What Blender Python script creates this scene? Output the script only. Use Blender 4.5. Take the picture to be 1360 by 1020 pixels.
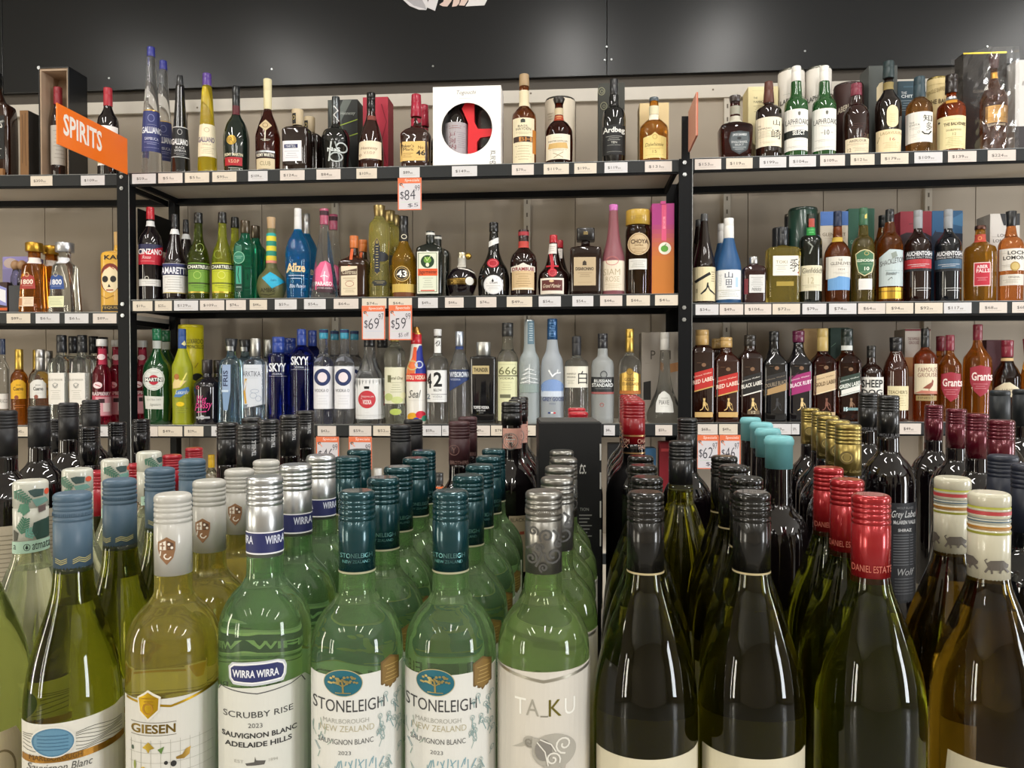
import bpy, bmesh, math, random
from mathutils import Vector, Matrix
random.seed(7)
SC = bpy.context.scene
COL = SC.collection
for _o in list(bpy.data.objects):
    bpy.data.objects.remove(_o)

# ------------------------------------------------------------------ camera, light, exposure
F = 1022.0                       # focal length in pixels of the 1360 px wide frame
CAM = Vector((0.0, 0.0, 1.5))
PITCH = math.atan(17.0 / F)
cam_d = bpy.data.cameras.new('camera')
cam_d.sensor_width = 36.0
cam_d.lens = 36.0 * F / 1360.0
cam_d.clip_start = 0.02
cam = bpy.data.objects.new('camera', cam_d)
COL.objects.link(cam)
cam.location = CAM
cam.rotation_euler = (math.pi / 2 - PITCH, 0, 0)
SC.camera = cam
SC.view_settings.view_transform = 'Standard'
SC.view_settings.look = 'None'
SC.view_settings.gamma = 1.0
SC.view_settings.use_curve_mapping = False
SC.view_settings.exposure = -0.12
SC.cycles.max_bounces = 18
SC.cycles.transmission_bounces = 18
SC.cycles.glossy_bounces = 6
SC.cycles.diffuse_bounces = 4
SC.cycles.caustics_reflective = False
SC.cycles.caustics_refractive = True
SC.cycles.sample_clamp_indirect = 6.0
world = bpy.data.worlds.new('world')
SC.world = world
world.use_nodes = True
world.node_tree.nodes['Background'].inputs[0].default_value = (0.75, 0.85, 1.0, 1)
world.node_tree.nodes['Background'].inputs[1].default_value = 0.6
CEIL = 3.35
TUBE_W = 19.0
WIN_L = 25.0
def area(name, loc, rot, sx, sy, power, col):
    l = bpy.data.lights.new(name, 'AREA')
    l.shape = 'RECTANGLE'; l.size = sx; l.size_y = sy; l.energy = power; l.color = col
    o = bpy.data.objects.new(name, l); COL.objects.link(o)
    o.location = loc; o.rotation_euler = rot
    return o
TUBES = [(x, y) for y in (1.3, -1.6) for x in (-2.35, -1.5, 0.12, 0.92, 2.5)]
for x, y in TUBES:               # tube lamps in the ceiling battens
    area('tube_light', (x, y, CEIL - 0.095), (0, 0, 0), 0.05, 1.2, TUBE_W, (1.0, 0.97, 0.92))
SLITS = [(-1, .2, .30, (1.0, .93, .76)), (-1, -3.2, .55, (1.0, .95, .82)), (-1, -2.3, .16, (1.0, .95, .82)), (1, -2.5, 1.0, (.94, .97, 1.0)), (1, .6, .55, (.94, .97, 1.0))]
for s, y, w, c in SLITS:         # daylight in the tall side windows behind the camera
    area('window_daylight', (s * 4.97, y, 1.45), (0, math.pi / 2 * s, 0), 2.3, w, WIN_L * 2.3 * w * math.pi, c)

# ------------------------------------------------------------------ projection helpers
D0 = 2.62
YAW = math.radians(4.5)
UD = Vector((math.cos(YAW), -math.sin(YAW), 0))
VD = Vector((math.sin(YAW), math.cos(YAW), 0))
ORG = Vector((0, D0, 0))
def ray(x, y):
    xc, yc = (x - 680.0) / F, (510.0 - y) / F
    return Vector((xc, math.cos(PITCH) + yc * math.sin(PITCH), -math.sin(PITCH) + yc * math.cos(PITCH)))
def on_v(x, y, v):               # point of the shelf plane v behind its front edge
    d = ray(x, y)
    t = ((ORG - CAM).dot(VD) + v) / d.dot(VD)
    return CAM + d * t
def uz(x, y, v):
    p = on_v(x, y, v)
    return (p - ORG).dot(UD), p.z
def on_z(x, y, z):
    d = ray(x, y)
    return CAM + d * ((z - CAM.z) / d.z)
def on_y(x, y, Y):
    d = ray(x, y)
    return CAM + d * (Y / d.y)
def W(u, v, z):
    return ORG + UD * u + VD * v + Vector((0, 0, z))

# ------------------------------------------------------------------ materials
def lin(h):
    if isinstance(h, str):
        h = h.lstrip('#')
        c = [int(h[i:i + 2], 16) / 255 for i in (0, 2, 4)]
    else:
        c = h
    return tuple(((x + 0.055) / 1.055) ** 2.4 if x > 0.04045 else x / 12.92 for x in c) + (1,)
MATS = {}
def principled(name, hexcol, rough=0.5, metal=0.0, trans=0.0, ior=1.45, coat=0.0, spec=0.5, noise=0.0, nscale=8.0, bump=0.0):
    m = bpy.data.materials.new(name); m.use_nodes = True
    nt = m.node_tree
    b = nt.nodes['Principled BSDF']
    c = lin(hexcol)
    b.inputs['Base Color'].default_value = c
    b.inputs['Roughness'].default_value = rough
    b.inputs['Metallic'].default_value = metal
    b.inputs['Transmission Weight'].default_value = trans
    b.inputs['IOR'].default_value = ior
    b.inputs['Coat Weight'].default_value = coat
    b.inputs['Specular IOR Level'].default_value = spec
    if noise or bump:
        tc = nt.nodes.new('ShaderNodeTexCoord')
        n = nt.nodes.new('ShaderNodeTexNoise'); n.inputs['Scale'].default_value = nscale
        n.inputs['Detail'].default_value = 5
        nt.links.new(tc.outputs['Object'], n.inputs['Vector'])
        if noise:
            mx = nt.nodes.new('ShaderNodeMix'); mx.data_type = 'RGBA'
            mx.inputs[6].default_value = tuple(v * (1 - noise) for v in c[:3]) + (1,)
            mx.inputs[7].default_value = tuple(min(1, v * (1 + noise)) for v in c[:3]) + (1,)
            nt.links.new(n.outputs['Fac'], mx.inputs[0])
            nt.links.new(mx.outputs[2], b.inputs['Base Color'])
        if bump:
            bp = nt.nodes.new('ShaderNodeBump'); bp.inputs['Strength'].default_value = bump
            bp.inputs['Distance'].default_value = 0.002
            nt.links.new(n.outputs['Fac'], bp.inputs['Height'])
            nt.links.new(bp.outputs['Normal'], b.inputs['Normal'])
    return m
def M(key):
    """'#rrggbb' = matt print or paper; 'gloss:#..' = painted or plastic; 'metal:#..' = foil; 'glass:#..' = see-through; 'dark:#..' = filled dark bottle; 'frost:#..'"""
    if key in MATS:
        return MATS[key]
    k, _, c = key.rpartition(':')
    n = (k or 'paper') + '_' + c.lstrip('#')
    if k == '': m = principled(n, c, 0.55)
    elif k == 'gloss': m = principled(n, c, 0.28, coat=0.3)
    elif k == 'satin': m = principled(n, c, 0.42)
    elif k == 'metal': m = principled(n, c, 0.3, metal=0.85)
    elif k == 'cap': m = principled(n, c, 0.22, metal=0.4, coat=0.35)
    elif k == 'glass': m = principled(n, c, 0.01, trans=0.97, ior=1.42)
    elif k == 'amber': m = principled(n, c, 0.02, trans=0.95, ior=1.42)
    elif k == 'juice': m = principled(n, c, 0.02, trans=0.86, ior=1.4)
    elif k == 'wine': m = principled(n, c, 0.0, trans=0.985, ior=1.42)
    elif k == 'wineglass': m = principled(n, c, 0.0, trans=0.91, ior=1.42)
    elif k == 'dark': m = principled(n, c, 0.05, trans=0.0, ior=1.5, coat=0.5)
    elif k == 'frost': m = principled(n, c, 0.38, trans=0.55, ior=1.38)
    elif k == 'film': m = principled(n, c, 0.04, trans=1.0, ior=1.06, coat=0.6, bump=0.5, nscale=45)
    else: raise KeyError(key)
    MATS[key] = m
    return m

# ------------------------------------------------------------------ object helpers
def link(name, me, parent=None, mats=()):
    o = bpy.data.objects.new(name, me)
    COL.objects.link(o)
    if parent is not None:
        o.parent = parent
    for m in mats:
        me.materials.append(m)
    return o
def mesh(name, verts, faces, mats, parent=None, fm=None, smooth=False):
    me = bpy.data.meshes.new(name)
    me.from_pydata([tuple(v) for v in verts], [], faces)
    for m in mats:
        me.materials.append(m)
    if fm:
        me.polygons.foreach_set('material_index', fm)
    if smooth:
        me.polygons.foreach_set('use_smooth', [True] * len(me.polygons))
    me.update()
    return link(name, me, parent)
def empty(name, loc, rz=0.0):
    o = bpy.data.objects.new(name, None)
    o.empty_display_size = 0.03
    COL.objects.link(o)
    o.location = loc; o.rotation_euler = (0, 0, rz)
    return o
LABELS = {}
def tag(o, label=None, cat=None, group=None, kind=None):
    if label:
        o['label'] = label
        LABELS.setdefault(label, []).append(o.name)
    if cat: o['category'] = cat
    if group: o['group'] = group
    if kind: o['kind'] = kind
    return o
class MB:
    """collects boxes and prisms into one mesh"""
    def __init__(s): s.v = []; s.f = []; s.m = []
    def box(s, x0, x1, y0, y1, z0, z1, mi=0, bev=0.0):
        if bev:
            bm = bmesh.new()
            bmesh.ops.create_cube(bm, size=1)
            for q in bm.verts:
                q.co = Vector((x0 + (q.co.x + .5) * (x1 - x0), y0 + (q.co.y + .5) * (y1 - y0), z0 + (q.co.z + .5) * (z1 - z0)))
            bmesh.ops.bevel(bm, geom=bm.edges[:], offset=bev, segments=2, affect='EDGES', profile=0.6)
            n = len(s.v); bm.verts.index_update()
            s.v += [q.co.copy() for q in bm.verts]
            for fc in bm.faces:
                s.f.append([n + q.index for q in fc.verts]); s.m.append(mi)
            bm.free(); return s
        n = len(s.v)
        s.v += [Vector(p) for p in ((x0, y0, z0), (x1, y0, z0), (x1, y1, z0), (x0, y1, z0), (x0, y0, z1), (x1, y0, z1), (x1, y1, z1), (x0, y1, z1))]
        for q in ((0, 3, 2, 1), (4, 5, 6, 7), (0, 1, 5, 4), (1, 2, 6, 5), (2, 3, 7, 6), (3, 0, 4, 7)):
            s.f.append([n + i for i in q]); s.m.append(mi)
        return s
    def cyl(s, p, q, r, k=10, mi=0, r2=None):
        p = Vector(p); q = Vector(q); r2 = r if r2 is None else r2
        d = (q - p).normalized()
        a = d.cross(Vector((0, 0, 1)) if abs(d.z) < .9 else Vector((1, 0, 0))).normalized(); b = d.cross(a)
        n = len(s.v)
        for e, rr in ((p, r), (q, r2)):
            for i in range(k):
                t = 2 * math.pi * i / k
                s.v.append(e + a * rr * math.cos(t) + b * rr * math.sin(t))
        for i in range(k):
            j = (i + 1) % k
            s.f.append([n + i, n + j, n + k + j, n + k + i]); s.m.append(mi)
        s.f.append([n + i for i in reversed(range(k))]); s.m.append(mi)
        s.f.append([n + k + i for i in range(k)]); s.m.append(mi)
        return s
    def prism(s, pts, y0, y1, mi=0):           # outline in x,z pushed from y0 to y1
        n = len(s.v); k = len(pts)
        s.v += [Vector((x, y0, z)) for x, z in pts] + [Vector((x, y1, z)) for x, z in pts]
        s.f.append([n + i for i in range(k)]); s.m.append(mi)
        s.f.append([n + k + i for i in reversed(range(k))]); s.m.append(mi)
        for i in range(k):
            j = (i + 1) % k
            s.f.append([n + j, n + i, n + k + i, n + k + j]); s.m.append(mi)
        return s
    def build(s, name, mats, parent=None, smooth=False):
        if not isinstance(mats, (list, tuple)): mats = [mats]
        return mesh(name, s.v, s.f, mats, parent, s.m, smooth)

def pchip(pts, sub):
    """smooth monotone interpolation of [(z, w)], ascending z"""
    n = len(pts)
    h = [max(1e-6, pts[i + 1][0] - pts[i][0]) for i in range(n - 1)]
    d = [(pts[i + 1][1] - pts[i][1]) / h[i] for i in range(n - 1)]
    m = [d[0]] + [0.0 if d[i - 1] * d[i] <= 0 else 2 * d[i - 1] * d[i] / (d[i - 1] + d[i]) for i in range(1, n - 1)] + [d[-1]]
    out = []
    for i in range(n - 1):
        flat = abs(d[i]) < 1e-6
        k = 1 if flat else sub
        for j in range(k):
            t = j / k
            a = (1 + 2 * t) * (1 - t) ** 2; b = t * (1 - t) ** 2; c = t * t * (3 - 2 * t); e = t * t * (t - 1)
            out.append((pts[i][0] + t * h[i], a * pts[i][1] + b * h[i] * m[i] + c * pts[i + 1][1] + e * h[i] * m[i + 1]))
    out.append(pts[-1])
    return out
def interp(pts, z):
    if z <= pts[0][0]: return pts[0][1]
    for (a, b), (c, d) in zip(pts, pts[1:]):
        if z <= c:
            return b + (d - b) * (z - a) / max(1e-9, c - a)
    return pts[-1][1]

class Skin:
    """outline of a bottle: half width by height, cross-section from round to squared"""
    def __init__(s, prof, sq=0, dep=None):
        s.p = prof; s.R = max(w for z, w in prof); s.sq = sq
        s.dr = 1.0 if dep is None else dep / s.R
    def shape(s, w):
        t = 0.0
        if s.sq:
            t = min(1, max(0, (w / s.R - 0.55) / 0.35)); t = t * t * (3 - 2 * t)
        return 2 + (s.sq - 2) * t if s.sq else 2.0, 1 + (s.dr - 1) * (t if s.sq else 1.0)
    def ring(s, w, k):
        n, dr = s.shape(w)
        pts = []
        for i in range(k):
            a = 2 * math.pi * i / k
            c, q = math.cos(a), math.sin(a)
            pts.append((w * math.copysign(abs(c) ** (2 / n), c), w * dr * math.copysign(abs(q) ** (2 / n), q)))
        return pts
    def place(s, x, z, e, arc=False):
        w = interp(s.p, z)
        n, dr = s.shape(w)
        if n < 2.01 and dr > .99:
            t = x / w
            if arc: th = t
            else:
                th = math.asin(max(-.93, min(.93, t)))
                if abs(t) > .93: th += math.copysign((abs(t) - .93) * 1.6, t)
            return ((w + e) * math.sin(th), -(w + e) * math.cos(th), z)
        t = min(.985, abs(x / w))
        return (x, -(w * dr * (1 - t ** n) ** (1 / n)) - e, z)

def revolve(name, rings, mat, parent, k=24, skin=None, smooth=True, close=True):
    """rings: [(z, half width)] bottom to top"""
    v = []; f = []
    for z, w in rings:
        for x, y in (skin.ring(w, k) if skin else [(w * math.cos(2 * math.pi * i / k), w * math.sin(2 * math.pi * i / k)) for i in range(k)]):
            v.append((x, y, z))
    for r in range(len(rings) - 1):
        for i in range(k):
            j = (i + 1) % k
            f.append((r * k + i, r * k + j, (r + 1) * k + j, (r + 1) * k + i))
    if close:
        f.append(tuple(reversed(range(k))))
        f.append(tuple((len(rings) - 1) * k + i for i in range(k)))
    o = mesh(name, v, f, [mat], parent, None, smooth)
    me = o.data
    if close and smooth:
        me.polygons[len(f) - 1].use_smooth = False
        me.polygons[len(f) - 2].use_smooth = False
    return o

# ------------------------------------------------------------------ flat print: text and shapes wrapped onto a surface
_tc = bpy.data.curves.new('print_source', 'FONT')
_to = bpy.data.objects.new('print_source', _tc)
TXT = {}
def text_mesh(s, bold=0.0, res=2):
    key = (s, bold, res)
    if key not in TXT:
        _tc.body = s; _tc.size = 1.0; _tc.offset = bold; _tc.resolution_u = res; _tc.fill_mode = 'BOTH'
        me = bpy.data.meshes.new_from_object(_to)
        vs = [(q.co.x, q.co.y) for q in me.vertices]
        fs = [tuple(p.vertices) for p in me.polygons]
        bpy.data.meshes.remove(me)
        if not vs: vs = [(0, 0), (1, 0), (1, 1)]; fs = [(0, 1, 2)]
        x0 = min(q[0] for q in vs); x1 = max(q[0] for q in vs); y0 = min(q[1] for q in vs); y1 = max(q[1] for q in vs)
        TXT[key] = ([((a - x0) / max(1e-6, x1 - x0), (b - y0) / max(1e-6, y1 - y0)) for a, b in vs], fs)
    return TXT[key]

def decal_geo(ds, res=2, grid=9):
    """list of shapes in picture units (y down) -> [(verts2d, faces, colour, arc)]"""
    out = []
    for d in ds:
        k = d[0]
        V = []; Fc = []
        if k == 'r':
            _, x0, x1, y0, y1, c = d[:6]
            V = [(x0 + (x1 - x0) * i / grid, y0 + (y1 - y0) * j / 4) for j in range(5) for i in range(grid + 1)]
            Fc = [(j * (grid + 1) + i, (j + 1) * (grid + 1) + i, (j + 1) * (grid + 1) + i + 1, j * (grid + 1) + i + 1) for j in range(4) for i in range(grid)]
        elif k == 's':
            _, x0, x1, a0, a1, b0, b1, c = d
            for i in range(grid + 1):
                t = i / grid
                V += [(x0 + (x1 - x0) * t, a0 + (b0 - a0) * t), (x0 + (x1 - x0) * t, a1 + (b1 - a1) * t)]
            Fc = [(2 * i, 2 * i + 1, 2 * i + 3, 2 * i + 2) for i in range(grid)]
        elif k == 'p':
            _, pts, c = d
            ys = sorted(set([p[1] for p in pts] + [min(p[1] for p in pts) + (max(p[1] for p in pts) - min(p[1] for p in pts)) * i / 10 for i in range(11)]))
            rows = []
            for y in ys:
                xs = []
                for (ax, ay), (bx, by) in zip(pts, pts[1:] + pts[:1]):
                    if abs(ay - by) < 1e-9:
                        if abs(ay - y) < 1e-9: xs += [ax, bx]
                    elif min(ay, by) - 1e-9 <= y <= max(ay, by) + 1e-9:
                        xs.append(ax + (bx - ax) * (y - ay) / (by - ay))
                if xs: rows.append((min(xs), max(xs), y))
            g = max(5, grid)
            for x0, x1, y in rows:
                V += [(x0 + (x1 - x0) * i / g, y) for i in range(g + 1)]
            Fc = [(j * (g + 1) + i, (j + 1) * (g + 1) + i, (j + 1) * (g + 1) + i + 1, j * (g + 1) + i + 1) for j in range(len(rows) - 1) for i in range(g)]
        elif k == 'e':
            _, cx, cy, rx, ry, c = d
            n = 20 if grid < 12 else 40
            V = [(cx, cy)]
            rg = 2 if grid < 12 else 5
            for q in [(i + 1) / rg for i in range(rg)]:
                V += [(cx + rx * q * math.cos(2 * math.pi * i / n), cy + ry * q * math.sin(2 * math.pi * i / n)) for i in range(n)]
            Fc = [(0, 1 + (i + 1) % n, 1 + i) for i in range(n)] + [(1 + j * n + i, 1 + j * n + (i + 1) % n, 1 + j * n + n + (i + 1) % n, 1 + j * n + n + i) for j in range(rg - 1) for i in range(n)]
        elif k == 'o':
            _, cx, cy, rx, ry, th, c = d
            n = 28
            sp = 1 if th < .25 * rx else 3
            for q in range(sp + 1):
                V += [(cx + (rx - th * q / sp) * math.cos(2 * math.pi * i / n), cy + (ry - th * q / sp) * math.sin(2 * math.pi * i / n)) for i in range(n)]
            Fc = [(q * n + i, q * n + (i + 1) % n, q * n + n + (i + 1) % n, q * n + n + i) for q in range(sp) for i in range(n)]
        elif k == 'f':                      # fine rules
            _, x0, x1, y, n, dy, c = d
            for q in range(n):
                yy = y + q * dy; b = len(V); ins = (x1 - x0) * 0.06 * ((q * 7) % 4)
                t = max(.8, dy * .22)
                V += [(x0 + ins + (x1 - x0 - 2 * ins) * i / 5, yy + t * j) for j in (0, 1) for i in range(6)]
                Fc += [(b + i, b + 6 + i, b + 7 + i, b + i + 1) for i in range(5)]
        elif k == 'v':                      # lettering turned to read upwards
            _, s, x0, x1, y0, y1, c = d
            tv, tf = text_mesh(s, 0.02, res)
            V = [(x1 - (x1 - x0) * b, y1 - (y1 - y0) * a) for a, b in tv]
            Fc = tf
        elif k in ('t', 'b', 'i', 'n'):         # text: regular, bold, slanted, light
            s, x0, x1, y0, y1, c = d[1:7]
            dy = d[7] if len(d) > 7 else 0.0
            tv, tf = text_mesh(s, 0.025 if k == 'b' else (-0.008 if k == 'n' else 0.0), res)
            sh = 0.22 * (y1 - y0) if k == 'i' else 0.0
            V = [(x0 + (x1 - x0) * a + sh * b, y1 - (y1 - y0) * b - dy * a) for a, b in tv]
            Fc = tf
        elif k == 'l':                      # stroke through points
            _, pts, th, c = d
            for (ax, ay), (bx, by) in zip(pts, pts[1:]):
                L = math.hypot(bx - ax, by - ay) or 1e-6
                nx, ny = -(by - ay) / L * th / 2, (bx - ax) / L * th / 2
                ex, ey = (bx - ax) / L * th * .3, (by - ay) / L * th * .3
                b = len(V)
                V += [(ax + nx - ex, ay + ny - ey), (ax - nx - ex, ay - ny - ey), (bx - nx + ex, by - ny + ey), (bx + nx + ex, by + ny + ey)]
                Fc.append((b, b + 1, b + 2, b + 3))
        else:
            raise KeyError(k)
        out.append((V, Fc, c, k))
    return out

def split_wide(V, Fc, lim):
    """bisect faces that are too wide to follow a round surface"""
    V = list(V); out = []; mid = {}
    todo = []
    for f in Fc:
        xs = [V[i][0] for i in f]
        if max(xs) - min(xs) <= lim: out.append(f)
        else: todo += [(f[0], f[i], f[i + 1]) for i in range(1, len(f) - 1)]
    while todo:
        f = todo.pop()
        xs = [V[i][0] for i in f]
        if max(xs) - min(xs) <= lim or len(V) > 6000:
            out.append(f); continue
        k = max(range(3), key=lambda i: abs(V[f[i]][0] - V[f[(i + 1) % 3]][0]))
        a, b, c = f[k], f[(k + 1) % 3], f[(k + 2) % 3]
        e = (min(a, b), max(a, b))
        if e not in mid:
            mid[e] = len(V); V.append(((V[a][0] + V[b][0]) / 2, (V[a][1] + V[b][1]) / 2))
        m = mid[e]
        todo += [(a, m, c), (m, b, c)]
    return V, out
def print_mesh(name, ds, mapf, parent, e0=0.0009, de=0.0003, res=2, grid=9, lim=None):
    """mapf(x, y, lift) -> local point"""
    verts = []; faces = []; fm = []; mats = []; keys = {}; lays = []
    for i, (V, Fc, c, k) in enumerate(decal_geo(ds, res, grid)):
        if c not in keys:
            keys[c] = len(mats); mats.append(M(c))
        if lim: V, Fc = split_wide(V, Fc, lim)
        n = len(verts)
        bb = (min(q[0] for q in V), max(q[0] for q in V), min(q[1] for q in V), max(q[1] for q in V))
        ly = 0                              # print lies one layer above what it overlaps
        for b2, l2, k2 in lays:
            if l2 >= ly and k2 == k == 'l' and bb[0] < b2[1] and bb[1] > b2[0] and bb[2] < b2[3] and bb[3] > b2[2]: ly = l2
            elif l2 >= ly and bb[0] < b2[1] and bb[1] > b2[0] and bb[2] < b2[3] and bb[3] > b2[2]: ly = l2 + 1
        ly = min(ly, 12)
        lays.append((bb, ly, k))
        verts += [mapf(x, y, e0 + de * ly) for x, y in V]
        for q in Fc:
            # keep faces turned towards the viewer (-y)
            a, b, cc = (Vector(verts[n + q[j]]) for j in (0, 1, 2))
            nrm = (b - a).cross(cc - a)
            mid = Vector((a.x, a.y, 0))
            q2 = q if nrm.y < 0 else tuple(reversed(q))
            faces.append(tuple(n + j for j in q2)); fm.append(keys[c])
    return mesh(name, verts, faces, mats, parent, fm)

def clusters(ds):
    """labels and print that do not touch each other become parts of their own"""
    cl = []
    for d, (V, Fc, c, k) in zip(ds, decal_geo(ds)):
        x0 = min(q[0] for q in V); x1 = max(q[0] for q in V); y0 = min(q[1] for q in V); y1 = max(q[1] for q in V)
        hit = None
        for q in reversed(cl):
            if x0 < q[1] and x1 > q[0] and y0 < q[3] and y1 > q[2]: hit = q; break
        if hit is None:
            cl.append([x0, x1, y0, y1, [d], 'label' if k in 'rpes' else 'lettering'])
        else:
            hit[4].append(d)
            hit[0] = min(hit[0], x0); hit[1] = max(hit[1], x1); hit[2] = min(hit[2], y0); hit[3] = max(hit[3], y1)
    return [(q[5], q[4]) for q in cl]

# ------------------------------------------------------------------ the room
WALL_V = 0.40
mt_wall = principled('wall_board', '#b0a596', 0.6, noise=0.06, nscale=3)
mt_joint = principled('wall_joint', '#6f675c', 0.8)
mt_floor = principled('floor_vinyl', '#8d8a84', 0.35, noise=0.1, nscale=6)
mt_ceil = principled('ceiling_paint', '#e6e3dc', 0.8)
mt_dark = principled('dark_paint', '#4c463f', 0.6, noise=0.12, nscale=5)
mt_batten = principled('white_timber', '#d4cec4', 0.55, noise=0.05, nscale=20)
mt_panel = principled('black_gloss_panel', '#131518', 0.3, spec=.5, noise=0.08, nscale=2)
mt_steel = principled('black_steel', '#0d0e10', 0.45, spec=.18, noise=0.15, nscale=30)
mt_edge = principled('pale_steel_edge', '#8f9293', 0.35, metal=0.7)  # pale metal for shelf trims, window frames and the uprights' painted glint
mt_board = principled('shelf_board', '#d6cdbf', 0.5, noise=0.05, nscale=12)
mt_lip = principled('ticket_strip', '#27292a', 0.4, spec=.3)
mt_zinc = principled('zinc_bolt', '#b9bcbd', 0.3, metal=0.9)
def structure(o): o['kind'] = 'structure'; return o

structure(MB().box(-5, 5, -5.2, 4.5, -0.1, 0).build('floor', mt_floor))
structure(MB().box(-5, 5, -5.2, 4.5, CEIL, CEIL + 0.1).build('ceiling', mt_ceil))
structure(MB().box(-5.1, -5, -5.2, 4.5, 0, CEIL).build('wall_left', mt_wall))
structure(MB().box(5, 5.1, -5.2, 4.5, 0, CEIL).build('wall_right', mt_wall))
structure(MB().box(-5, 5, -5.2, -5.1, 0, CEIL).build('wall_front', mt_wall))
for i, (s, y, w, c) in enumerate(SLITS):
    fr = MB()
    a0, a1 = sorted((s * 5.0, s * 4.94))
    fr.box(a0, a1, y - w / 2 - .04, y - w / 2, .28, 2.64).box(a0, a1, y + w / 2, y + w / 2 + .04, .28, 2.64).box(a0, a1, y - w / 2, y + w / 2, .26, .3).box(a0, a1, y - w / 2, y + w / 2, 2.6, 2.64)
    structure(fr.build('window_%d' % (i + 1), mt_edge))

def wb(mb, u0, u1, v0, v1, z0, z1, mi=0, bev=0.0):   # box in shelf coordinates; object origin at ORG turned by -YAW
    return mb.box(u0, u1, v0, v1, z0, z1, mi, bev)
def at_shelf(o):
    o.location = ORG; o.rotation_euler = (0, 0, -YAW); return o

back = at_shelf(structure(wb(MB(), -4.2, 4.2, WALL_V + 0.012, WALL_V + 0.1, 0, CEIL).build('wall_back', mt_joint)))
zp0 = uz(680, 104, 0.365)[1]
zb1 = uz(680, 120, WALL_V - 0.02)[1]; zb0 = uz(680, 137, WALL_V - 0.02)[1]
joints = [-2.4]
for p in (-60, 60, 150, 250, 348, 448, 548, 618, 697, 764, 865, 965, 993, 1093, 1191, 1232, 1295, 1400):
    joints.append(uz(p, 350, WALL_V)[0])
joints += [2.6]
for a, b in zip(joints, joints[1:]):
    wb(MB(), a + .0012, b - .0012, WALL_V, WALL_V + .014, 0, zb0 + .01, bev=.0012).build('wall_panel', mt_wall, back)
for p in (-40, 445, 700, 965, 1232):
    u = uz(p, 350, WALL_V - .01)[0]
    st = wb(MB(), u - .0125, u + .0125, WALL_V - .014, WALL_V, 0.02, zb0).build('slotted_standard', principled('standard', '#c8c1b4', 0.45), back)
    sl = MB()
    k = 0.1
    while k < zb0 - .03:
        wb(sl, u - .0028, u + .0028, WALL_V - .0146, WALL_V - .0138, k, k + .016); k += .05
    q = sl.build('slots', mt_joint, st); q['kind'] = 'stuff'
o = at_shelf(wb(MB(), -3.2, 3.2, WALL_V - .02, WALL_V, zb0, zb1, bev=.002).build('trim_1', mt_batten)); structure(o)
kn = MB()
for p, y in ((262, 143), (705, 124), (947, 119)):
    u, z = uz(p, y, WALL_V - .02)
    kn.cyl((u, WALL_V - .0205, z), (u, WALL_V - .0195, z), .004, 8)
kn.build('knot', principled('knot', '#7d7264', .7), o)
structure(at_shelf(wb(MB(), -3.2, 3.2, WALL_V - .012, WALL_V + .012, zb1, zp0 + .25).build('trim_2', mt_dark)))
uj = uz(806, 40, .365)[0]
pan = at_shelf(structure(MB().build('trim_3', mt_panel))) if False else None
pr = empty('black_wall_panels', ORG, -YAW); pr['kind'] = 'structure'; pr.name = 'wall_upper'
for a, b in ((-3.2, uj - 2.44), (uj - 2.438, uj - .001), (uj + .001, uj + 2.44)):
    p = wb(MB(), a, b, .365, .385, zp0, CEIL, bev=.0015).build('panel', mt_panel, pr)
sc = []
for x, y in ((575, 88), (803, 80), (812, 79), (361, 92), (1069, 68), (1311, 62), (145, 104), (806, 62)):
    u, z = uz(x, y, .365)
    MB().cyl((u, .362, z), (u, .366, z), .0035, 10, r2=.0045).build('screw', mt_zinc, pr)
# feathered emblem on the black panel, its lower edge in view
def emb(pts, c, parent, lift):
    pp = [uz(500 + x / 6.8, y / 6.8, .365) for x, y in pts]
    MB().prism(pp, .365 - lift, .365 - lift + .0025).build('feather', M(c), parent)
em = empty('wing_emblem', ORG, -YAW)
tag(em, 'white and blush feathered emblem on the black upper panel, cut by the frame top', 'emblem')
emb([(160, -330), (200, -60), (240, 0), (300, 55), (385, 90), (450, 92), (470, 40), (430, -120), (380, -300)], '#e9e6ea', em, .003)
emb([(230, -250), (270, 0), (340, 55), (450, 86), (440, 50), (380, -60)], '#b9b6bc', em, .004)
emb([(500, -300), (480, -20), (455, 70), (530, 102), (560, 0), (590, -250)], '#e9e6ea', em, .005)
emb([(650, -200), (605, 20), (570, 45), (600, 60), (640, 62), (680, 10), (700, -200)], '#e8cfc6', em, .004)
emb([(740, -200), (690, 40), (683, 66), (725, 60), (750, 30), (770, -150)], '#e8cfc6', em, .005)
emb([(800, -200), (760, 25), (745, 52), (795, 55), (830, 0), (860, -200)], '#e8cfc6', em, .0045)
emb([(880, -200), (830, 20), (805, 60), (975, 50), (1000, 0), (1020, -200)], '#efecec', em, .003)
# ceiling tube fittings
for x, y in TUBES:
    f_ = MB().box(-.05, .05, -.64, .64, -.06, 0, bev=.006).build('tube_fitting', M('gloss:#e9e9e6'), bpy.data.objects['ceiling'])
    f_.location = (x, y, CEIL)
    MB().box(-.02, .02, -.64, -.61, -.09, -.06).box(-.02, .02, .61, .64, -.09, -.06).build('tube_holder', M('gloss:#d9d9d6'), f_)

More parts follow.
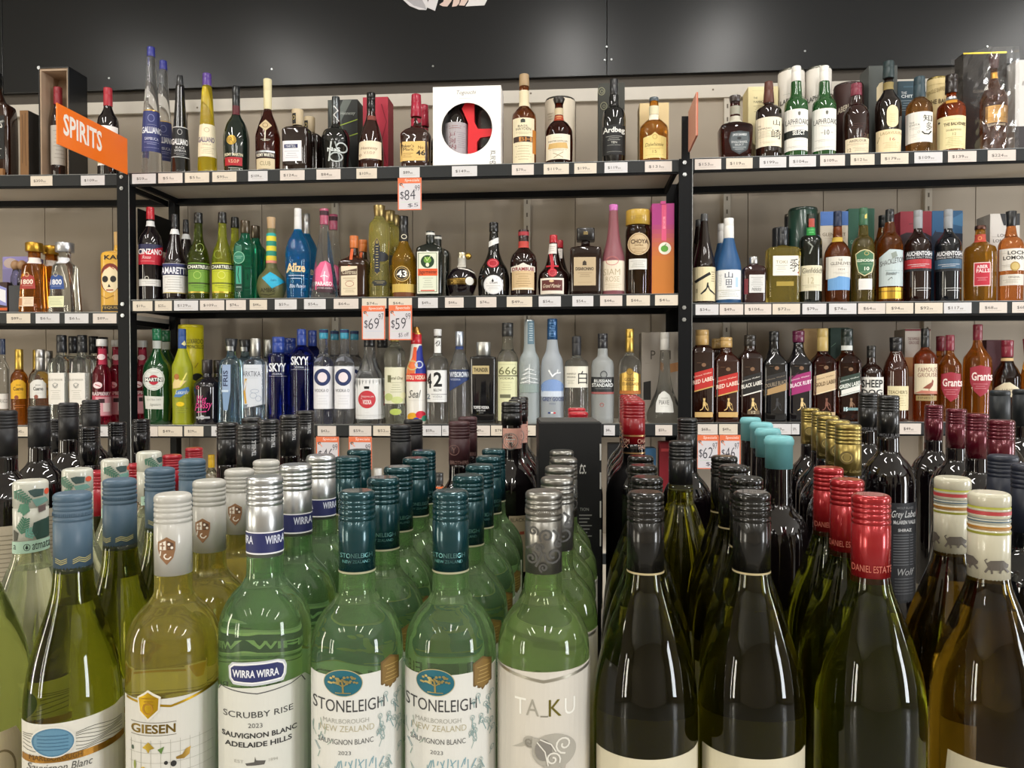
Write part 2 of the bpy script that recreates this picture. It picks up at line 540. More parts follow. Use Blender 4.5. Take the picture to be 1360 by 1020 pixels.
# ------------------------------------------------------------------ the steel shelving
UL = uz(165.5, 330, 0)[0]; UR = uz(910, 330, 0)[0]
U0, U1 = UL - 1.55, UR + 1.6
PW = .0225
def edge(xa, ya, xb, yb):
    ua, za = uz(xa, ya, 0); ub, zb = uz(xb, yb, 0)
    return lambda u: za + (zb - za) * (u - ua) / (ub - ua)
LIPH = .037
SHELF = {('T', 0): edge(10, 234, 150, 232.5), ('T', 1): edge(176, 231, 898, 213.5), ('T', 2): edge(925, 211.5, 1360, 198),
         ('M', 0): edge(10, 415.8, 150, 415.8), ('M', 1): edge(180, 399.5, 900, 391), ('M', 2): edge(930, 403.8, 1360, 400.5),
         ('B', 0): edge(10, 566, 150, 565.5), ('B', 1): edge(200, 565.5, 900, 563.5), ('B', 2): edge(930, 562.5, 1230, 561.5)}
for b in range(3):
    SHELF[('L', b)] = (lambda bb: (lambda u: SHELF[('B', bb)](u) - .44))(b)
    SHELF[('Q', b)] = (lambda bb: (lambda u: SHELF[('B', bb)](u) - .88))(b)
def bay(u): return 0 if u < UL else (1 if u < UR else 2)
def zs(sh, u): return SHELF[(sh, bay(u))](u)
def zl(sh, u, hw):               # resting height on the slightly tilted board
    f = SHELF[(sh, bay(u))]
    return f(u) + abs(f(u + hw) - f(u - hw)) / 2 + .0005
DEP = .34
def tilt_box(u0, u1, v0, v1, f, dz0, dz1):
    mb = MB(); n = 0
    mb.v = [Vector(p) for p in ((u0, v0, f(u0) + dz0), (u1, v0, f(u1) + dz0), (u1, v1, f(u1) + dz0), (u0, v1, f(u0) + dz0),
                                (u0, v0, f(u0) + dz1), (u1, v0, f(u1) + dz1), (u1, v1, f(u1) + dz1), (u0, v1, f(u0) + dz1))]
    for q in ((0, 3, 2, 1), (4, 5, 6, 7), (0, 1, 5, 4), (1, 2, 6, 5), (2, 3, 7, 6), (3, 0, 4, 7)):
        mb.f.append(list(q)); mb.m.append(0)
    return mb
BAYS = [(U0, UL), (UL, UR), (UR, U1)]
shelf_name = {'T': 'top', 'M': 'middle', 'B': 'lower', 'L': 'low', 'Q': 'lowest'}
rack = empty('steel_shelving', ORG, -YAW)
tag(rack, 'black bolted steel shelving in three bays along the back wall, full of bottles', 'shelving')
for b, (a, c) in enumerate(BAYS):
    for sh in 'TMBLQ':
        f = SHELF[(sh, b)]
        i0, i1 = a + PW, c - PW
        bd = tilt_box(i0, i1, .0, DEP, f, -.018, 0).build('shelf_board', mt_board, rack)
        tilt_box(i0, i1, -.004, .0, f, -LIPH, .0015).build('front_edge', mt_lip, bd)
        tilt_box(i0, i1, -.0045, .004, f, .0015, .0032).build('edge_trim', mt_edge, bd)
        tilt_box(i0, i1, DEP - .03, DEP, f, -LIPH - .004, -.018).build('rear_beam', mt_steel, bd)
        tilt_box(i0, i1, .0, .012, f, -LIPH - .006, -LIPH).build('front_beam', mt_steel, bd)
        for s, t in ((i0, i0 + .012), (i1 - .012, i1)):
            tilt_box(s, t, .012, DEP - .03, f, -LIPH, -.018).build('side_beam', mt_steel, bd)
tops = {0: (SHELF[('T', 0)](U0), SHELF[('T', 0)](U0)), 1: None}
for u, zt in ((U0, SHELF[('T', 0)](U0) + .002), (UL, SHELF[('T', 1)](UL) + .002), (UR, SHELF[('T', 1)](UR) + .004), (U1, SHELF[('T', 2)](U1) + .002)):
    for v0, v1 in ((-.008, .0), (DEP, DEP + .004)):
        p = MB().box(u - PW, u + PW, v0, v1, 0, zt, bev=.001)
        p.box(u + PW - .004, u + PW, v1 - .001, v1 + (.035 if v0 < 0 else -.035), 0, zt) if v0 < 0 else p.box(u + PW - .004, u + PW, v0 - .035, v0 + .001, 0, zt)
        up = p.build('upright', mt_steel, rack)
        if v0 < 0:
            MB().box(u + PW - .0016, u + PW + .0006, v0 - .0006, v0 + .002, 0, zt).build('edge_glint', mt_edge, up)  # light reflected on the flange, put in as a pale strip
            for sh in 'TMB':
                zz = SHELF[(sh, bay(u + .01) if u < U1 - .1 else 2)](u)
                for dz in (-.012, -.052):
                    MB().cyl((u - .004, -.008, zz + dz), (u - .004, -.0115, zz + dz), .007, 6).cyl((u - .004, -.0115, zz + dz), (u - .004, -.0145, zz + dz), .0035, 8).build('bolt', mt_zinc, up)
    if u in (UL, UR):
        z1 = SHELF[('T', 1)](u)
        MB().box(u + PW - .004, u + PW - .001, .05, DEP - .03, z1 - .24, z1 - .11).build('gusset_plate', mt_steel, rack)
o = MB().box(UR - PW * .6, UR + PW * .6, -.006, .0, SHELF[('T', 1)](UR) + .004, SHELF[('T', 1)](UR) + .145).build('sign_bracket', mt_steel, rack)

# projecting flag signs
def flag(name, label, pf, pn, vfar, Ynear, hexc, text):
    """pf: (x, ytop, ybot) far edge at shelf plane; pn: near edge at forward distance"""
    a = on_v(pf[0], pf[1], vfar); a2 = on_v(pf[0], pf[2], vfar)
    b = on_y(pn[0], pn[1], Ynear); b2 = on_y(pn[0], pn[2], Ynear)
    zt = (a.z + b.z) / 2; z0 = (a2.z + b2.z) / 2
    d = Vector((a.x - b.x, a.y - b.y, 0)); L = d.length
    if text is None: d = d
    e = empty(name, (b.x, b.y, z0), math.atan2(d.y, d.x))
    tag(e, label, 'sign')
    bd = MB().box(0, L, -.002, .002, 0, zt - z0, bev=.0008).build('board', M(hexc), e)
    return e, L, zt - z0
e, L, Hh = flag('aisle_sign', 'orange aisle sign reading SPIRITS, projecting from the left steel upright', (168.5, 183, 231), (75, 138, 192), -.012, 2.35, 'gloss:#ff7a20', 'SPIRITS')
def sm(x, y, l): return (x, -.002 - l, y)
# board seen from its -y side
def smf(x, y, l): return (x * L, -.002 - l, (1 - y) * Hh)
print_mesh('lettering', [('b', 'SPIRITS', .075, .60, .17, .71, '#fff6ee')], smf, e, e0=.0004)
e, L, Hh = flag('aisle_sign', 'shade-toned reddish aisle sign seen almost edge-on at the right steel upright', (916, 158, 211), (926.5, 112, 170), -.012, 2.38, '#b5644a', None)  # board and sheet colours include the shadow on the sign's back
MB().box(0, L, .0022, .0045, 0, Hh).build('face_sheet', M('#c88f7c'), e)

# ------------------------------------------------------------------ bottles and cartons on the shelves
CUR = (0, 0, 1.0)
def K(x, y, s):
    global CUR
    CUR = (x, y, s)
def P(x, y): return CUR[0] + x / CUR[2], CUR[1] + y / CUR[2]
SHN = 'T'
LAST = {}
STAND = []                       # what stands on the shelves: [object, half width, half depth, centre offset, round, shelf]
TOPS = []                        # (shelf, picture x, short label) for the tickets
GRP = {'T': 'bottles on the top shelf', 'M': 'bottles on the middle shelf', 'B': 'bottles on the lower shelf', 'L': 'bottles on the low shelf'}
def frame_at(cx, v):
    """where the picture column cx meets shelf plane v: u, forward distance, metres per pixel across, rotation to face the camera"""
    d = ray(cx, 350)
    p = on_v(cx, 350, v)
    u = (p - ORG).dot(UD)
    dist = p.y
    c = math.cos(math.atan((cx - 680) / F))
    return u, dist, dist / F, c, -math.atan2(p.x, p.y)
def bottle(label, cx, prof, cap, glass, decals=(), sq=0, dep=None, v=None, name='spirit_bottle', cat='bottle', cap2=None, short=None, rot=None, k=24, group=None, sub=5, extra=None):
    """prof [(y, width)] base to neck, cap (ytop, wtop, ybottom, wbottom, colour): all in the current crop's pixels"""
    global LAST
    s = CUR[2]
    pcx = P(cx, 0)[0]
    wmax = max(w for y, w in prof) / s
    rough_r = wmax / 2 * 2.65 / F
    depth = rough_r if dep is None else dep / s / 2 * 2.65 / F
    vv = (.012 + depth) if v is None else max(v, depth + .009)
    u, dist, mpp, c, rz = frame_at(pcx, vv)
    face_on = sq > 0
    wf = mpp if face_on else mpp * c
    zb = zs(SHN, u)
    def zz(y): return uz(pcx, P(0, y)[1], vv)[1] - zb
    pr = [(zz(y), w / s * wf / 2) for y, w in prof]
    pr[0] = (0.0, pr[0][1])
    pr = [q for i, q in enumerate(pr) if i == 0 or q[0] > .003]
    if cap:
        zc_ = zz(cap[2])
        if pr[-1][0] < zc_ + .002: pr.append((zc_ + .003, min(pr[-1][1], cap[3] / s * wf / 2 * .94)))
    R = max(w for z, w in pr)
    hd = None if dep is None else dep / s * mpp / 2
    body = pchip(pr, sub)
    body = [(0, body[0][1] * .86), (.0012, body[0][1] * .95), (.005, interp(body, .005))] + [q for q in body if q[0] > .008]
    full = list(body)
    caps = []
    for cp in [cap] + ([cap2] if cap2 else []):
        if cp:
            yt, wt, yb, wbm, col = cp[:5]
            z1, z0 = zz(yt), zz(yb)
            r1, r0 = wt / s * wf / 2, wbm / s * wf / 2
            caps.append((z0, r0, z1, r1, col, cp[5] if len(cp) > 5 else 'cap'))
    if caps:
        z0, r0, z1, r1, col, st = caps[0]
        full = [q for q in full if q[0] < z0] + [(z0, r0), (z1, r1)]
    skin = Skin(full, sq, hd)
    e = empty(name, W(u, vv, zl(SHN, u, R)), (-YAW if face_on else rz) if rot is None else rot)
    tag(e, label, cat, group or GRP.get(SHN))
    g = M(glass)
    revolve('body', body, g, e, k, Skin(body, sq, hd))
    for z0, r0, z1, r1, col, st in caps:
        b = min(.002, (z1 - z0) * .2, r1 * .3)
        rings = [(z0, r0 * .96), (z0 + b * .5, r0), (z1 - b, r1), (z1 - b * .3, r1 - b * .35), (z1, r1 - b)]
        if z1 - z0 > .03 and st == 'cap':
            zc = z0 + (z1 - z0) * .62; rc = r0 + (r1 - r0) * .62
            rings[2:2] = [(zc - .0012, rc), (zc, rc * .96), (zc + .0012, rc)]
        kk = 18
        skc = Skin(rings, 6, None) if st == 'square_cap' else None
        revolve('stopper' if st == 'stopper' else ('pourer_ring' if st == 'ring' else 'cap'), rings, M(col), e, kk, skc)
    lp = 'label'
    groups = {}
    for d in decals:
        if d[0] == 'part': lp = d[1]; continue
        groups.setdefault(lp, []).append(d)
    vf = vv - (skin.R * skin.dr if sq else skin.R) * .9
    mfx = frame_at(pcx, vf)[2] * (1 if face_on else c)
    def mp(x, y, l):
        z = uz(pcx, P(0, y)[1], vf)[1] - zb
        return skin.place((x - cx) / s * mfx, max(.001, z), l)
    for nme, ds in groups.items():
        for n2, d2 in clusters(ds):
            print_mesh(n2 if nme == 'label' else nme, d2, mp, e, lim=wmax * s * (.13 if not sq else .4))
    if extra: extra(e, lambda x: (x - cx) / s * wf, zz, skin)
    STAND.append([e, R + .001, (hd or R) + .001, 0.0, not sq, SHN])
    LAST = dict(o=e, v=vv, label=label, R=R, hd=hd or R, rz=rz, sq=sq, sh=SHN)
    TOPS.append((SHN, pcx, short or label))
    return e
def copy_tree(o):
    c = o.copy(); COL.objects.link(c)
    for ch in list(o.children):
        d = ch.copy(); COL.objects.link(d); d.parent = c
        for g in ch.children:
            q = g.copy(); COL.objects.link(q); q.parent = d
    return c
def behind(label, X, dv=None, src=None):
    """a twin of the last bottle further back on the same shelf, at crop column X"""
    L = src or LAST
    v = L['v'] + (dv or (2 * L['hd'] + .006))
    pcx = P(X, 0)[0]
    p = on_v(pcx, 350, v)
    u = (p - ORG).dot(UD)
    o = copy_tree(L['o'])
    o.location = W(u, v, zl(L['sh'], u, L['R']))
    o.rotation_euler = (0, 0, -YAW if L['sq'] else -math.atan2(p.x, p.y))
    tag(o, label, o['category'], o.get('group'))
    STAND.append([o, L['R'] + .001, L['hd'] + .001, 0.0, not L['sq'], L['sh']])
    global LASTB
    LASTB = dict(L); LASTB.update(v=v, o=o)
    return o
def carton(label, x0, x1, y0, col, decals=(), dep=.085, v=.05, side=None, cat='gift box', name='gift_carton', yb=None, top=None, back=False):
    s = CUR[2]
    pcx = P((x0 + x1) / 2, 0)[0]
    u, dist, mpp, c, rz = frame_at(pcx, v)
    zb = zs(SHN, u)
    h = uz(pcx, P(0, y0)[1], v)[1] - zb
    w = (x1 - x0) / s * mpp
    e = empty(name, W(u, v, zl(SHN, u, w / 2)), -YAW)
    tag(e, label, cat, {'T': 'gift cartons on the top shelf', 'M': 'gift cartons on the middle shelf', 'B': 'gift cartons on the lower shelf'}.get(SHN, 'cartons'))
    mb = MB().box(-w / 2, w / 2, 0, dep, 0, h, 0, bev=.0012)
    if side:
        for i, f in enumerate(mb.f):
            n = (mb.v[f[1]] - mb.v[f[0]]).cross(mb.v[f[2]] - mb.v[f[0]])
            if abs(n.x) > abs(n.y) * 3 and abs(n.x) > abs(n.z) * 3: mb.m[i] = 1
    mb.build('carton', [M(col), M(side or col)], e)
    if h > .1:
        MB().box(-w / 2 + .004, w / 2 - .004, .004, dep - .004, h, h + .0012).build('lid_flap', M(col), e)
    ce = (x0 + x1) / 2
    def mp(x, y, l):
        return ((x - ce) / s * mpp, -l, max(.001, min(h, uz(pcx, P(0, y)[1], v)[1] - zb)))
    for n2, d2 in clusters(list(decals)): print_mesh('print', d2, mp, e, e0=.0005)
    TOPS.append((SHN, pcx, label))
    STAND.append([e, w / 2 + .0003, dep / 2 + .001, dep / 2, False, SHN])
    return e, w, h
def tube(label, x0, x1, y0, col, decals=(), v=.13, lid='metal:#9a9a98', yb=None):
    yb = yb if yb is not None else 900
    cx = (x0 + x1) / 2; w = x1 - x0
    return bottle(label, cx, [(yb, w), (y0 + .03 * (yb - y0), w)], (y0, w * .97, y0 + .035 * (yb - y0), w * 1.01, lid, 'stopper'), col, decals, v=v, name='gift_tube', cat='gift tube',
                  group={'T': 'gift tubes on the top shelf', 'M': 'gift tubes on the middle shelf', 'B': 'gift tubes on the lower shelf'}[SHN])
WH = '#dcd8d2'; CR = '#e0d3b4'; BK = '#141414'; INK = '#2b2723'; GD = 'metal:#c8a24c'; SV = 'metal:#c9ccce'
RED = '#b8202c'

# ======================= top shelf, left bay
SHN = 'T'; K(0, 60, 5.1)
bottle('oversized square black-labelled whiskey bottle lying in a wooden cradle at the frame edge', -10, [(822, 236), (760, 240), (520, 236), (430, 215), (385, 110), (300, 66)], (195, 70, 300, 74, 'cap:#141414'), 'dark:#2a1206',
       [('r', -120, 88, 480, 775, BK), ('b', 'DANIELS', -60, 76, 520, 565, WH), ('o', 6, 590, 48, 36, 5, WH), ('t', 'No.7', -20, 34, 578, 606, WH), ('t', 'Tennessee', -60, 60, 625, 650, WH), ('t', 'WHISKEY', -50, 54, 655, 690, WH), ('f', -70, 70, 705, 4, 15, WH)],
       sq=7, dep=120, v=.075, short='the oversized whiskey bottle in its cradle')
e = empty('bottle_cradle', W(uz(P(20, 0)[0], 230, .075)[0], .075, zl('T', uz(P(20, 0)[0], 230, .075)[0], .1) + .0006), -YAW)
tag(e, 'wooden pouring cradle with steel arms holding the oversized whiskey bottle', 'bottle stand')
wd = principled('oak', '#8a6138', .55, noise=.3, nscale=14)
MB().box(-.12, .052, -.068, -.055, 0, .028, bev=.002).build('front_rail', wd, e)
MB().cyl((.028, -.0605, .028), (.024, -.0605, .19), .004).cyl((.024, -.0605, .19), (.050, -.0575, .200), .004).build('steel_arm', M(SV), e)
MB().cyl((.012, -.067, .012), (.012, -.071, .012), .004, 8).build('bolt', mt_zinc, e)
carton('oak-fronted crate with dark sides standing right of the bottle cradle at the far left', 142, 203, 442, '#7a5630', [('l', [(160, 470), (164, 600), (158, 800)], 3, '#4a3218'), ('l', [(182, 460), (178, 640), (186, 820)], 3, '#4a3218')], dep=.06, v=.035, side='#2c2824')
# wooden presentation box, open front, with a bottle inside
u, dist, mpp, c, rz = frame_at(P(375, 0)[0], .03)
zb = zs('T', u)
hb = uz(P(375, 0)[0], P(0, 148)[1], .03)[1] - zb
e = empty('presentation_box', W(u, .03, zb + .0008), -YAW)
tag(e, 'tall open black presentation box lined with pale timber, holding a red wine', 'gift box')
w2 = 215 / 5.1 * mpp / 2
pale = principled('pale_timber', '#a8917a', .6, noise=.25, nscale=12)
MB().box(-w2, -w2 + .004, 0, .105, 0, hb).box(w2 - .004, w2, 0, .105, 0, hb).box(-w2, w2, 0, .105, hb - .004, hb).box(-w2, w2, .101, .105, 0, hb).box(-w2, w2, 0, .105, 0, .004).build('shell', M('gloss:#17181a'), e)
MB().box(-w2 + .004, -w2 + .009, .002, .1, .004, hb - .004).box(w2 - .009, w2 - .004, .002, .1, .004, hb - .004).box(-w2 + .004, w2 - .004, .094, .1, .004, hb - .004).box(-w2 + .009, w2 - .009, .004, .1, hb - .012, hb - .004).box(-w2 + .009, w2 - .009, .002, .095, .004, .010).build('timber_lining', pale, e)
MB().box(-w2 + .009, w2 - .009, .084, .094, hb * .655, hb * .665).build('neck_rest', pale, e)
MB().cyl((-w2 + .002, -.002, hb - .002), (-w2 + .002, .006, hb - .002), .006, 8).build('hinge_pin', M(SV), e)
bottle('red-capsuled wine bottle with a pale grey label inside the presentation box', 404, [(870, 102), (560, 104), (520, 98), (470, 70), (430, 56)], (310, 62, 430, 62, 'satin:#8e2a34'), 'dark:#1a0e10', [('r', 350, 456, 565, 832, '#b5b0a8'), ('f', 370, 450, 600, 8, 26, '#9c978f')], v=.075, name='wine_bottle', short='the presentation box')
LAST['o'].location.z += .0118
STAND.pop()
bottle('red-capsuled dark red wine bottle half hidden by the orange sign', 741, [(872, 152), (560, 152), (510, 142), (465, 90), (430, 62), (415, 60)], (293, 62, 418, 64, 'satin:#a92c38'), 'dark:#120a0c',
       [('r', 668, 806, 545, 815, '#efeae6'), ('f', 690, 790, 740, 4, 18, '#9b8f88'), ('r', 668, 806, 780, 800, '#c8b57a')], name='wine_bottle', v=.055)

# ======================= top shelf, middle bay
K(160, 50, 5.1)
gp = [(920, 150), (780, 138), (500, 108), (300, 78), (180, 64), (150, 58)]
bottle('tall tapering clear bottle with blue label and cap, tallest on the top shelf', 218, gp, (66, 54, 132, 58, 'gloss:#30358c'), 'glass:#eef0f2',
       [('r', 150, 284, 488, 770, '#343a70'), ('f', 190, 250, 585, 1, 3, '#cfd4ea'), ('o', 215, 540, 22, 26, 3, '#8a90c0'), ('b', 'GALLIANO', 152, 286, 600, 645, '#e9ebf4'), ('t', 'SAMBUCA', 172, 262, 672, 692, '#d7dbec'), ('f', 170, 265, 705, 2, 12, '#a9aed0'), ('f', 170, 265, 742, 1, 8, '#a9aed0'), ('r', 150, 284, 484, 489, GD)], v=.06)
behind('second tall tapering clear bottle with blue label, just behind the tallest one', 300, dv=.12)
bottle('black tapering liqueur bottle with black label and clear glass stopper', 412, [(915, 138), (800, 130), (600, 96), (450, 72), (360, 62), (330, 58)], (258, 40, 330, 52, 'gloss:#2e2f31', 'stopper'), 'dark:#0c0c0d',
       [('r', 352, 470, 600, 812, '#17171a'), ('r', 352, 470, 598, 604, '#c9c9c9'), ('r', 352, 470, 806, 811, '#c9c9c9'), ('o', 408, 635, 16, 20, 3, '#b9b9b9'), ('b', 'GALLIANO', 356, 462, 682, 725, '#f0f0f0'), ('t', 'BLACK', 380, 440, 735, 752, '#d8d8d8'), ('t', 'SAMBUCA', 372, 448, 757, 772, '#d8d8d8'), ('f', 370, 450, 782, 2, 12, '#a8a8a8')], v=.05)
bottle('yellow tapering liqueur bottle with purple cap and cream label', 594, [(912, 136), (800, 130), (580, 100), (400, 78), (330, 62), (325, 60)], (246, 60, 330, 64, 'gloss:#5a3f8e'), 'juice:#ead428',
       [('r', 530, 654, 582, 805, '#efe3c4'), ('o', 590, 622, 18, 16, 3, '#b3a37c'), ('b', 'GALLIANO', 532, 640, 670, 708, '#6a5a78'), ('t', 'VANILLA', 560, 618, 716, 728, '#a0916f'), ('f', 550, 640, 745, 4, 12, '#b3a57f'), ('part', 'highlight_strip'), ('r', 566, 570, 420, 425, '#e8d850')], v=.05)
bottle('frosted black-green cognac bottle with gold medallion and small red label', 790, [(907, 164), (860, 174), (700, 182), (600, 140), (520, 56), (500, 52)], (332, 52, 510, 54, 'gloss:#1d2022'), 'dark:#14201a',
       [('e', 757, 694, 32, 32, GD), ('o', 757, 694, 26, 26, 3, '#8a7a3a'), ('t', 'R', 745, 768, 678, 710, '#6a5a20'), ('b', 'REMY MARTIN', 712, 832, 782, 802, '#e2d8b8'), ('r', 714, 828, 810, 866, '#b01f2a'), ('t', 'V.S.O.P', 735, 806, 825, 848, '#f0d9b0'), ('f', 735, 830, 880, 2, 10, '#d8d8c8'), ('part', 'neck_label'), ('r', 766, 812, 440, 505, '#5a2028')], v=.055)
bottle('plum-brown cognac bottle with cream foil neck and diamond label', 1003, [(902, 160), (860, 166), (690, 172), (600, 130), (510, 60), (490, 54)], (284, 58, 500, 54, 'satin:#e4d9ae'), 'amber:#5a1f12',
       [('p', [(988, 548), (1030, 590), (985, 634), (945, 590)], '#cbb58c'), ('o', 986, 590, 18, 18, 3, '#5a3a20'), ('l', [(986, 634), (982, 700)], 8, '#d8cbb0'), ('r', 922, 1048, 766, 778, SV), ('r', 922, 1050, 780, 812, '#241a16'), ('b', 'REMY MARTIN', 928, 1042, 784, 806, '#e6e0d0'), ('r', 926, 1048, 818, 890, '#d9c9a6'), ('t', 'CLUB', 950, 1020, 838, 866, '#8a7a58'), ('f', 955, 1018, 690, 2, 8, '#e8e2d0')], v=.055)
bottle('squat square dark cognac bottle with cork stopper and white label', 1205, [(898, 176), (640, 182), (622, 150), (608, 70), (600, 64)], (492, 78, 600, 72, 'satin:#c9b694', 'stopper'), 'dark:#1c0d0a',
       [('r', 1126, 1258, 700, 838, '#e9e6ea'), ('r', 1138, 1232, 724, 750, '#26305e'), ('t', 'MARTELL', 1150, 1220, 729, 745, '#e6e8f0'), ('f', 1140, 1240, 770, 4, 14, '#b0aeb8'), ('part', 'neck_seal'), ('r', 1178, 1206, 500, 580, '#1c1a18'), ('o', 1192, 530, 10, 14, 3, '#c8b070')], sq=6, dep=150, v=.06)
b0 = LAST
behind('second square dark cognac bottle with cork stopper, tucked behind the white-labelled one', 1285, dv=.075)

K(370, 80, 5.1)
carton('black and grey patterned gift carton behind the pot-shaped monogram bottle', 335, 540, 268, '#2c2f2e', [('p', [(335, 272), (400, 272), (500, 730), (400, 730)], '#4c524f'), ('p', [(440, 272), (500, 272), (350, 560), (335, 520)], '#6a716d'), ('l', [(330, 470), (430, 440), (540, 405)], 6, '#a9c24a'), ('l', [(470, 520), (540, 500)], 6, '#a9c24a'), ('i', 'Hennessy', 420, 520, 350, 378, '#b8bdb8')], dep=.09, v=.135)
bottle('pot-bellied black cognac bottle with interlaced monogram and silver scribbled neck', 392, [(738, 172), (690, 176), (540, 196), (490, 170), (465, 92), (440, 60), (400, 54)], (250, 54, 410, 56, 'metal:#5c6062', 'stopper'), 'dark:#0d0f0e',
       [('o', 430, 590, 40, 36, 9, '#c4cac8'), ('o', 392, 655, 46, 34, 9, '#b6bcba'), ('l', [(360, 555), (345, 680)], 10, '#c4cac8'), ('l', [(385, 555), (420, 680)], 8, '#a4aaa8'), ('b', 'NaS', 335, 420, 592, 618, '#dfe5e2'), ('part', 'neck_scribble'), ('l', [(380, 290), (405, 320), (378, 350), (410, 390)], 7, '#d8d8d6')], v=.06)
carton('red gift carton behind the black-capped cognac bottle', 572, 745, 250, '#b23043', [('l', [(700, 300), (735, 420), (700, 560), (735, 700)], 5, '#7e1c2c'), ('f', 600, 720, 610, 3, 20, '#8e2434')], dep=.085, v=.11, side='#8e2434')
bottle('round cognac bottle with black foil cap and wide cream label', 630, [(735, 158), (690, 172), (560, 158), (480, 126), (400, 72), (370, 62), (350, 56)], (225, 60, 355, 58, 'cap:#161616'), 'dark:#2a0f0a',
       [('r', 546, 698, 546, 668, '#e8d9bd'), ('i', 'Hennessy', 560, 668, 585, 612, '#8a6a52'), ('t', 'V.S.O.P', 580, 655, 620, 638, '#9a7a62'), ('o', 558, 640, 8, 8, 3, '#a08060'), ('part', 'neck_label'), ('r', 605, 660, 360, 392, '#7a3a30')], v=.055)
bottle('square bourbon bottle dipped in dripping red wax with a yellow label numbered 46', 935, [(728, 184), (560, 196), (520, 200), (485, 150), (452, 78), (430, 68)], (236, 64, 390, 76, 'gloss:#a5203a'), 'dark:#2a0f08',
       [('r', 834, 1028, 552, 682, '#e2bd74'), ('t', "Maker's", 838, 935, 570, 592, INK), ('t', 'Mark', 860, 935, 595, 615, INK), ('t', 'No', 965, 1000, 582, 605, '#6a4a20'), ('b', '46', 950, 1012, 612, 648, INK), ('f', 845, 930, 630, 3, 12, '#8a6a38'), ('f', 948, 1015, 660, 1, 6, '#8a6a38'),
        ('part', 'wax_drips'), ('p', [(902, 380), (930, 380), (925, 425), (915, 440), (905, 420)], 'gloss:#a5203a'), ('p', [(945, 380), (970, 380), (966, 405), (955, 412)], 'gloss:#a5203a')], sq=5, dep=170, v=.05)
behind('second wax-dipped bourbon bottle, only its red neck showing behind the first', 985, dv=.105)

# white gift box with the round window
K(570, 80, 5.1)
x0, x1, yt = 25, 487, 177
u, dist, mpp, c, rz = frame_at(P(256, 0)[0], .012)
zb = zs('T', u)
w2 = (x1 - x0) / 5.1 * mpp / 2
hb = uz(P(256, 0)[0], P(0, yt)[1], .012)[1] - zb
e = empty('window_gift_box', W(u, .012, zb + .0008), -YAW)
tag(e, 'large white gift box with a round window showing a bottle and red insert', 'gift box', 'gift cartons on the top shelf')
cz = uz(P(257, 0)[0], P(0, 463)[1], .012)[1] - zb; cr = 172 / 5.1 * mpp
n = 48; vs = []; fs = []
for i in range(n):
    a = 2 * math.pi * i / n
    ca, sa = math.cos(a), math.sin(a)
    t = min(w2 / abs(ca) if abs(ca) > 1e-6 else 9, ((hb - cz) if sa > 0 else cz) / abs(sa) if abs(sa) > 1e-6 else 9)
    vs += [(cr * ca, 0, cz + cr * sa), (cr * ca, .0015, cz + cr * sa), (t * ca, 0, cz + t * sa)]
for i in range(n):
    j = (i + 1) % n
    fs += [(3 * i, 3 * i + 2, 3 * j + 2, 3 * j), (3 * i + 1, 3 * i, 3 * j, 3 * j + 1)]
for sx in (-1, 1):
    for z in (0, hb):
        q = len(vs); vs.append((sx * w2, 0, z))
        ids = sorted(range(n), key=lambda i: (vs[3 * i + 2][0] - sx * w2) ** 2 + (vs[3 * i + 2][2] - z) ** 2)[:2]
        fs.append((q, 3 * ids[0] + 2, 3 * ids[1] + 2))
mesh('front_panel', vs, fs, [M('#f1efec')], e)
MB().box(-w2, -w2 + .0015, .0005, .1, 0, hb).box(w2 - .0015, w2, .0005, .1, 0, hb).box(-w2, w2, .0005, .1, hb - .0015, hb).box(-w2, w2, .0985, .1, 0, hb).box(-w2, w2, .0005, .1, 0, .0015).build('box_shell', M('#eeebe7'), e)
def mpb(x, y, l): return ((x - 256) / 5.1 * mpp, -l, max(.001, uz(P(256, 0)[0], P(0, y)[1], .012)[1] - zb))
print_mesh('print', [('i', 'Togouchi', 180, 312, 205, 240, '#8d8a84'), ('f', 205, 290, 258, 1, 5, '#c08a8a'), ('t', 'Japanese Blended Whisky', 158, 356, 708, 720, '#55504a'), ('t', '戸', 415, 450, 618, 650, BK), ('t', '河', 412, 450, 652, 682, BK), ('t', '内', 412, 450, 684, 714, BK)], mpb, e, e0=.0004)
def zc(y): return uz(P(256, 0)[0], P(0, y)[1], .04)[1] - zb
def xc(x): return (x - 256) / 5.1 * mpp
MB().box(xc(100), xc(420), .085, .09, .01, hb - .01).build('dark_backing', M('#3a3836'), e)
MB().prism([(xc(215), zc(330)), (xc(250), zc(270)), (xc(300), zc(285)), (xc(300), zc(420)), (xc(325), zc(470)), (xc(420), zc(470)), (xc(425), zc(520)), (xc(340), zc(530)), (xc(318), zc(560)), (xc(318), zc(660)), (xc(255), zc(660)), (xc(258), zc(430))], .025, .05).build('red_insert', M('satin:#d8222c'), e)
ib = revolve('inner_bottle', [(zc(720), .036), (zc(715), .0385), (zc(420), .0385), (zc(380), .034), (zc(330), .018), (zc(250), .0145), (zc(240), .0145)], M('dark:#1a1614'), e, 24)
ib.location = (xc(172), .045, 0)
sk = Skin([(zc(720), .0385), (zc(400), .0385)])
lab = print_mesh('inner_label', [('r', 90, 254, 430, 700, '#a9a2a6'), ('f', 110, 235, 455, 2, 14, '#8a5050'), ('t', '戸', 135, 175, 495, 535, '#7a2030'), ('t', '河', 135, 178, 540, 575, '#7a2030'), ('t', '内', 135, 180, 580, 615, '#7a2030'), ('f', 185, 240, 500, 8, 14, '#8d868a')], lambda x, y, l: sk.place((x - 172) / 5.1 * mpp, zc(y), l), ib)
gl = revolve('inner_glass', [(zc(640), .022), (zc(560), .026), (zc(430), .028), (zc(340), .026)], M('glass:#e8e8e8'), e, 20)
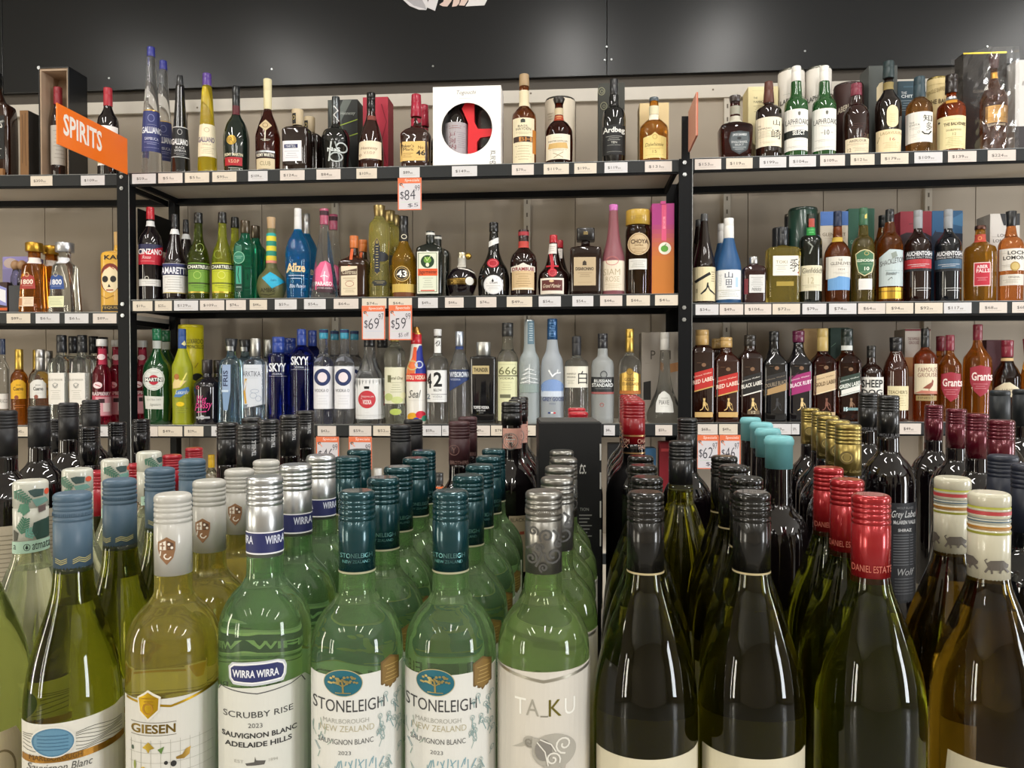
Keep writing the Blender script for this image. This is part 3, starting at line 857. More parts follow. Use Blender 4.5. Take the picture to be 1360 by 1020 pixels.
gl.location = (xc(370), .055, 0)
TOPS.append(('T', P(256, 0)[0], 'the white gift box with round window'))

bottle('slim bourbon bottle with wooden stopper, tall cream label and dark waist band', 643, [(710, 160), (420, 164), (380, 158), (345, 110), (318, 68), (300, 64)], (100, 64, 182, 68, 'satin:#a98f6c', 'stopper'), 'juice:#8e4a16',
       [('r', 568, 710, 392, 705, '#e4d8b8'), ('p', [(620, 405), (635, 398), (650, 405), (650, 425), (620, 425)], '#3a4038'), ('t', 'BASIL', 602, 672, 440, 454, '#4a4438'), ('t', 'HAYDEN', 590, 688, 458, 476, '#4a4438'), ('f', 590, 690, 490, 2, 10, '#9a8f70'), ('r', 566, 724, 518, 556, '#3a2416'), ('b', 'BH', 610, 692, 522, 552, 'metal:#b07a48'), ('f', 585, 690, 580, 6, 18, '#b3a684'), ('r', 698, 722, 470, 630, '#c07a30'),
        ('part', 'neck_label'), ('r', 608, 676, 186, 296, '#ddd0ae')], v=.055)
tube('pale cream gift tube behind the stoppered rounded bottle', 782, 990, 248, '#d9cdb9', [('f', 800, 840, 330, 3, 20, '#b9ab92')], v=.125, lid='gloss:#2a241e', yb=703)
bottle('round-shouldered whisky bottle with black mushroom stopper and white house label', 878, [(703, 182), (560, 188), (490, 182), (440, 130), (405, 64), (390, 56)], (262, 82, 300, 60, 'gloss:#201a18', 'stopper'), 'amber:#5a1d0c',
       [('r', 792, 952, 502, 672, '#e6dcc6'), ('f', 840, 900, 528, 1, 5, '#6a6050'), ('t', 'MASTER DISTILLER', 808, 935, 545, 556, '#5a5040'), ('p', [(806, 600), (812, 565), (930, 560), (938, 598)], '#cda968'), ('f', 815, 930, 606, 2, 8, '#8a7a58'), ('l', [(840, 630), (905, 660)], 4, '#9a8a6a'), ('l', [(905, 625), (845, 662)], 4, '#9a8a6a'),
        ('part', 'neck_label'), ('r', 848, 906, 304, 350, '#cbbb9a'), ('r', 846, 908, 354, 398, '#a03a20'), ('f', 855, 900, 362, 2, 14, '#e0c080')], v=.055)
K(780, 80, 5.1)
carton('black gift carton with olive spirals behind the black whisky bottle', 74, 250, 155, '#33342e', [('o', 95, 210, 24, 28, 6, '#7f7f66'), ('o', 97, 212, 12, 14, 5, '#7f7f66'), ('o', 110, 310, 24, 28, 6, '#7f7f66'), ('o', 112, 312, 10, 12, 4, '#7f7f66')], dep=.09, v=.115)
bottle('bulb-necked black whisky bottle with white pointed lettering', 178, [(695, 152), (640, 160), (420, 162), (350, 140), (315, 72), (285, 70), (250, 64), (235, 54)], (132, 54, 240, 56, 'gloss:#222326'), 'dark:#0e0f10',
       [('r', 102, 252, 440, 640, '#17181a'), ('b', 'Ardbeg', 106, 250, 455, 502, '#e6e6e2'), ('f', 125, 232, 516, 3, 12, '#a9a9a4'), ('t', 'TEN', 160, 198, 552, 566, '#d8d8d0'), ('f', 135, 222, 576, 1, 8, '#a9a9a4'), ('f', 132, 230, 620, 1, 10, '#8a8a86')], v=.055)
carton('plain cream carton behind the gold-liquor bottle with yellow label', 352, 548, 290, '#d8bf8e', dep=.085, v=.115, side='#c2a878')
bottle('golden whisky bottle with slate cap and arched yellow label', 448, [(688, 194), (500, 196), (460, 186), (425, 130), (398, 72), (370, 62)], (256, 62, 284, 66, 'gloss:#4d565c', 'stopper'), 'juice:#c88a30',
       [('p', [(378, 520), (430, 510), (455, 490), (480, 510), (530, 520), (530, 664), (378, 664)], '#e8d287'), ('o', 455, 522, 16, 16, 3, '#b89a4a'), ('i', 'Dalwhinnie', 390, 510, 560, 585, '#7a6a38'), ('f', 400, 510, 596, 2, 8, '#a8924a'), ('t', '15', 440, 468, 612, 632, '#8a7438'), ('f', 395, 515, 642, 1, 6, '#a8924a'), ('part', 'neck_label'), ('r', 412, 482, 288, 346, '#d6cfae'), ('r', 416, 478, 348, 396, '#e6e0cc')], v=.055)

# ======================= top shelf, right bay
K(940, 50, 5.668)
bottle('square-shouldered whiskey bottle with grey shield label and ribbed dark stopper', 200, [(905, 214), (700, 240), (680, 225), (650, 120), (625, 76), (580, 74)], (444, 86, 490, 78, 'gloss:#3a3230', 'stopper'), 'amber:#4a1710',
       [('p', [(150, 716), (215, 706), (284, 716), (290, 780), (272, 850), (215, 882), (158, 850), (136, 780)], '#3c4244'), ('p', [(160, 726), (215, 716), (274, 726), (280, 780), (264, 842), (215, 870), (166, 842), (147, 780)], '#596164'), ('b', 'JACK DANIELS', 165, 265, 728, 748, '#e0e4e4'), ('e', 212, 762, 16, 10, '#2a2e30'), ('t', 'SINGLE BARREL', 155, 272, 782, 798, '#d8dcdc'), ('t', 'SELECT', 180, 245, 804, 818, '#d8dcdc'), ('f', 165, 262, 828, 2, 14, '#c0c6c6'),
        ('part', 'neck_label'), ('r', 158, 236, 496, 560, '#9a9888'), ('r', 154, 240, 574, 630, '#c3bfae')], sq=6, dep=190, v=.06)
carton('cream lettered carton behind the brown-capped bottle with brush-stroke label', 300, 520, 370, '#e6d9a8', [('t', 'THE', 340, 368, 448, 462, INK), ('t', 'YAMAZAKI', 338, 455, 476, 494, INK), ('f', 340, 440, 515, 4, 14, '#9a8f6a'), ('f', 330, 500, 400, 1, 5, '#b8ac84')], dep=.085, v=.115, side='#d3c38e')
bottle('dark whisky bottle with brown waxed cap and two brush-stroke characters on cream', 452, [(885, 196), (620, 200), (560, 194), (532, 150), (510, 84), (490, 74), (470, 70)], (336, 64, 500, 84, 'satin:#5a3328'), 'dark:#1a0d08',
       [('r', 355, 552, 600, 820, '#ece2c8'), ('t', '山', 485, 536, 622, 664, BK), ('t', '崎', 472, 542, 695, 765, BK), ('t', 'THE', 372, 396, 658, 668, '#7a7060'), ('t', 'YAMAZAKI', 372, 474, 678, 692, '#7a7060'), ('f', 372, 470, 704, 5, 11, '#b0a68c'), ('f', 390, 520, 785, 2, 9, '#b0a68c')], v=.055)
tube('white lettered gift tube behind the banded green bottle', 518, 722, 252, '#ded9d0', [('b', 'LAPHROAIG', 540, 740, 462, 498, '#5a5a54', 30), ('f', 560, 620, 420, 1, 6, '#9a9a90')], v=.13, yb=882, lid='metal:#77776f')
bottle('green whisky bottle, white cap, white label crossed by a black band', 658, [(882, 178), (540, 182), (500, 172), (460, 110), (440, 92), (400, 84), (340, 78)], (222, 72, 340, 76, 'gloss:#e6e4de'), 'dark:#1f4a22',
       [('r', 570, 748, 540, 850, '#e8e6df'), ('p', [(672, 566), (682, 560), (692, 566), (690, 585), (682, 592), (674, 585)], '#6a6a62'), ('t', 'LAPHROAIG', 582, 752, 614, 655, '#3a3a36'), ('f', 618, 735, 664, 2, 8, '#8a8a82'), ('r', 569, 750, 700, 757, '#1c201e'), ('b', 'SELECT', 634, 722, 703, 736, '#ecece6'), ('f', 640, 720, 778, 1, 6, '#9a9a92'), ('f', 590, 735, 820, 2, 8, '#9a9a92')], v=.05)
tube('white gift tube with slanted lettering behind the green bottle marked 10', 724, 924, 236, '#e0dbd2', [('b', 'LAPHROAIG', 742, 930, 440, 478, '#5a5a54', 30)], v=.13, yb=880, lid='metal:#77776f')
bottle('green whisky bottle, white cap, white label with the number 10', 868, [(880, 180), (540, 186), (500, 174), (460, 112), (440, 94), (400, 86), (340, 80)], (220, 72, 340, 76, 'gloss:#e6e4de'), 'dark:#1f4a22',
       [('r', 776, 960, 535, 848, '#e8e6df'), ('p', [(880, 560), (890, 552), (900, 560), (898, 578), (890, 584), (882, 578)], '#6a6a62'), ('t', 'LAPHROAIG', 792, 966, 612, 652, '#3a3a36'), ('f', 830, 945, 662, 2, 8, '#8a8a82'), ('t', '10', 872, 908, 698, 736, '#4a4a44'), ('r', 846, 864, 716, 719, '#6a6a62'), ('r', 916, 936, 716, 719, '#6a6a62'), ('f', 800, 940, 770, 2, 10, '#a8a8a0'), ('f', 800, 940, 824, 2, 8, '#9a9a92')], v=.05)
tube('dark brown gift tube behind the maroon-capped round bottle', 935, 1165, 358, '#3a201c', [('b', 'ABERLOUR', 970, 1130, 515, 560, '#c9bca8', 40)], v=.14, yb=878, lid='gloss:#2a1512')
bottle('round dark whisky bottle with maroon cap, embossed shoulder and low cream label', 1108, [(878, 186), (700, 200), (600, 200), (540, 160), (508, 100), (480, 84), (440, 74)], (352, 84, 445, 88, 'satin:#7a3040'), 'dark:#26110e',
       [('r', 1030, 1206, 758, 872, '#e5d6ba'), ('t', 'ABERLOUR', 1060, 1185, 770, 788, '#5a4a38'), ('f', 1045, 1195, 798, 2, 10, '#9a8a70'), ('t', '12', 1048, 1075, 830, 856, '#6a5a48'), ('f', 1085, 1195, 830, 3, 10, '#9a8a70'), ('part', 'embossing'), ('f', 1050, 1180, 650, 3, 14, '#4a2c26'), ('t', '12', 1150, 1185, 722, 750, '#6a4c44')], v=.055)
K(1130, 50, 5.665)
carton('dark grey carton behind the tall teal-capped peat whisky bottle', 128, 335, 212, '#4a4e4c', [('p', [(185, 480), (185, 380), (205, 345), (230, 335), (230, 480)], '#c9b996')], dep=.085, v=.115, side='#5c605e')
bottle('tall black bottle with teal cap, upright oval label above a cream label', 272, [(862, 186), (560, 206), (500, 196), (440, 120), (400, 78), (372, 70)], (184, 84, 312, 88, 'satin:#2c3a3c'), 'dark:#160e0a',
       [('e', 304, 560, 42, 48, '#ead6ac'), ('r', 262, 346, 555, 640, '#ead6ac'), ('e', 304, 636, 42, 44, '#ead6ac'), ('f', 285, 325, 580, 5, 14, '#d6bf90'), ('r', 182, 376, 692, 862, '#ead8b0'), ('t', 'LAGAVULIN', 216, 370, 708, 730, '#a89468'), ('t', '16', 285, 325, 755, 778, '#b06a58'), ('f', 235, 350, 790, 4, 12, '#c6b080'), ('l', [(195, 780), (210, 740)], 4, '#8a7a58'), ('part', 'neck_foil'), ('r', 230, 314, 316, 372, '#8a7a4a')], v=.055)
carton('teal lettered carton behind the single-grain whisky with curved brush-strokes', 345, 482, 328, '#2d4450', [('t', 'THE', 370, 410, 408, 428, '#dfe4e4'), ('b', 'CHITA', 370, 480, 432, 455, '#dfe4e4'), ('f', 370, 450, 475, 5, 18, '#8fa0a6'), ('r', 385, 455, 365, 378, '#3d5866')], dep=.085, v=.125)
tube('cream lettered gift tube behind the amber bottle with buff label', 556, 716, 312, '#d9c48e', [('f', 560, 700, 350, 1, 8, '#b39c60'), ('t', 'SINGLE BARREL', 565, 700, 395, 425, '#8a7440', 25), ('b', 'THE BALVENIE', 572, 800, 465, 500, '#5a4828')], v=.14, yb=850, lid='metal:#8a7a4a')
bottle('pale amber whisky bottle with slate cap and white label of curved brush-strokes', 504, [(858, 204), (570, 210), (520, 200), (480, 140), (460, 96), (455, 90)], (300, 84, 470, 96, 'satin:#34464e'), 'juice:#a87438',
       [('r', 400, 606, 560, 788, '#ece8e0'), ('t', '知', 535, 598, 585, 635, BK), ('t', '多', 555, 600, 640, 705, BK), ('l', [(528, 712), (545, 728), (575, 730), (592, 708)], 9, BK), ('t', 'THE', 434, 470, 630, 642, '#8a8a84'), ('t', 'CHITA', 434, 510, 648, 664, '#6a6a64'), ('f', 434, 520, 676, 2, 10, '#b0aea6'), ('o', 502, 712, 9, 9, 2, '#9a9890'), ('f', 434, 490, 725, 3, 9, '#c0beb6'), ('f', 470, 590, 765, 1, 6, '#b0aea6')], v=.055)
bottle('reddish amber whisky bottle with black cap, silver collar and buff label', 744, [(850, 212), (580, 226), (530, 216), (495, 150), (470, 82), (450, 78)], (286, 96, 425, 100, 'gloss:#241c1a'), 'juice:#b8501c',
       [('r', 638, 856, 590, 836, '#e9dcaa'), ('e', 656, 626, 8, 8, '#4a4438'), ('f', 690, 830, 618, 1, 8, '#a8985c'), ('b', 'THE BALVENIE', 690, 850, 640, 664, '#5a4c30'), ('t', 'DOUBLEWOOD', 710, 820, 690, 704, '#6a5c40'), ('t', '12', 758, 782, 718, 738, '#6a5c40'), ('f', 705, 830, 750, 6, 13, '#b0a26c'), ('part', 'neck_collar'), ('r', 694, 796, 425, 452, SV), ('r', 706, 788, 458, 490, '#c9903c')], v=.05)
# wrapped carton with the tall bottle before it
carton('black carton with gilt top edge inside clear crinkled wrapping', 838, 1150, 112, '#2a2624', [('r', 838, 1148, 112, 124, 'metal:#d8c04a'), ('b', 'GLENMORANGIE', 912, 1080, 395, 418, '#6a625a'), ('f', 920, 1000, 432, 2, 10, '#5a524a')], dep=.06, v=.14)
bottle('long-necked amber whisky bottle with brown cap and gilt label in clear wrapping', 1062, [(838, 200), (640, 212), (480, 216), (410, 160), (370, 96), (300, 56), (285, 52)], (134, 84, 240, 64, 'satin:#4a2a2a'), 'juice:#8e4c22',
       [('r', 1002, 1172, 512, 640, 'metal:#c79a5a'), ('f', 1010, 1160, 524, 3, 12, '#8a5c2c'), ('o', 1090, 588, 24, 24, 6, '#e8c878'), ('f', 1010, 1160, 600, 3, 12, '#8a5c2c'), ('t', 'GLENMORANGIE', 1018, 1150, 648, 664, '#e0d0b0'), ('t', '18', 1078, 1108, 676, 694, '#e0d0b0'), ('part', 'neck_collar'), ('r', 1040, 1098, 240, 288, 'metal:#c8933c')], v=.07, short='the wrapped bottle and carton')
q = LAST['o']
u, dist, mpp, c, rz = frame_at(P(1020, 0)[0], .012)
zb = zs('T', u); h1 = uz(P(1020, 0)[0], P(0, 88)[1], .09)[1] - zb
a = (862 - 1020) / 5.665 * mpp; b = (1262 - 1020) / 5.665 * mpp
e = empty('clear_wrap', W(u, .007, zb + .0005), -YAW)
tag(e, 'crinkled clear plastic wrap around the gilt-edged black carton and its bottle', 'plastic wrap')
n = 18; vs = []; fs = []
random.seed(3)
for j in range(n + 1):
    for i in range(n + 1):
        z = h1 * j / n * .985 + .001
        x = a + (b - a) * i / n
        edgef = min(1, min(i, n - i) / 2)
        y = (.004 if i > 6 else .004 + .1 * (1 - i / 6.5)) + random.uniform(-.003, .003) * (1 if 0 < j else 0) + (.06 if j == n else 0)
        if i == n: y += .05
        vs.append((x + random.uniform(-.002, .002), y, z))
for j in range(n):
    for i in range(n):
        q0 = j * (n + 1) + i
        fs.append((q0, q0 + 1, q0 + n + 2, q0 + n + 1))
flm = bpy.data.materials.new('clear_film'); flm.use_nodes = True
nt = flm.node_tree; nt.nodes.clear()
out = nt.nodes.new('ShaderNodeOutputMaterial'); mx = nt.nodes.new('ShaderNodeMixShader'); tr = nt.nodes.new('ShaderNodeBsdfTransparent'); gb = nt.nodes.new('ShaderNodeBsdfGlossy')
gb.inputs['Roughness'].default_value = .12; mx.inputs[0].default_value = .085
nt.links.new(tr.outputs[0], mx.inputs[1]); nt.links.new(gb.outputs[0], mx.inputs[2]); nt.links.new(mx.outputs[0], out.inputs[0])
mesh('film', vs, fs, [flm], e)
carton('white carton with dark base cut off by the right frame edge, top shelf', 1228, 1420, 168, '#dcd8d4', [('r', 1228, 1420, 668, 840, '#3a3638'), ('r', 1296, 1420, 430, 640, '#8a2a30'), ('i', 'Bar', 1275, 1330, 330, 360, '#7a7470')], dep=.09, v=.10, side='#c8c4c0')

def settle():
    """push back whatever still touches a neighbour in front of it, along its line of sight"""
    inv = Matrix.Rotation(YAW, 3, 'Z')
    def uv(it):
        q = inv @ (it[0].location - ORG)
        return q.x, q.y + it[3]
    for _ in range(200):
        moved = 0
        for i in range(len(STAND)):
            for j in range(i + 1, len(STAND)):
                A, B = STAND[i], STAND[j]
                if A[5] != B[5]: continue
                au, av = uv(A); bu, bv = uv(B)
                du, dv = abs(au - bu), abs(av - bv)
                if du >= A[1] + B[1] or dv >= A[2] + B[2]: continue
                if A[4] and B[4] and math.hypot(du, dv) >= A[1] + B[1]: continue
                if A[4] != B[4]:
                    R_, S_ = (A, B) if A[4] else (B, A)
                    cu = max(0, du - S_[1]); cv = max(0, dv - S_[2])
                    if math.hypot(cu, cv) >= R_[1]: continue
                pen = A[1] + B[1] - du
                if pen < .012 and dv < max(A[2], B[2]):
                    # neighbours shoulder to shoulder: part them by a hair
                    sgn = 1 if au < bu else -1
                    A[0].location -= UD * (sgn * (pen / 2 + .0002)); B[0].location += UD * (sgn * (pen / 2 + .0002))
                    moved += 1
                    continue
                T, tv = (A, av) if av > bv else (B, bv)
                if tv + T[2] > WALL_V - .018:
                    # no room behind: part them sideways
                    s = .0015 if uv(T)[0] > (bu if T is A else au) else -.0015
                    T[0].location += UD * s
                else:
                    d = (T[0].location - CAM); d.z = 0; d /= d.dot(VD)
                    T[0].location += d * .003
                moved += 1
        if not moved: break

# ======================= middle shelf, left bay
SHN = 'M'; K(0, 240, 5.1)
carton('dark box with an orange base and a blue white panel at the left frame edge', -90, 50, 690, '#3a2220', [('s', -60, 46, 690, 830, 730, 850, '#8d8fc8'), ('s', -40, 40, 720, 790, 745, 830, '#e4e4ea'), ('r', -90, 50, 862, 880, '#c85a28')], dep=.06, v=.05)
carton('lavender carton standing behind a dark grey twin-bottle pack', 12, 200, 516, '#8f86bd', [('e', 70, 560, 50, 34, '#b9a6a0'), ('r', 12, 208, 600, 720, '#7f78a6')], dep=.08, v=.12)
carton('dark grey moulded pack base with two wooden-stoppered flasks in it', 54, 136, 712, '#3c3d40', dep=.05, v=.048, name='twin_pack')
q = bpy.data.objects['twin_pack']
for i, x in enumerate((72, 118)):
    u, dist, mpp, c, rz = frame_at(P(x, 0)[0], .073)
    zb = zs('M', u)
    f = lambda y: uz(P(x, 0)[0], P(0, y)[1], .073)[1] - zb
    bb = revolve('flask', [(f(712), .0165), (f(660), .0175), (f(630), .012), (f(605), .010)], M('glass:#cfd0da'), q, 18)
    bb.location = ((x - 95) / 5.1 * mpp, .025, 0)
    st = revolve('wooden_ball', [(f(606), .006), (f(598), .013), (f(575), .017), (f(552), .013), (f(542), .005)], M('satin:#a37f5c'), bb, 14)
def trap(y0, y1, w0, w1, wn, yn, yc): return [(y0, w0), (y1, w1), (y1 - 16, w1 * .9), (yn, wn), (yc, wn)]
bottle('tapered amber tequila bottle with gold cap and red trapezoid label', 233, trap(888, 590, 178, 135, 74, 545, 515), (424, 106, 486, 106, 'metal:#c59a3c', 'stopper'), 'juice:#c0701c',
       [('p', [(185, 650), (212, 636), (236, 636), (268, 650), (280, 733), (160, 733)], '#a13a34'), ('o', 218, 636, 16, 16, 5, '#c8a070'), ('b', '1800', 174, 262, 668, 702, '#f0e2d0'), ('f', 185, 260, 710, 1, 8, '#e0c0a8'), ('r', 150, 268, 788, 852, '#e6cfb4'), ('r', 152, 186, 796, 846, '#b98058'), ('f', 196, 262, 800, 4, 11, '#a8907a'), ('part', 'neck_label'), ('r', 218, 292, 518, 560, '#e6ddd6')], sq=5, dep=120, v=.05)
behind('amber tequila bottle with gold cap, in the gap behind the red and blue trapezoid labels', 348, dv=.07)
bottle('tapered clear tequila bottle with silver cap and blue trapezoid label', 440, trap(888, 590, 200, 140, 74, 545, 515), (424, 116, 488, 116, 'metal:#c9cbd0', 'stopper'), 'glass:#e4e6e0',
       [('p', [(372, 650), (400, 636), (424, 636), (462, 650), (472, 735), (356, 735)], '#2d4c8c'), ('o', 412, 634, 16, 16, 5, '#b8b4a4'), ('b', '1800', 370, 454, 668, 706, '#eef0f4'), ('f', 378, 450, 714, 1, 8, '#b8c4e0'), ('r', 342, 470, 782, 858, '#dfe0b8'), ('f', 356, 460, 796, 5, 11, '#a4a880'), ('part', 'neck_label'), ('r', 404, 478, 518, 560, '#dcdde2')], sq=5, dep=120, v=.05)
bottle('yellow flask with a painted sugar-skull face, half hidden by the left upright', 800, [(888, 205), (520, 205), (495, 190), (478, 60), (462, 46), (440, 44)], (350, 50, 442, 46, 'satin:#c9a46a', 'stopper'), 'gloss:#dba83a',
       [('e', 778, 660, 76, 100, '#7a2c1e'), ('e', 780, 672, 64, 88, '#ead9b4'), ('e', 742, 668, 22, 22, '#1c1612'), ('e', 800, 668, 22, 22, '#1c1612'), ('p', [(770, 700), (760, 722), (782, 722)], '#1c1612'), ('r', 750, 800, 738, 746, '#a03a28'), ('l', [(745, 600), (775, 580), (805, 600)], 6, '#b0402c'), ('b', 'KAH', 736, 868, 505, 535, BK), ('l', [(712, 780), (750, 800), (800, 780)], 5, '#9a6a1a'), ('r', 700, 900, 845, 886, '#2a2218'), ('t', 'TEQUILA', 712, 860, 852, 872, '#c8a860')], sq=5, dep=110, v=.05)

# ======================= middle shelf, middle bay
K(160, 240, 5.1)
bottle('tall vermouth bottle with red cap, white collar and half-red label', 205, [(808, 164), (700, 168), (450, 168), (390, 150), (330, 80), (300, 54), (262, 50)], (182, 56, 266, 58, 'gloss:#b3202c'), 'dark:#120c10',
       [('r', 122, 290, 430, 500, '#2a2a4a'), ('p', [(122, 500), (290, 440), (290, 568), (122, 568)], '#b81c30'), ('b', 'CINZANO', 124, 282, 462, 500, '#f0e8e8'), ('i', 'Rosso', 150, 205, 508, 530, '#f0d8d8'), ('f', 135, 230, 545, 1, 8, '#e8b0b0'), ('r', 126, 272, 668, 714, '#d9d6d2'), ('f', 150, 255, 682, 2, 12, '#9a9690'), ('o', 178, 662, 14, 14, 4, '#c8c4b8'), ('part', 'neck_collar'), ('r', 172, 240, 263, 300, '#d9d8d6')], v=.045)
bottle('black amaretto bottle with white collar and dark-blue-topped white label', 369, [(806, 166), (560, 170), (500, 130), (420, 90), (360, 62), (318, 42)], (228, 40, 318, 46, 'gloss:#2b2c2f'), 'dark:#140a0e',
       [('r', 286, 452, 560, 762, '#e2e0dc'), ('r', 286, 452, 562, 575, '#34386a'), ('r', 286, 452, 575, 640, '#26294e'), ('b', 'AMARETTI', 276, 444, 586, 632, '#e8e8f0'), ('f', 300, 420, 652, 6, 17, '#b0aca6'), ('r', 290, 450, 756, 762, '#c8b470'), ('part', 'neck_collar'), ('r', 338, 408, 318, 354, '#dadada')], v=.045)
behind('second black amaretto bottle with white collar, standing behind the first', 445, dv=.10)
cht = lambda cx, w: [(806, w * .97), (700, w), (560, w), (480, w * .84), (420, w * .52), (380, w * .40), (290, w * .36)]
bottle('dark green herbal liqueur bottle with black cap and bright green label', 530, cht(530, 152), (220, 58, 292, 62, 'gloss:#191a1a'), 'juice:#647420',
       [('r', 460, 602, 556, 762, '#6f9a36'), ('r', 460, 604, 564, 602, '#1c2018'), ('b', 'CHARTREUSE', 456, 608, 572, 596, '#eef0e0'), ('f', 470, 590, 614, 1, 6, '#405a1a'), ('o', 520, 640, 26, 26, 4, '#a9c860'), ('r', 462, 602, 690, 700, '#3a4a18'), ('f', 480, 580, 712, 2, 12, '#3f5a1e'), ('r', 460, 603, 752, 760, GD), ('part', 'neck_seal'), ('o', 540, 450, 26, 30, 4, '#7a8a3a')], v=.045)
bottle('golden green herbal liqueur bottle with black cap and yellow-green label', 692, cht(692, 148), (216, 56, 292, 62, 'gloss:#191a1a'), 'juice:#c8d03a',
       [('r', 620, 762, 556, 762, '#bcc22c'), ('r', 620, 764, 564, 602, '#1c2018'), ('b', 'CHARTREUSE', 616, 768, 572, 596, '#f0f0dc'), ('f', 630, 750, 614, 1, 6, '#5a6a1a'), ('o', 684, 640, 26, 26, 4, '#dce070'), ('r', 622, 762, 690, 700, '#6a701a'), ('f', 640, 745, 712, 2, 12, '#5f6a1e'), ('r', 620, 763, 752, 760, GD), ('part', 'neck_seal'), ('o', 662, 500, 26, 30, 4, '#8f9a3a')], v=.045)
behind('second golden green herbal liqueur bottle, its black cap showing behind the first', 778, dv=.09)
bottle('emerald green absinthe bottle with oval medallion and bronze stopper', 850, [(806, 130), (480, 134), (440, 124), (405, 80), (370, 58), (350, 54)], (272, 62, 360, 64, 'cap:#4a4030', 'stopper'), 'juice:#149470',
       [('o', 828, 522, 42, 42, 6, '#7ab89a'), ('e', 828, 522, 34, 34, '#2a7a60'), ('f', 802, 856, 512, 2, 12, '#a0d0b8'), ('r', 804, 850, 440, 480, '#2a6a52'), ('r', 802, 852, 572, 750, '#103a2c'), ('r', 808, 846, 580, 700, '#3fa088'), ('l', [(828, 590), (822, 640), (832, 690)], 6, '#123a2e'), ('f', 808, 846, 720, 1, 14, '#c8e0d4')], sq=5, dep=115, v=.045)
behind('second emerald absinthe bottle with bronze stopper, tucked behind the first', 915, dv=.10)
bottle('round olive flask with teal and yellow striped neck and blue diamond tag', 1020, [(806, 120), (785, 170), (720, 202), (660, 178), (610, 100), (590, 78), (550, 70), (330, 62)], (250, 60, 332, 52, 'satin:#b79a76', 'stopper'), 'frost:#8a8a5c',
       [('part', 'neck_stripes')] + [('r', 984, 1056, 330 + i * 34, 364 + i * 34, c) for i, c in enumerate(('#2aa39c', '#e4d23a', '#2f8f78', '#e4d23a', '#2f8f78', '#dfc83a'))] + [('r', 985, 1055, 532, 550, '#d8887a'), ('part', 'lettering'), ('t', 'AMBRE', 945, 1045, 728, 756, '#3a3a28'), ('l', [(948, 768), (1000, 776), (1040, 766)], 4, '#3a3a28'), ('part', 'diamond_tag'), ('p', [(1012, 615), (1114, 680), (1022, 732), (955, 660)], '#2aa6c8'), ('i', 'Ambre', 1010, 1050, 664, 682, '#1a6a88')], v=.05)
bottle('bright blue cognac-liqueur bottle with white foil neck', 1203, [(800, 152), (740, 158), (500, 176), (420, 140), (345, 62), (330, 50)], (190, 48, 342, 52, 'satin:#dcdcdc'), 'juice:#2a98dc',
       [('b', 'Alize', 1125, 1250, 560, 618, '#e6cf9a'), ('l', [(1128, 622), (1190, 560)], 5, '#e6cf9a'), ('f', 1140, 1240, 640, 2, 20, '#bcd8ee'), ('i', 'Bleu Passion', 1145, 1250, 700, 725, '#c4dcf0')], v=.05)
behind('second bright blue bottle with silver foil neck, partly behind the first', 1262, dv=.085)
for ch in LASTB['o'].children:
    if ch.name.startswith('cap'):
        ch.data = ch.data.copy(); ch.data.materials[0] = M('metal:#b9bcc0')
K(370, 240, 5.1)
bottle('clear cone-shaped lychee liqueur bottle with pink blossom label', 310, [(800, 186), (750, 182), (600, 140), (420, 86), (330, 60), (300, 56)], (192, 62, 302, 58, 'gloss:#a8506a'), 'glass:#ececec',
       [('p', [(248, 740), (250, 600), (285, 550), (318, 540), (352, 560), (364, 640), (368, 740)], '#d85c86'), ('p', [(285, 640), (318, 545), (345, 640), (318, 720)], '#e890ac'), ('l', [(308, 680), (308, 640), (285, 650)], 6, '#fbe8ee'), ('l', [(308, 640), (330, 650)], 6, '#fbe8ee'), ('l', [(308, 640), (312, 615)], 6, '#fbe8ee'), ('b', 'PARAISO', 250, 360, 684, 712, '#fbf0f2'), ('r', 258, 366, 716, 758, '#3a2028'), ('t', 'LYCHEE LIQUEUR', 262, 362, 722, 736, '#e8d0d8'), ('part', 'cap_band'), ('r', 280, 340, 192, 222, '#3c1c26')], v=.05)
behind('second clear cone-shaped lychee bottle with pink label, overlapped by the first', 372, dv=.09)
bottle('square brown orange-liqueur bottle with orange cap, ribbon and cream label', 515, [(792, 186), (580, 190), (552, 180), (530, 120), (505, 62), (480, 56), (460, 54)], (376, 60, 460, 58, 'gloss:#c87038'), 'dark:#2a1208',
       [('r', 446, 558, 580, 778, '#ded0b4'), ('s', 446, 556, 618, 646, 596, 640, '#5a4436'), ('i', 'Cointreau', 454, 552, 606, 634, '#e0d4b8'), ('f', 460, 548, 660, 2, 14, '#a08a6a'), ('o', 505, 700, 30, 20, 3, '#a04a38'), ('f', 460, 548, 730, 3, 12, '#a08a6a'), ('part', 'ribbon'), ('l', [(510, 460), (512, 530), (505, 580)], 20, 'satin:#c85a2c'), ('l', [(480, 512), (545, 512)], 10, 'satin:#d8843c')], sq=6, dep=150, v=.05)
behind('second square orange-liqueur bottle, its orange cap right behind the first one', 572, dv=.085)
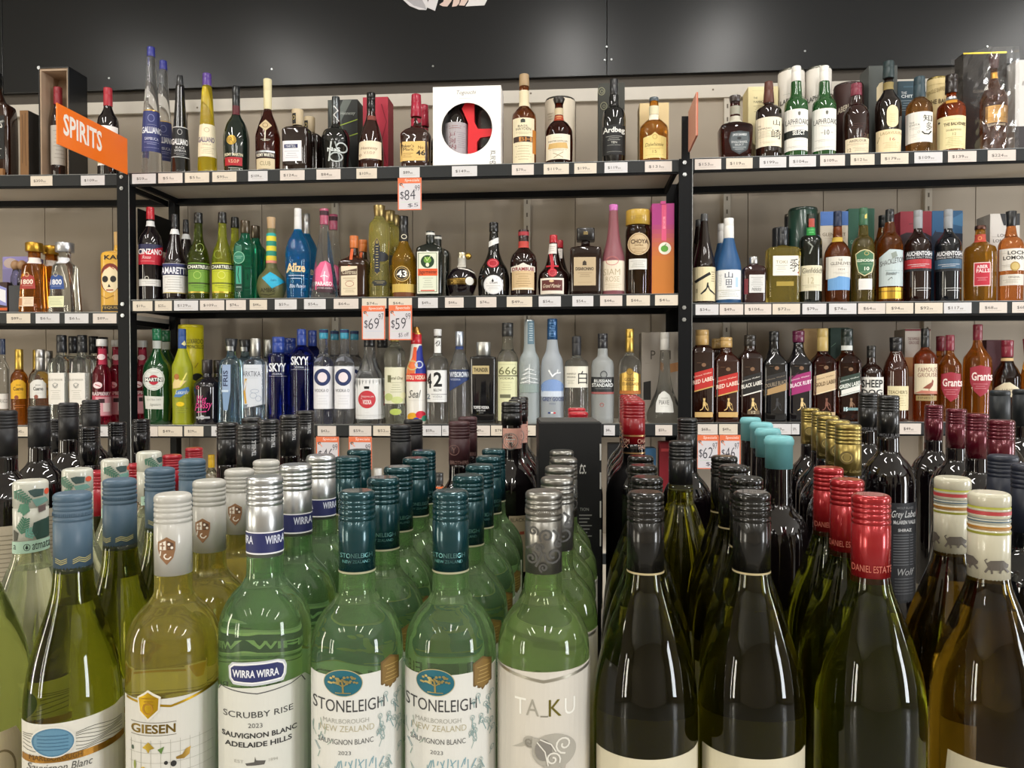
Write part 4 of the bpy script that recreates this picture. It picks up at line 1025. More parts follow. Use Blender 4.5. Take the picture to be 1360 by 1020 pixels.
bottle('tall fluted pale gold elderflower bottle with brass stopper and slim art label', 680, [(792, 140), (700, 146), (560, 130), (420, 146), (300, 138), (262, 80), (248, 66)], (170, 80, 248, 66, 'metal:#a08c5c', 'stopper'), 'juice:#e0d884',
       [('p', [(664, 385), (682, 410), (682, 620), (664, 645), (646, 620), (646, 410)], '#8d7c46'), ('p', [(664, 395), (677, 414), (677, 616), (664, 634), (651, 616), (651, 414)], '#1e2434'), ('e', 664, 418, 9, 12, '#8d7c46'), ('f', 655, 673, 450, 10, 14, '#b8a870'), ('e', 690, 515, 50, 34, '#2a2c30'), ('r', 648, 682, 440, 620, '#1e2434'), ('f', 655, 674, 445, 9, 18, '#c8b878'), ('p', [(630, 690), (645, 676), (718, 676), (730, 692), (718, 712), (645, 712)], '#2a2c2c'), ('f', 648, 715, 684, 2, 10, '#b8a870')], v=.055)
S0 = LAST
behind('second pale gold elderflower bottle with brass stopper, behind the fluted front one', 752, dv=.09)
behind('third pale gold elderflower bottle, furthest back of the fluted three', 785, dv=.17, src=S0)
bottle('gold bottle with black cap and round black label reading 43', 848, [(792, 160), (700, 166), (540, 164), (480, 120), (430, 70), (405, 58)], (243, 62, 405, 62, 'gloss:#19191a'), 'juice:#d0a02c',
       [('e', 835, 632, 54, 54, '#c8a860'), ('e', 835, 632, 48, 48, '#1a1614'), ('o', 835, 632, 40, 40, 3, '#c8a860'), ('b', '43', 802, 868, 610, 655, '#f2efe8'), ('r', 772, 930, 700, 756, '#cdae58'), ('r', 780, 925, 756, 788, '#6a3a1a'), ('part', 'neck_band'), ('r', 816, 880, 345, 402, '#1e1a16'), ('o', 850, 372, 18, 16, 4, '#e0d8c0')], v=.05)
bottle('square dark green herb-liqueur bottle with white-bordered label and orange band', 1028, [(790, 182), (500, 184), (465, 174), (440, 110), (425, 60), (410, 56)], (345, 58, 425, 58, 'gloss:#1c201c'), 'dark:#0c1410',
       [('r', 950, 1095, 482, 766, '#e8e6d8'), ('r', 958, 1087, 490, 758, '#4a6a3a'), ('r', 962, 1083, 494, 754, '#d8dcc8'), ('e', 1022, 550, 46, 44, '#1c3a20'), ('e', 1022, 540, 26, 22, '#6a9a3a'), ('l', [(1005, 520), (1020, 545), (1042, 515)], 5, '#c8d890'), ('e', 1022, 572, 12, 14, '#e0e0c8'), ('r', 956, 1090, 598, 646, '#d8562a'), ('t', 'Jagermeister', 964, 1086, 606, 640, '#3a1a10'), ('f', 990, 1060, 660, 5, 15, '#a8ac98'), ('r', 975, 1070, 742, 750, '#c8503a'), ('part', 'cap_top_print'), ('r', 1000, 1062, 345, 360, '#d8d8d2')], sq=6, dep=140, v=.05)
behind('second square dark green herb-liqueur bottle, one step behind the orange-banded label', 1076, dv=.085)
K(570, 240, 5.1)
bottle('globe-shaped dark raspberry liqueur bottle with gilt belt and white seal', 222, [(788, 110), (760, 170), (682, 208), (610, 150), (585, 64), (560, 50), (520, 48)], (488, 56, 540, 56, 'metal:#c8c0a8', 'stopper'), 'dark:#120a10',
       [('r', 120, 322, 660, 704, 'metal:#6a5428'), ('f', 130, 300, 668, 3, 11, 'metal:#c8a85c'), ('e', 272, 680, 28, 28, '#dcdad2'), ('part', 'neck_label'), ('r', 190, 248, 512, 580, '#b8b4aa'), ('l', [(200, 590), (260, 600), (325, 625)], 9, '#d8d4cc')], v=.055)
revolve('gold_bead', [(-.012, .003), (-.008, .009), (0, .0125), (.008, .009), (.012, .003)], M(GD), LAST['o'], 14).location = (.022, .004, .148)
bottle('black bell-shouldered monastery liqueur bottle with red seal and round white label', 438, [(786, 210), (680, 216), (610, 190), (540, 116), (480, 78), (380, 62), (350, 58)], (286, 62, 350, 62, 'gloss:#161616'), 'dark:#0e0d0c',
       [('e', 432, 556, 40, 34, '#a01c2a'), ('o', 432, 556, 30, 25, 4, '#d86a70'), ('e', 435, 706, 66, 66, '#c8c8cc'), ('e', 435, 706, 60, 60, '#e6e4e2'), ('p', [(430, 665), (438, 680), (430, 692), (422, 680)], BK), ('t', 'DOM', 412, 460, 688, 700, '#6a6a6a'), ('f', 390, 480, 712, 3, 11, '#a8a6a4'), ('part', 'neck_sash'), ('s', 404, 470, 402, 440, 370, 410, '#dededc')], v=.055)
bottle('dark whisky-liqueur bottle with red and black cap and gold-framed label', 642, [(780, 172), (640, 182), (560, 184), (510, 160), (470, 90), (450, 66)], (336, 72, 450, 68, 'gloss:#2a1414'), 'dark:#1c0a08',
       [('p', [(558, 582), (610, 572), (640, 558), (670, 572), (718, 582), (718, 618), (660, 625), (610, 625), (558, 618)], '#e0d8cc'), ('b', 'DRAMBUIE', 566, 712, 588, 612, '#8a2028'), ('r', 564, 712, 612, 740, '#d0b48a'), ('f', 590, 690, 632, 6, 16, '#a08458'), ('r', 570, 706, 726, 736, '#e8dcc4'), ('part', 'cap_bands'), ('r', 604, 680, 336, 362, '#a03038'), ('r', 606, 678, 402, 446, '#b84038')], v=.05)
bottle('squat wide-hipped orange cognac liqueur bottle with red ribbon and seal', 845, [(776, 196), (700, 212), (640, 196), (585, 120), (500, 72), (470, 62), (440, 56)], (370, 52, 425, 56, 'gloss:#b02430'), 'dark:#180806',
       [('r', 758, 914, 660, 768, '#e4dcd0'), ('r', 768, 904, 674, 745, '#5a201c'), ('i', 'Grand Marnier', 774, 890, 700, 726, '#ecd8c0'), ('e', 832, 682, 16, 8, '#d8b890'), ('part', 'neck_label'), ('r', 802, 866, 416, 486, '#ddd6d0'), ('f', 812, 856, 435, 3, 14, '#a8a098'), ('part', 'ribbon'), ('l', [(828, 490), (838, 560), (836, 600)], 22, 'satin:#b01c2c'), ('l', [(800, 575), (875, 575)], 12, 'satin:#b01c2c'), ('e', 838, 622, 32, 32, 'satin:#a01828'), ('o', 838, 622, 24, 24, 4, '#d05a60')], v=.055)
behind('second red-capped orange cognac liqueur bottle, its neck beside the first', 882, dv=.095)
bottle('square amaretto bottle with broad black square stopper and tan label', 1058, [(774, 208), (480, 212), (462, 200), (450, 110), (438, 62), (420, 58)], (330, 122, 412, 124, 'gloss:#211f1e', 'square_cap'), 'dark:#1a0c08',
       [('r', 978, 1126, 520, 712, '#b8a484'), ('p', [(1036, 575), (1038, 552), (1050, 542), (1062, 552), (1064, 575)], '#3a3024'), ('b', 'DISARONNO', 990, 1112, 588, 610, '#241c14'), ('f', 1005, 1100, 625, 3, 12, '#8a7858'), ('f', 1005, 1100, 690, 1, 6, '#8a7858'), ('part', 'stopper_print'), ('r', 1003, 1100, 345, 364, '#9a8450'), ('t', 'DISARONNO', 1010, 1094, 348, 361, '#221d14')], sq=7, dep=150, v=.055)
bottle('frosted pink plum-wine bottle with pink cap and cream label', 1246, [(770, 150), (540, 154), (500, 140), (420, 100), (320, 72), (220, 60), (205, 56)], (165, 60, 208, 58, 'gloss:#c46ab0'), 'frost:#b4707a',
       [('r', 1172, 1320, 541, 744, '#dfd2be'), ('o', 1238, 545, 42, 30, 4, '#c87a78'), ('n', 'SIAM', 1180, 1290, 598, 640, '#b0a080'), ('n', 'ROSE', 1195, 1285, 650, 685, '#b0a080'), ('f', 1190, 1300, 700, 3, 12, '#c0b090')], v=.05)
K(720, 240, 5.1)
bottle('stout plum liqueur jar with broad gold cap and round buff label', 650, [(764, 166), (700, 172), (380, 172), (340, 166), (315, 150)], (206, 166, 308, 170, 'gloss:#b8963c', 'stopper'), 'amber:#5a3a14',
       [('e', 654, 430, 74, 76, '#c8b08a'), ('o', 654, 430, 66, 68, 3, '#8a6a3a'), ('b', 'CHOYA', 602, 716, 398, 428, '#4a3018'), ('t', 'EXTRA', 628, 684, 434, 446, '#7a5a30'), ('f', 612, 698, 458, 3, 12, '#8a6a40'), ('r', 590, 708, 530, 602, '#d6d4ce'), ('f', 600, 700, 545, 4, 13, '#9a9890'), ('part', 'cap_emboss'), ('f', 600, 690, 240, 2, 12, '#9a7c2c')], v=.055)
e, w, h = carton('tall carton shading from magenta to orange with pink ribbon and round tag', 742, 890, 156, '#b4427a', [('r', 742, 890, 156, 300, '#a83a7e')] + [('r', 742, 890, 300 + i * 30, 300 + (i + 1) * 30, c) for i, c in enumerate(('#ab4272', '#b04c66', '#b4545a', '#b85c4e', '#ba6244', '#bc683a', '#be6c34', '#c0702e'))] + [('r', 742, 890, 540, 768, '#c0742c'), ('s', 806, 838, 160, 405, 160, 410, '#d8567e'), ('t', 'umeshu', 815, 832, 200, 330, '#f0a8b8'), ('e', 828, 460, 42, 42, '#e6e2d4'), ('e', 826, 462, 25, 22, '#5a9a3a'), ('l', [(826, 442), (836, 430)], 5, '#3a6a2a')], dep=.08, v=.03)
MB().box(-.009, .009, -.0025, 0, h * .99, h + .008, bev=.001).build('ribbon_bow', M('satin:#c44a86'), e)

# ======================= middle shelf, right bay
K(900, 240, 5.367)
bottle('brown-black sake bottle with silver cap and cream label of bold brush-strokes', 190, [(868, 158), (620, 162), (560, 144), (460, 96), (340, 62), (290, 52)], (238, 50, 292, 54, 'gloss:#4a4a4a'), 'dark:#1a0f0a',
       [('r', 112, 272, 615, 858, '#dccfa8'), ('l', [(132, 718), (180, 692), (228, 664)], 20, BK), ('t', '人', 165, 268, 728, 812, BK), ('f', 240, 262, 650, 5, 16, '#6a5c40'), ('t', '酒', 132, 146, 770, 800, '#5a4a30')], v=.05)
behind('second brown-black sake bottle, its neck left of the first bottle behind it', 150, dv=.10)
bottle('frosted blue sake bottle with white capsule and white label with two characters', 362, [(872, 182), (640, 184), (580, 164), (480, 104), (415, 76), (405, 72)], (270, 70, 418, 76, 'satin:#e6e4e0'), 'frost:#3f74ac',
       [('r', 272, 450, 636, 846, '#e4e6e8'), ('t', '山', 336, 392, 652, 695, '#1a2448'), ('t', '田', 344, 386, 705, 745, '#1a2448'), ('t', '錦', 350, 384, 750, 765, '#1a2448'), ('f', 292, 318, 670, 7, 12, '#9aa0a8'), ('r', 410, 428, 690, 760, '#b0cce0'), ('f', 285, 440, 780, 4, 14, '#a8a890')], v=.05)
behind('second frosted blue sake bottle, white capsule peeping out behind the first', 318, dv=.10)
bottle('short dark square whisky bottle with silver cap and grey label', 542, [(868, 152), (640, 156), (622, 140), (600, 70), (590, 56)], (545, 62, 598, 62, 'metal:#b4b4b4', 'stopper'), 'dark:#2a1414',
       [('r', 498, 606, 672, 800, '#d3d3d1'), ('f', 510, 594, 690, 7, 13, '#9a9a98'), ('i', 'Nikka', 515, 580, 764, 788, '#8a8a8a'), ('part', 'side_tint'), ('r', 466, 490, 700, 810, '#6a2028')], sq=6, dep=120, v=.05)
tube('black gift tube behind the rectangular pale whisky bottle', 682, 800, 338, 'gloss:#1c1d20', v=.14, yb=870, lid='gloss:#26272a')
tube('tall black gift tube with grey lid left of the dark green tube', 758, 830, 238, 'gloss:#26282a', v=.20, yb=870, lid='metal:#9a9488')
bottle('rectangular pale gold whisky bottle with black stopper and brush-stroke label', 748, [(868, 216), (500, 222), (484, 200), (474, 90), (465, 62)], (336, 70, 466, 72, 'gloss:#24262a'), 'juice:#ccb654',
       [('r', 665, 860, 537, 678, '#e6e2d8'), ('t', 'TOKI', 684, 764, 570, 592, '#9a8e70'), ('f', 684, 764, 604, 3, 13, '#a09c90'), ('t', '季', 782, 846, 560, 650, BK), ('e', 840, 658, 5, 5, '#b03028'), ('f', 684, 740, 650, 1, 8, '#a09c90'), ('part', 'embossed_plate'), ('r', 690, 810, 720, 752, '#a08a38')], sq=7, dep=130, v=.05)
tube('large dark green gift tube behind the black-green malt bottle', 800, 1012, 202, 'gloss:#1f3a30', v=.145, yb=870, lid='gloss:#1a2e27')
bottle('black-green triangular malt bottle with red and green neck and cream label', 946, [(868, 164), (600, 168), (440, 166), (400, 130), (385, 66), (300, 54)], (240, 60, 300, 60, 'gloss:#1f2a20'), 'dark:#0c130e',
       [('r', 862, 1028, 605, 786, '#d9d2b8'), ('t', 'Glenfiddich', 890, 1030, 622, 660, '#4a4638'), ('n', '12', 930, 970, 690, 735, '#b0a480'), ('f', 890, 1010, 672, 1, 5, '#a89c80'), ('f', 890, 1010, 745, 2, 12, '#a89c80'), ('l', [(930, 440), (960, 470), (940, 520)], 10, '#8a9088'), ('part', 'neck_label'), ('r', 932, 972, 262, 322, '#a8483c'), ('r', 918, 980, 325, 388, '#2f8a40'), ('f', 925, 975, 340, 2, 20, '#6ac078')], v=.05)
carton('cream carton with blue top band behind the whisky with wavy blue label', 1030, 1222, 220, '#c8bfae', [('r', 1030, 1222, 220, 320, '#4c72b4'), ('t', 'GLENLIVET', 1046, 1205, 372, 395, '#6a5a40'), ('f', 1060, 1200, 410, 1, 6, '#a09480')], dep=.085, v=.115)
bottle('amber whisky bottle, navy cap, cream label meeting a wavy blue band', 1138, [(868, 176), (560, 192), (520, 186), (465, 140), (420, 72), (330, 62), (325, 60)], (220, 62, 328, 64, 'satin:#1f2a44'), 'juice:#8e4818',
       [('r', 1058, 1232, 541, 700, '#dcd8ce'), ('p', [(1072, 700), (1110, 700), (1150, 682), (1190, 690), (1226, 690), (1226, 780), (1072, 780)], '#6a9cd0'), ('t', 'THE', 1145, 1175, 560, 574, '#6a6258'), ('t', 'GLENLIVET', 1092, 1236, 580, 602, '#5a5248'), ('f', 1095, 1225, 612, 1, 5, '#8a8278'), ('t', '1824', 1145, 1190, 628, 640, '#8a8278'), ('f', 1110, 1215, 655, 2, 10, '#a8a298'), ('part', 'neck_label'), ('r', 1100, 1174, 395, 430, '#b89a3a')], v=.045)
K(1120, 240, 5.367)
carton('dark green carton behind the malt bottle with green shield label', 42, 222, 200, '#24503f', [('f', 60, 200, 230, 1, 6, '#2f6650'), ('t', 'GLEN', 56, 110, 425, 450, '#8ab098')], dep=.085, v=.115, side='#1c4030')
bottle('pale malt bottle with green foil cap and green shield label', 140, [(864, 166), (560, 174), (470, 166), (420, 130), (390, 74), (330, 66), (320, 62)], (196, 62, 322, 72, 'satin:#3a6448'), 'juice:#9a8440',
       [('p', [(86, 520), (120, 498), (150, 490), (185, 498), (218, 520), (218, 600), (205, 655), (152, 684), (108, 655), (94, 600)], '#cfc49a'), ('p', [(92, 524), (124, 504), (150, 497), (182, 504), (212, 524), (212, 598), (198, 650), (152, 676), (112, 650), (100, 600)], '#3a6a4a'), ('o', 165, 520, 16, 14, 3, '#c8b470'), ('b', 'GLENCADAM', 98, 214, 560, 580, '#e6ecdc'), ('b', '10', 150, 184, 615, 642, '#e6ecdc'), ('f', 120, 200, 595, 1, 6, '#b8c8a8'), ('f', 125, 190, 652, 1, 6, '#b8c8a8'), ('r', 112, 205, 700, 778, '#dedcd8'), ('part', 'cap_crest'), ('p', [(150, 240), (165, 225), (165, 262), (150, 262)], '#d0c068')], v=.045)
bottle('amber blended malt bottle with black cap, pale blue label and gilt foot', 328, [(862, 188), (760, 194), (470, 194), (420, 170), (370, 96), (340, 84), (292, 62)], (207, 64, 300, 66, 'gloss:#1c1d1f'), 'juice:#9e5818',
       [('p', [(256, 545), (330, 490), (428, 495), (428, 752), (256, 752)], '#b9c6c8'), ('t', 'SHACKLETON', 264, 436, 575, 612, '#3a3430', 36), ('p', [(340, 520), (375, 505), (385, 540), (350, 560)], '#8a948c'), ('f', 300, 420, 640, 2, 16, '#8aa0a4'), ('i', 'Blended', 305, 375, 652, 674, '#4a5050'), ('l', [(320, 710), (345, 690), (350, 700)], 4, '#4a5050'), ('r', 256, 430, 762, 842, 'metal:#c8a040'), ('r', 256, 430, 786, 792, '#6a4a18')], v=.045)
behind('second amber blended malt bottle with black cap, left behind the pale blue label', 272, dv=.10)
carton('red landscape carton behind the red-labelled dark malt bottle', 388, 604, 220, '#8a2a38', [('p', [(388, 390), (430, 370), (500, 395), (560, 375), (604, 400), (604, 500), (388, 500)], '#2a1a20'), ('l', [(450, 310), (475, 306)], 4, '#3a1a22')], dep=.085, v=.115)
auch = [(862, 194), (470, 198), (430, 172), (385, 96), (360, 66), (340, 60)]
def auchl(o, c): return [('r', o, o + 192, 498, 645, '#181a20'), ('b', 'AUCHENTOSHAN', o + 14, o + 230, 504, 536, '#e6e6ea'), ('t', 'SINGLE MALT WHISKY', o + 14, o + 220, 541, 555, '#c8c8cc'), ('r', o, o + 192, 560, 626, c), ('f', o + 25, o + 175, 596, 2, 12, '#d8d8dc'), ('f', o + 70, o + 190, 765, 2, 16, '#c8c8c8')]
bottle('dark malt bottle with silver-grey cap and red banded label', 530, auch, (214, 66, 345, 66, 'satin:#8f9296'), 'dark:#1c0c0a', auchl(436, '#b03038'), v=.045)
carton('blue landscape carton behind the blue-labelled dark malt bottle', 614, 824, 216, '#24527a', [('p', [(614, 400), (640, 350), (650, 390), (720, 380), (780, 395), (824, 380), (824, 500), (614, 500)], '#182438'), ('p', [(700, 300), (824, 230), (824, 330)], '#3a6c94')], dep=.085, v=.115)
bottle('dark malt bottle with silver-grey cap and blue banded label', 745, auch, (208, 66, 345, 66, 'satin:#8f9296'), 'dark:#101318', auchl(652, '#3f5e78'), v=.045)
bottle('broad flat whisky bottle with copper cap, red neck label and red square label', 975, [(858, 236), (520, 242), (480, 220), (455, 140), (425, 80), (400, 76)], (322, 84, 352, 86, 'metal:#5a4038', 'stopper'), 'juice:#d0922c',
       [('r', 930, 1050, 583, 752, '#e8c8c0'), ('r', 936, 1044, 589, 746, '#b8283c'), ('b', 'ABER', 950, 1030, 602, 626, '#f2dcdc'), ('b', 'FALLS', 950, 1042, 630, 656, '#f2dcdc'), ('f', 950, 1030, 690, 3, 10, '#e0a0a8'), ('part', 'neck_label'), ('r', 932, 1014, 372, 430, '#b04434'), ('o', 972, 400, 14, 14, 4, '#e0a060')], v=.05)
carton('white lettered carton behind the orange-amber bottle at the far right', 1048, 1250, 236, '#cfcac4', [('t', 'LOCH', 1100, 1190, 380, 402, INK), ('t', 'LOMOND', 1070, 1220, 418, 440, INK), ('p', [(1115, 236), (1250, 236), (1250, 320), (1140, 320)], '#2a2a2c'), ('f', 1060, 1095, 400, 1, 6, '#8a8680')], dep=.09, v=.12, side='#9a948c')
bottle('orange-amber whisky bottle with black cap and white label with gold medallion', 1193, [(856, 186), (620, 192), (470, 190), (430, 160), (400, 96), (330, 66), (325, 62)], (220, 82, 328, 70, 'gloss:#1d1e20', 'stopper'), 'juice:#c8783a',
       [('r', 1112, 1288, 484, 640, '#dfdad2'), ('b', 'LOCH', 1172, 1300, 500, 528, '#24201c'), ('b', 'LOMOND', 1140, 1330, 536, 564, '#24201c'), ('f', 1130, 1190, 515, 1, 5, '#8a8478'), ('f', 1130, 1200, 600, 2, 10, '#9a9488'), ('e', 1224, 612, 34, 34, '#a88a4a'), ('e', 1224, 612, 26, 26, '#c8b070'), ('r', 1118, 1286, 668, 746, '#d8d2c8'), ('t', 'ORIGINAL', 1178, 1260, 682, 694, '#5a5448'), ('f', 1140, 1260, 706, 3, 10, '#9a9488')], v=.045)

# ======================= lower shelf, left bay
SHN = 'B'; K(0, 410, 5.1)
bottle('tall clear tequila bottle with dark blue cap at the left frame edge', 12, [(790, 92), (600, 96), (420, 94), (380, 70), (350, 40), (310, 34)], (205, 38, 312, 40, 'gloss:#24304a'), 'glass:#dfe2e0', [('r', -40, 47, 577, 680, '#dcd8d0'), ('t', 'BLANCO', -30, 40, 612, 640, '#7a7468')], v=.05)
bottle('gold tequila bottle with gold foil neck and yellow arched label', 122, [(785, 118), (480, 122), (450, 108), (420, 64), (400, 54)], (276, 56, 425, 60, 'metal:#c8a850'), 'juice:#b06418',
       [('p', [(66, 612), (66, 510), (85, 488), (115, 480), (145, 488), (166, 510), (166, 612)], '#e2ae28'), ('t', 'Jose', 100, 130, 512, 526, '#4a3010'), ('b', 'Cuervo', 82, 148, 530, 556, '#4a3010'), ('f', 95, 140, 572, 1, 6, '#7a5618'), ('e', 102, 602, 14, 14, '#8a4a30'), ('part', 'lower_emboss'), ('f', 80, 160, 655, 2, 14, '#b0682c')], v=.05)
behind('gold tequila bottle behind, gold neck between the yellow and white arched labels', 242, dv=.08)
bottle('silver tequila bottle with grey foil neck and white arched label', 265, [(785, 146), (480, 150), (450, 134), (420, 74), (400, 60)], (278, 66, 425, 70, 'metal:#b4b2b0'), 'glass:#dcdcd4',
       [('p', [(196, 608), (196, 510), (216, 488), (248, 480), (282, 488), (304, 510), (304, 608)], '#dedcd6'), ('t', 'Jose', 232, 266, 512, 526, '#3a3a3a'), ('b', 'Cuervo', 218, 284, 530, 556, '#3a3a3a'), ('f', 228, 272, 572, 1, 6, '#8a8a8a'), ('e', 236, 598, 14, 14, '#8a5040')], v=.05)
behind('second silver tequila bottle with grey foil neck, behind the white arched label', 322, dv=.10)
bx = [(790, 138), (380, 142), (350, 132), (325, 72), (300, 62)]
def bxl(o): return [('r', o, o + 140, 436, 650, '#e4e0d8'), ('t', 'BLUE MANOR', o + 18, o + 118, 476, 490, '#9a968e'), ('l', [(o + 50, 515), (o + 66, 535), (o + 86, 512)], 5, '#8a8a88'), ('o', o + 68, 522, 18, 18, 3, '#8a8a88'), ('f', o + 35, o + 105, 555, 5, 14, '#b8b4aa')]
bottle('clear gin bottle with black cap and plain white label, left of two alike', 416, bx, (180, 62, 300, 64, 'gloss:#222326'), 'glass:#dfe4e0', bxl(346), sq=4, dep=130, v=.05)
G0 = LAST
behind('third clear black-capped gin bottle, in the second row between the two white labels', 492, dv=.09)
bottle('clear gin bottle with black cap and plain white label, right of two alike', 548, bx, (180, 62, 300, 64, 'gloss:#222326'), 'glass:#dfe4e0', bxl(478), sq=4, dep=130, v=.05)
behind('fourth clear black-capped gin bottle, behind the right white label', 628, dv=.09)
behind('fifth clear black-capped gin bottle, furthest back near the pink bottles', 695, dv=.17)
pk = [(790, 128), (560, 136), (450, 134), (420, 120), (380, 76), (300, 66), (255, 62)]
pkl = [('e', 655, 520, 30, 22, '#f0d8dc'), ('l', [(640, 515), (672, 528)], 6, '#a8283c'), ('r', 614, 748, 590, 730, '#b4475a'), ('b', 'RASPBERRY', 618, 742, 566, 590, '#ecd4d8'), ('r', 640, 745, 600, 725, '#d89aa4'), ('r', 660, 700, 612, 640, '#3a1a22'), ('r', 690, 736, 640, 700, '#e8d0d0'), ('part', 'neck_label'), ('r', 662, 744, 270, 380, '#b02a48'), ('e', 680, 328, 26, 20, '#ecd4d8')]
bottle('raspberry-red flavoured vodka bottle with white cap, left of the upright', 685, pk, (208, 78, 256, 80, 'gloss:#dedddb', 'stopper'), 'juice:#a81838', pkl, v=.05)
behind('second raspberry-red bottle with white cap, just left of the steel upright', 785, dv=.075)
behind('third raspberry-red bottle with white cap, seen right of the steel upright', 958, dv=.14)

# ======================= lower shelf, middle bay
K(160, 410, 5.1)
bottle('tall dark green vermouth bottle with green cap and round white label', 243, [(786, 180), (600, 198), (440, 198), (390, 184), (320, 100), (285, 64), (270, 56)], (138, 66, 215, 64, 'gloss:#1c6a48'), 'dark:#0f3a1c',
       [('e', 219, 480, 74, 76, '#d8dad6'), ('o', 219, 480, 68, 70, 3, '#a8b0a4'), ('e', 219, 484, 34, 34, '#b02438'), ('r', 160, 280, 468, 496, '#1c1a1a'), ('b', 'MARTINI', 164, 276, 470, 494, '#ecebe6'), ('f', 185, 255, 430, 2, 12, '#a8aca0'), ('f', 185, 255, 520, 2, 12, '#a8aca0'), ('p', [(158, 592), (285, 598), (282, 684), (164, 680)], '#d4d4cc'), ('t', 'EXTRA DRY', 175, 270, 612, 624, '#8a8c84'), ('i', 'Signature', 190, 262, 642, 664, '#8a8c84'), ('part', 'neck_foil'), ('r', 214, 272, 216, 270, '#b0b4b0')], v=.05)
behind('second tall green vermouth bottle with green cap, just right behind the first', 305, dv=.10)
tube('yellow gift tube with dark lettering behind the frosted limoncello bottle', 385, 562, 112, 'gloss:#d8cc1e', [('t', 'LUXARDO', 440, 555, 205, 238, '#3a3a1a'), ('t', 'LIMONCELLO', 430, 560, 246, 270, '#3a3a1a'), ('e', 515, 465, 36, 26, '#2a2a1a'), ('l', [(500, 400), (520, 370)], 6, '#a89018')], v=.14, yb=785, lid='gloss:#d2c41c')
bottle('frosted yellow limoncello bottle with blue cap and lady-and-lemon label', 414, [(786, 144), (740, 138), (600, 140), (400, 144), (350, 110), (280, 60), (270, 54)], (138, 54, 272, 58, 'satin:#31508c'), 'frost:#c0c832',
       [('p', [(355, 600), (380, 555), (455, 530), (462, 560), (400, 600)], '#4a78b0'), ('i', 'Luxardo', 368, 450, 552, 580, '#e0e8ec'), ('p', [(350, 510), (365, 470), (392, 478), (400, 500), (440, 490), (400, 535), (352, 545)], '#dfc88a'), ('e', 376, 462, 16, 20, '#a86a30'), ('l', [(400, 520), (440, 440)], 10, '#e8e070'), ('f', 365, 455, 606, 1, 6, '#8a9030'), ('e', 398, 648, 28, 16, '#e0c01c'), ('f', 370, 450, 675, 3, 14, '#9aa040'), ('part', 'cap_band'), ('p', [(408, 240), (430, 215), (440, 240), (430, 252)], '#d8d098')], v=.05)
bottle('round-shouldered black liqueur bottle with hot-pink scrawled lettering', 584, [(782, 186), (540, 190), (510, 180), (480, 120), (465, 76), (455, 66)], (346, 74, 440, 72, 'gloss:#2a2426', 'stopper'), 'dark:#15131a',
       [('i', 'Wet', 505, 572, 590, 640, '#e0408c'), ('i', 'pussy', 500, 604, 640, 694, '#e0408c'), ('l', [(515, 702), (575, 698)], 6, '#e0408c'), ('e', 548, 738, 18, 14, '#c8c8cc'), ('r', 510, 600, 732, 746, '#a8a8ac'), ('part', 'neck_cherries'), ('o', 520, 535, 10, 12, 4, '#a82c50')], v=.05)
behind('second black pink-lettered liqueur bottle, neck showing behind the first', 660, dv=.09)
bottle('pale blue angular vodka bottle with vertical label lettering and black cap', 746, [(790, 168), (700, 164), (400, 148), (350, 120), (330, 70), (310, 58), (290, 54)], (205, 86, 290, 60, 'gloss:#26282c', 'stopper'), 'glass:#b4dcf4',
       [('r', 706, 765, 380, 560, '#8fa4c4'), ('p', [(706, 560), (765, 560), (745, 690), (715, 690)], '#7a96b8'), ('v', 'FRIS', 712, 746, 420, 526, '#1e2c50'), ('r', 700, 750, 552, 566, '#c4d4e4'), ('part', 'cap_ring'), ('r', 722, 770, 255, 285, SV)], sq=4, dep=120, v=.05)
behind('second pale blue angular vodka bottle with black cap, behind the vertical lettering', 848, dv=.09)
bottle('clear vodka bottle with silver stopper and frosted white label with golden grain', 912, [(790, 152), (400, 158), (365, 150), (340, 80), (325, 58)], (203, 68, 325, 66, 'metal:#b8b8b4', 'stopper'), 'glass:#dbe6f2',
       [('p', [(834, 380), (992, 380), (992, 650), (930, 640), (880, 650), (834, 680)], '#d0d6e0'), ('t', 'ARKTIKA', 845, 970, 425, 460, '#5a6070'), ('f', 862, 955, 408, 1, 5, '#8a90a0'), ('f', 862, 955, 470, 1, 5, '#8a90a0'), ('l', [(868, 480), (856, 560), (866, 640)], 16, '#c89a3a'), ('o', 920, 590, 24, 20, 3, '#9aa8c0'), ('o', 955, 610, 20, 20, 3, '#9aa8c0'), ('o', 930, 560, 30, 14, 3, '#9aa8c0')], sq=4, dep=120, v=.05)
behind('second clear vodka bottle with silver stopper, behind the golden-grain label', 1005, dv=.09)
sk1 = [(790, 150), (330, 152), (310, 140), (300, 86)]
def skl(x, y): return [('b', 'SKYY', x, x + 115, y, y + 58, '#e6eaf4'), ('t', 'VODKA', x + 25, x + 85, y + 66, y + 80, '#c4cce4'), ('f', x, x + 120, y + 88, 1, 5, '#c4cce4')]
bottle('cobalt blue vodka bottle with blue cap and white lettering, shorter of two', 1072, sk1, (193, 86, 300, 88, 'gloss:#2c4492'), 'amber:#1a2c9c', skl(1006, 370), v=.05)
behind('cobalt blue vodka bottle at the back, cap between the two lettered blue ones', 1152, dv=.09)
bottle('cobalt blue vodka bottle with blue cap and white lettering, taller of two', 1222, [(790, 168), (320, 170), (290, 130), (262, 80), (250, 62)], (140, 62, 250, 64, 'gloss:#2c4492'), 'amber:#1a2c9c', skl(1150, 325), v=.05)
behind('cobalt blue vodka bottle behind the taller lettered one, cap to its right', 1285, dv=.09)
K(370, 410, 5.1)
vo = [(784, 138), (420, 140), (370, 136), (330, 96), (310, 66), (205, 56)]
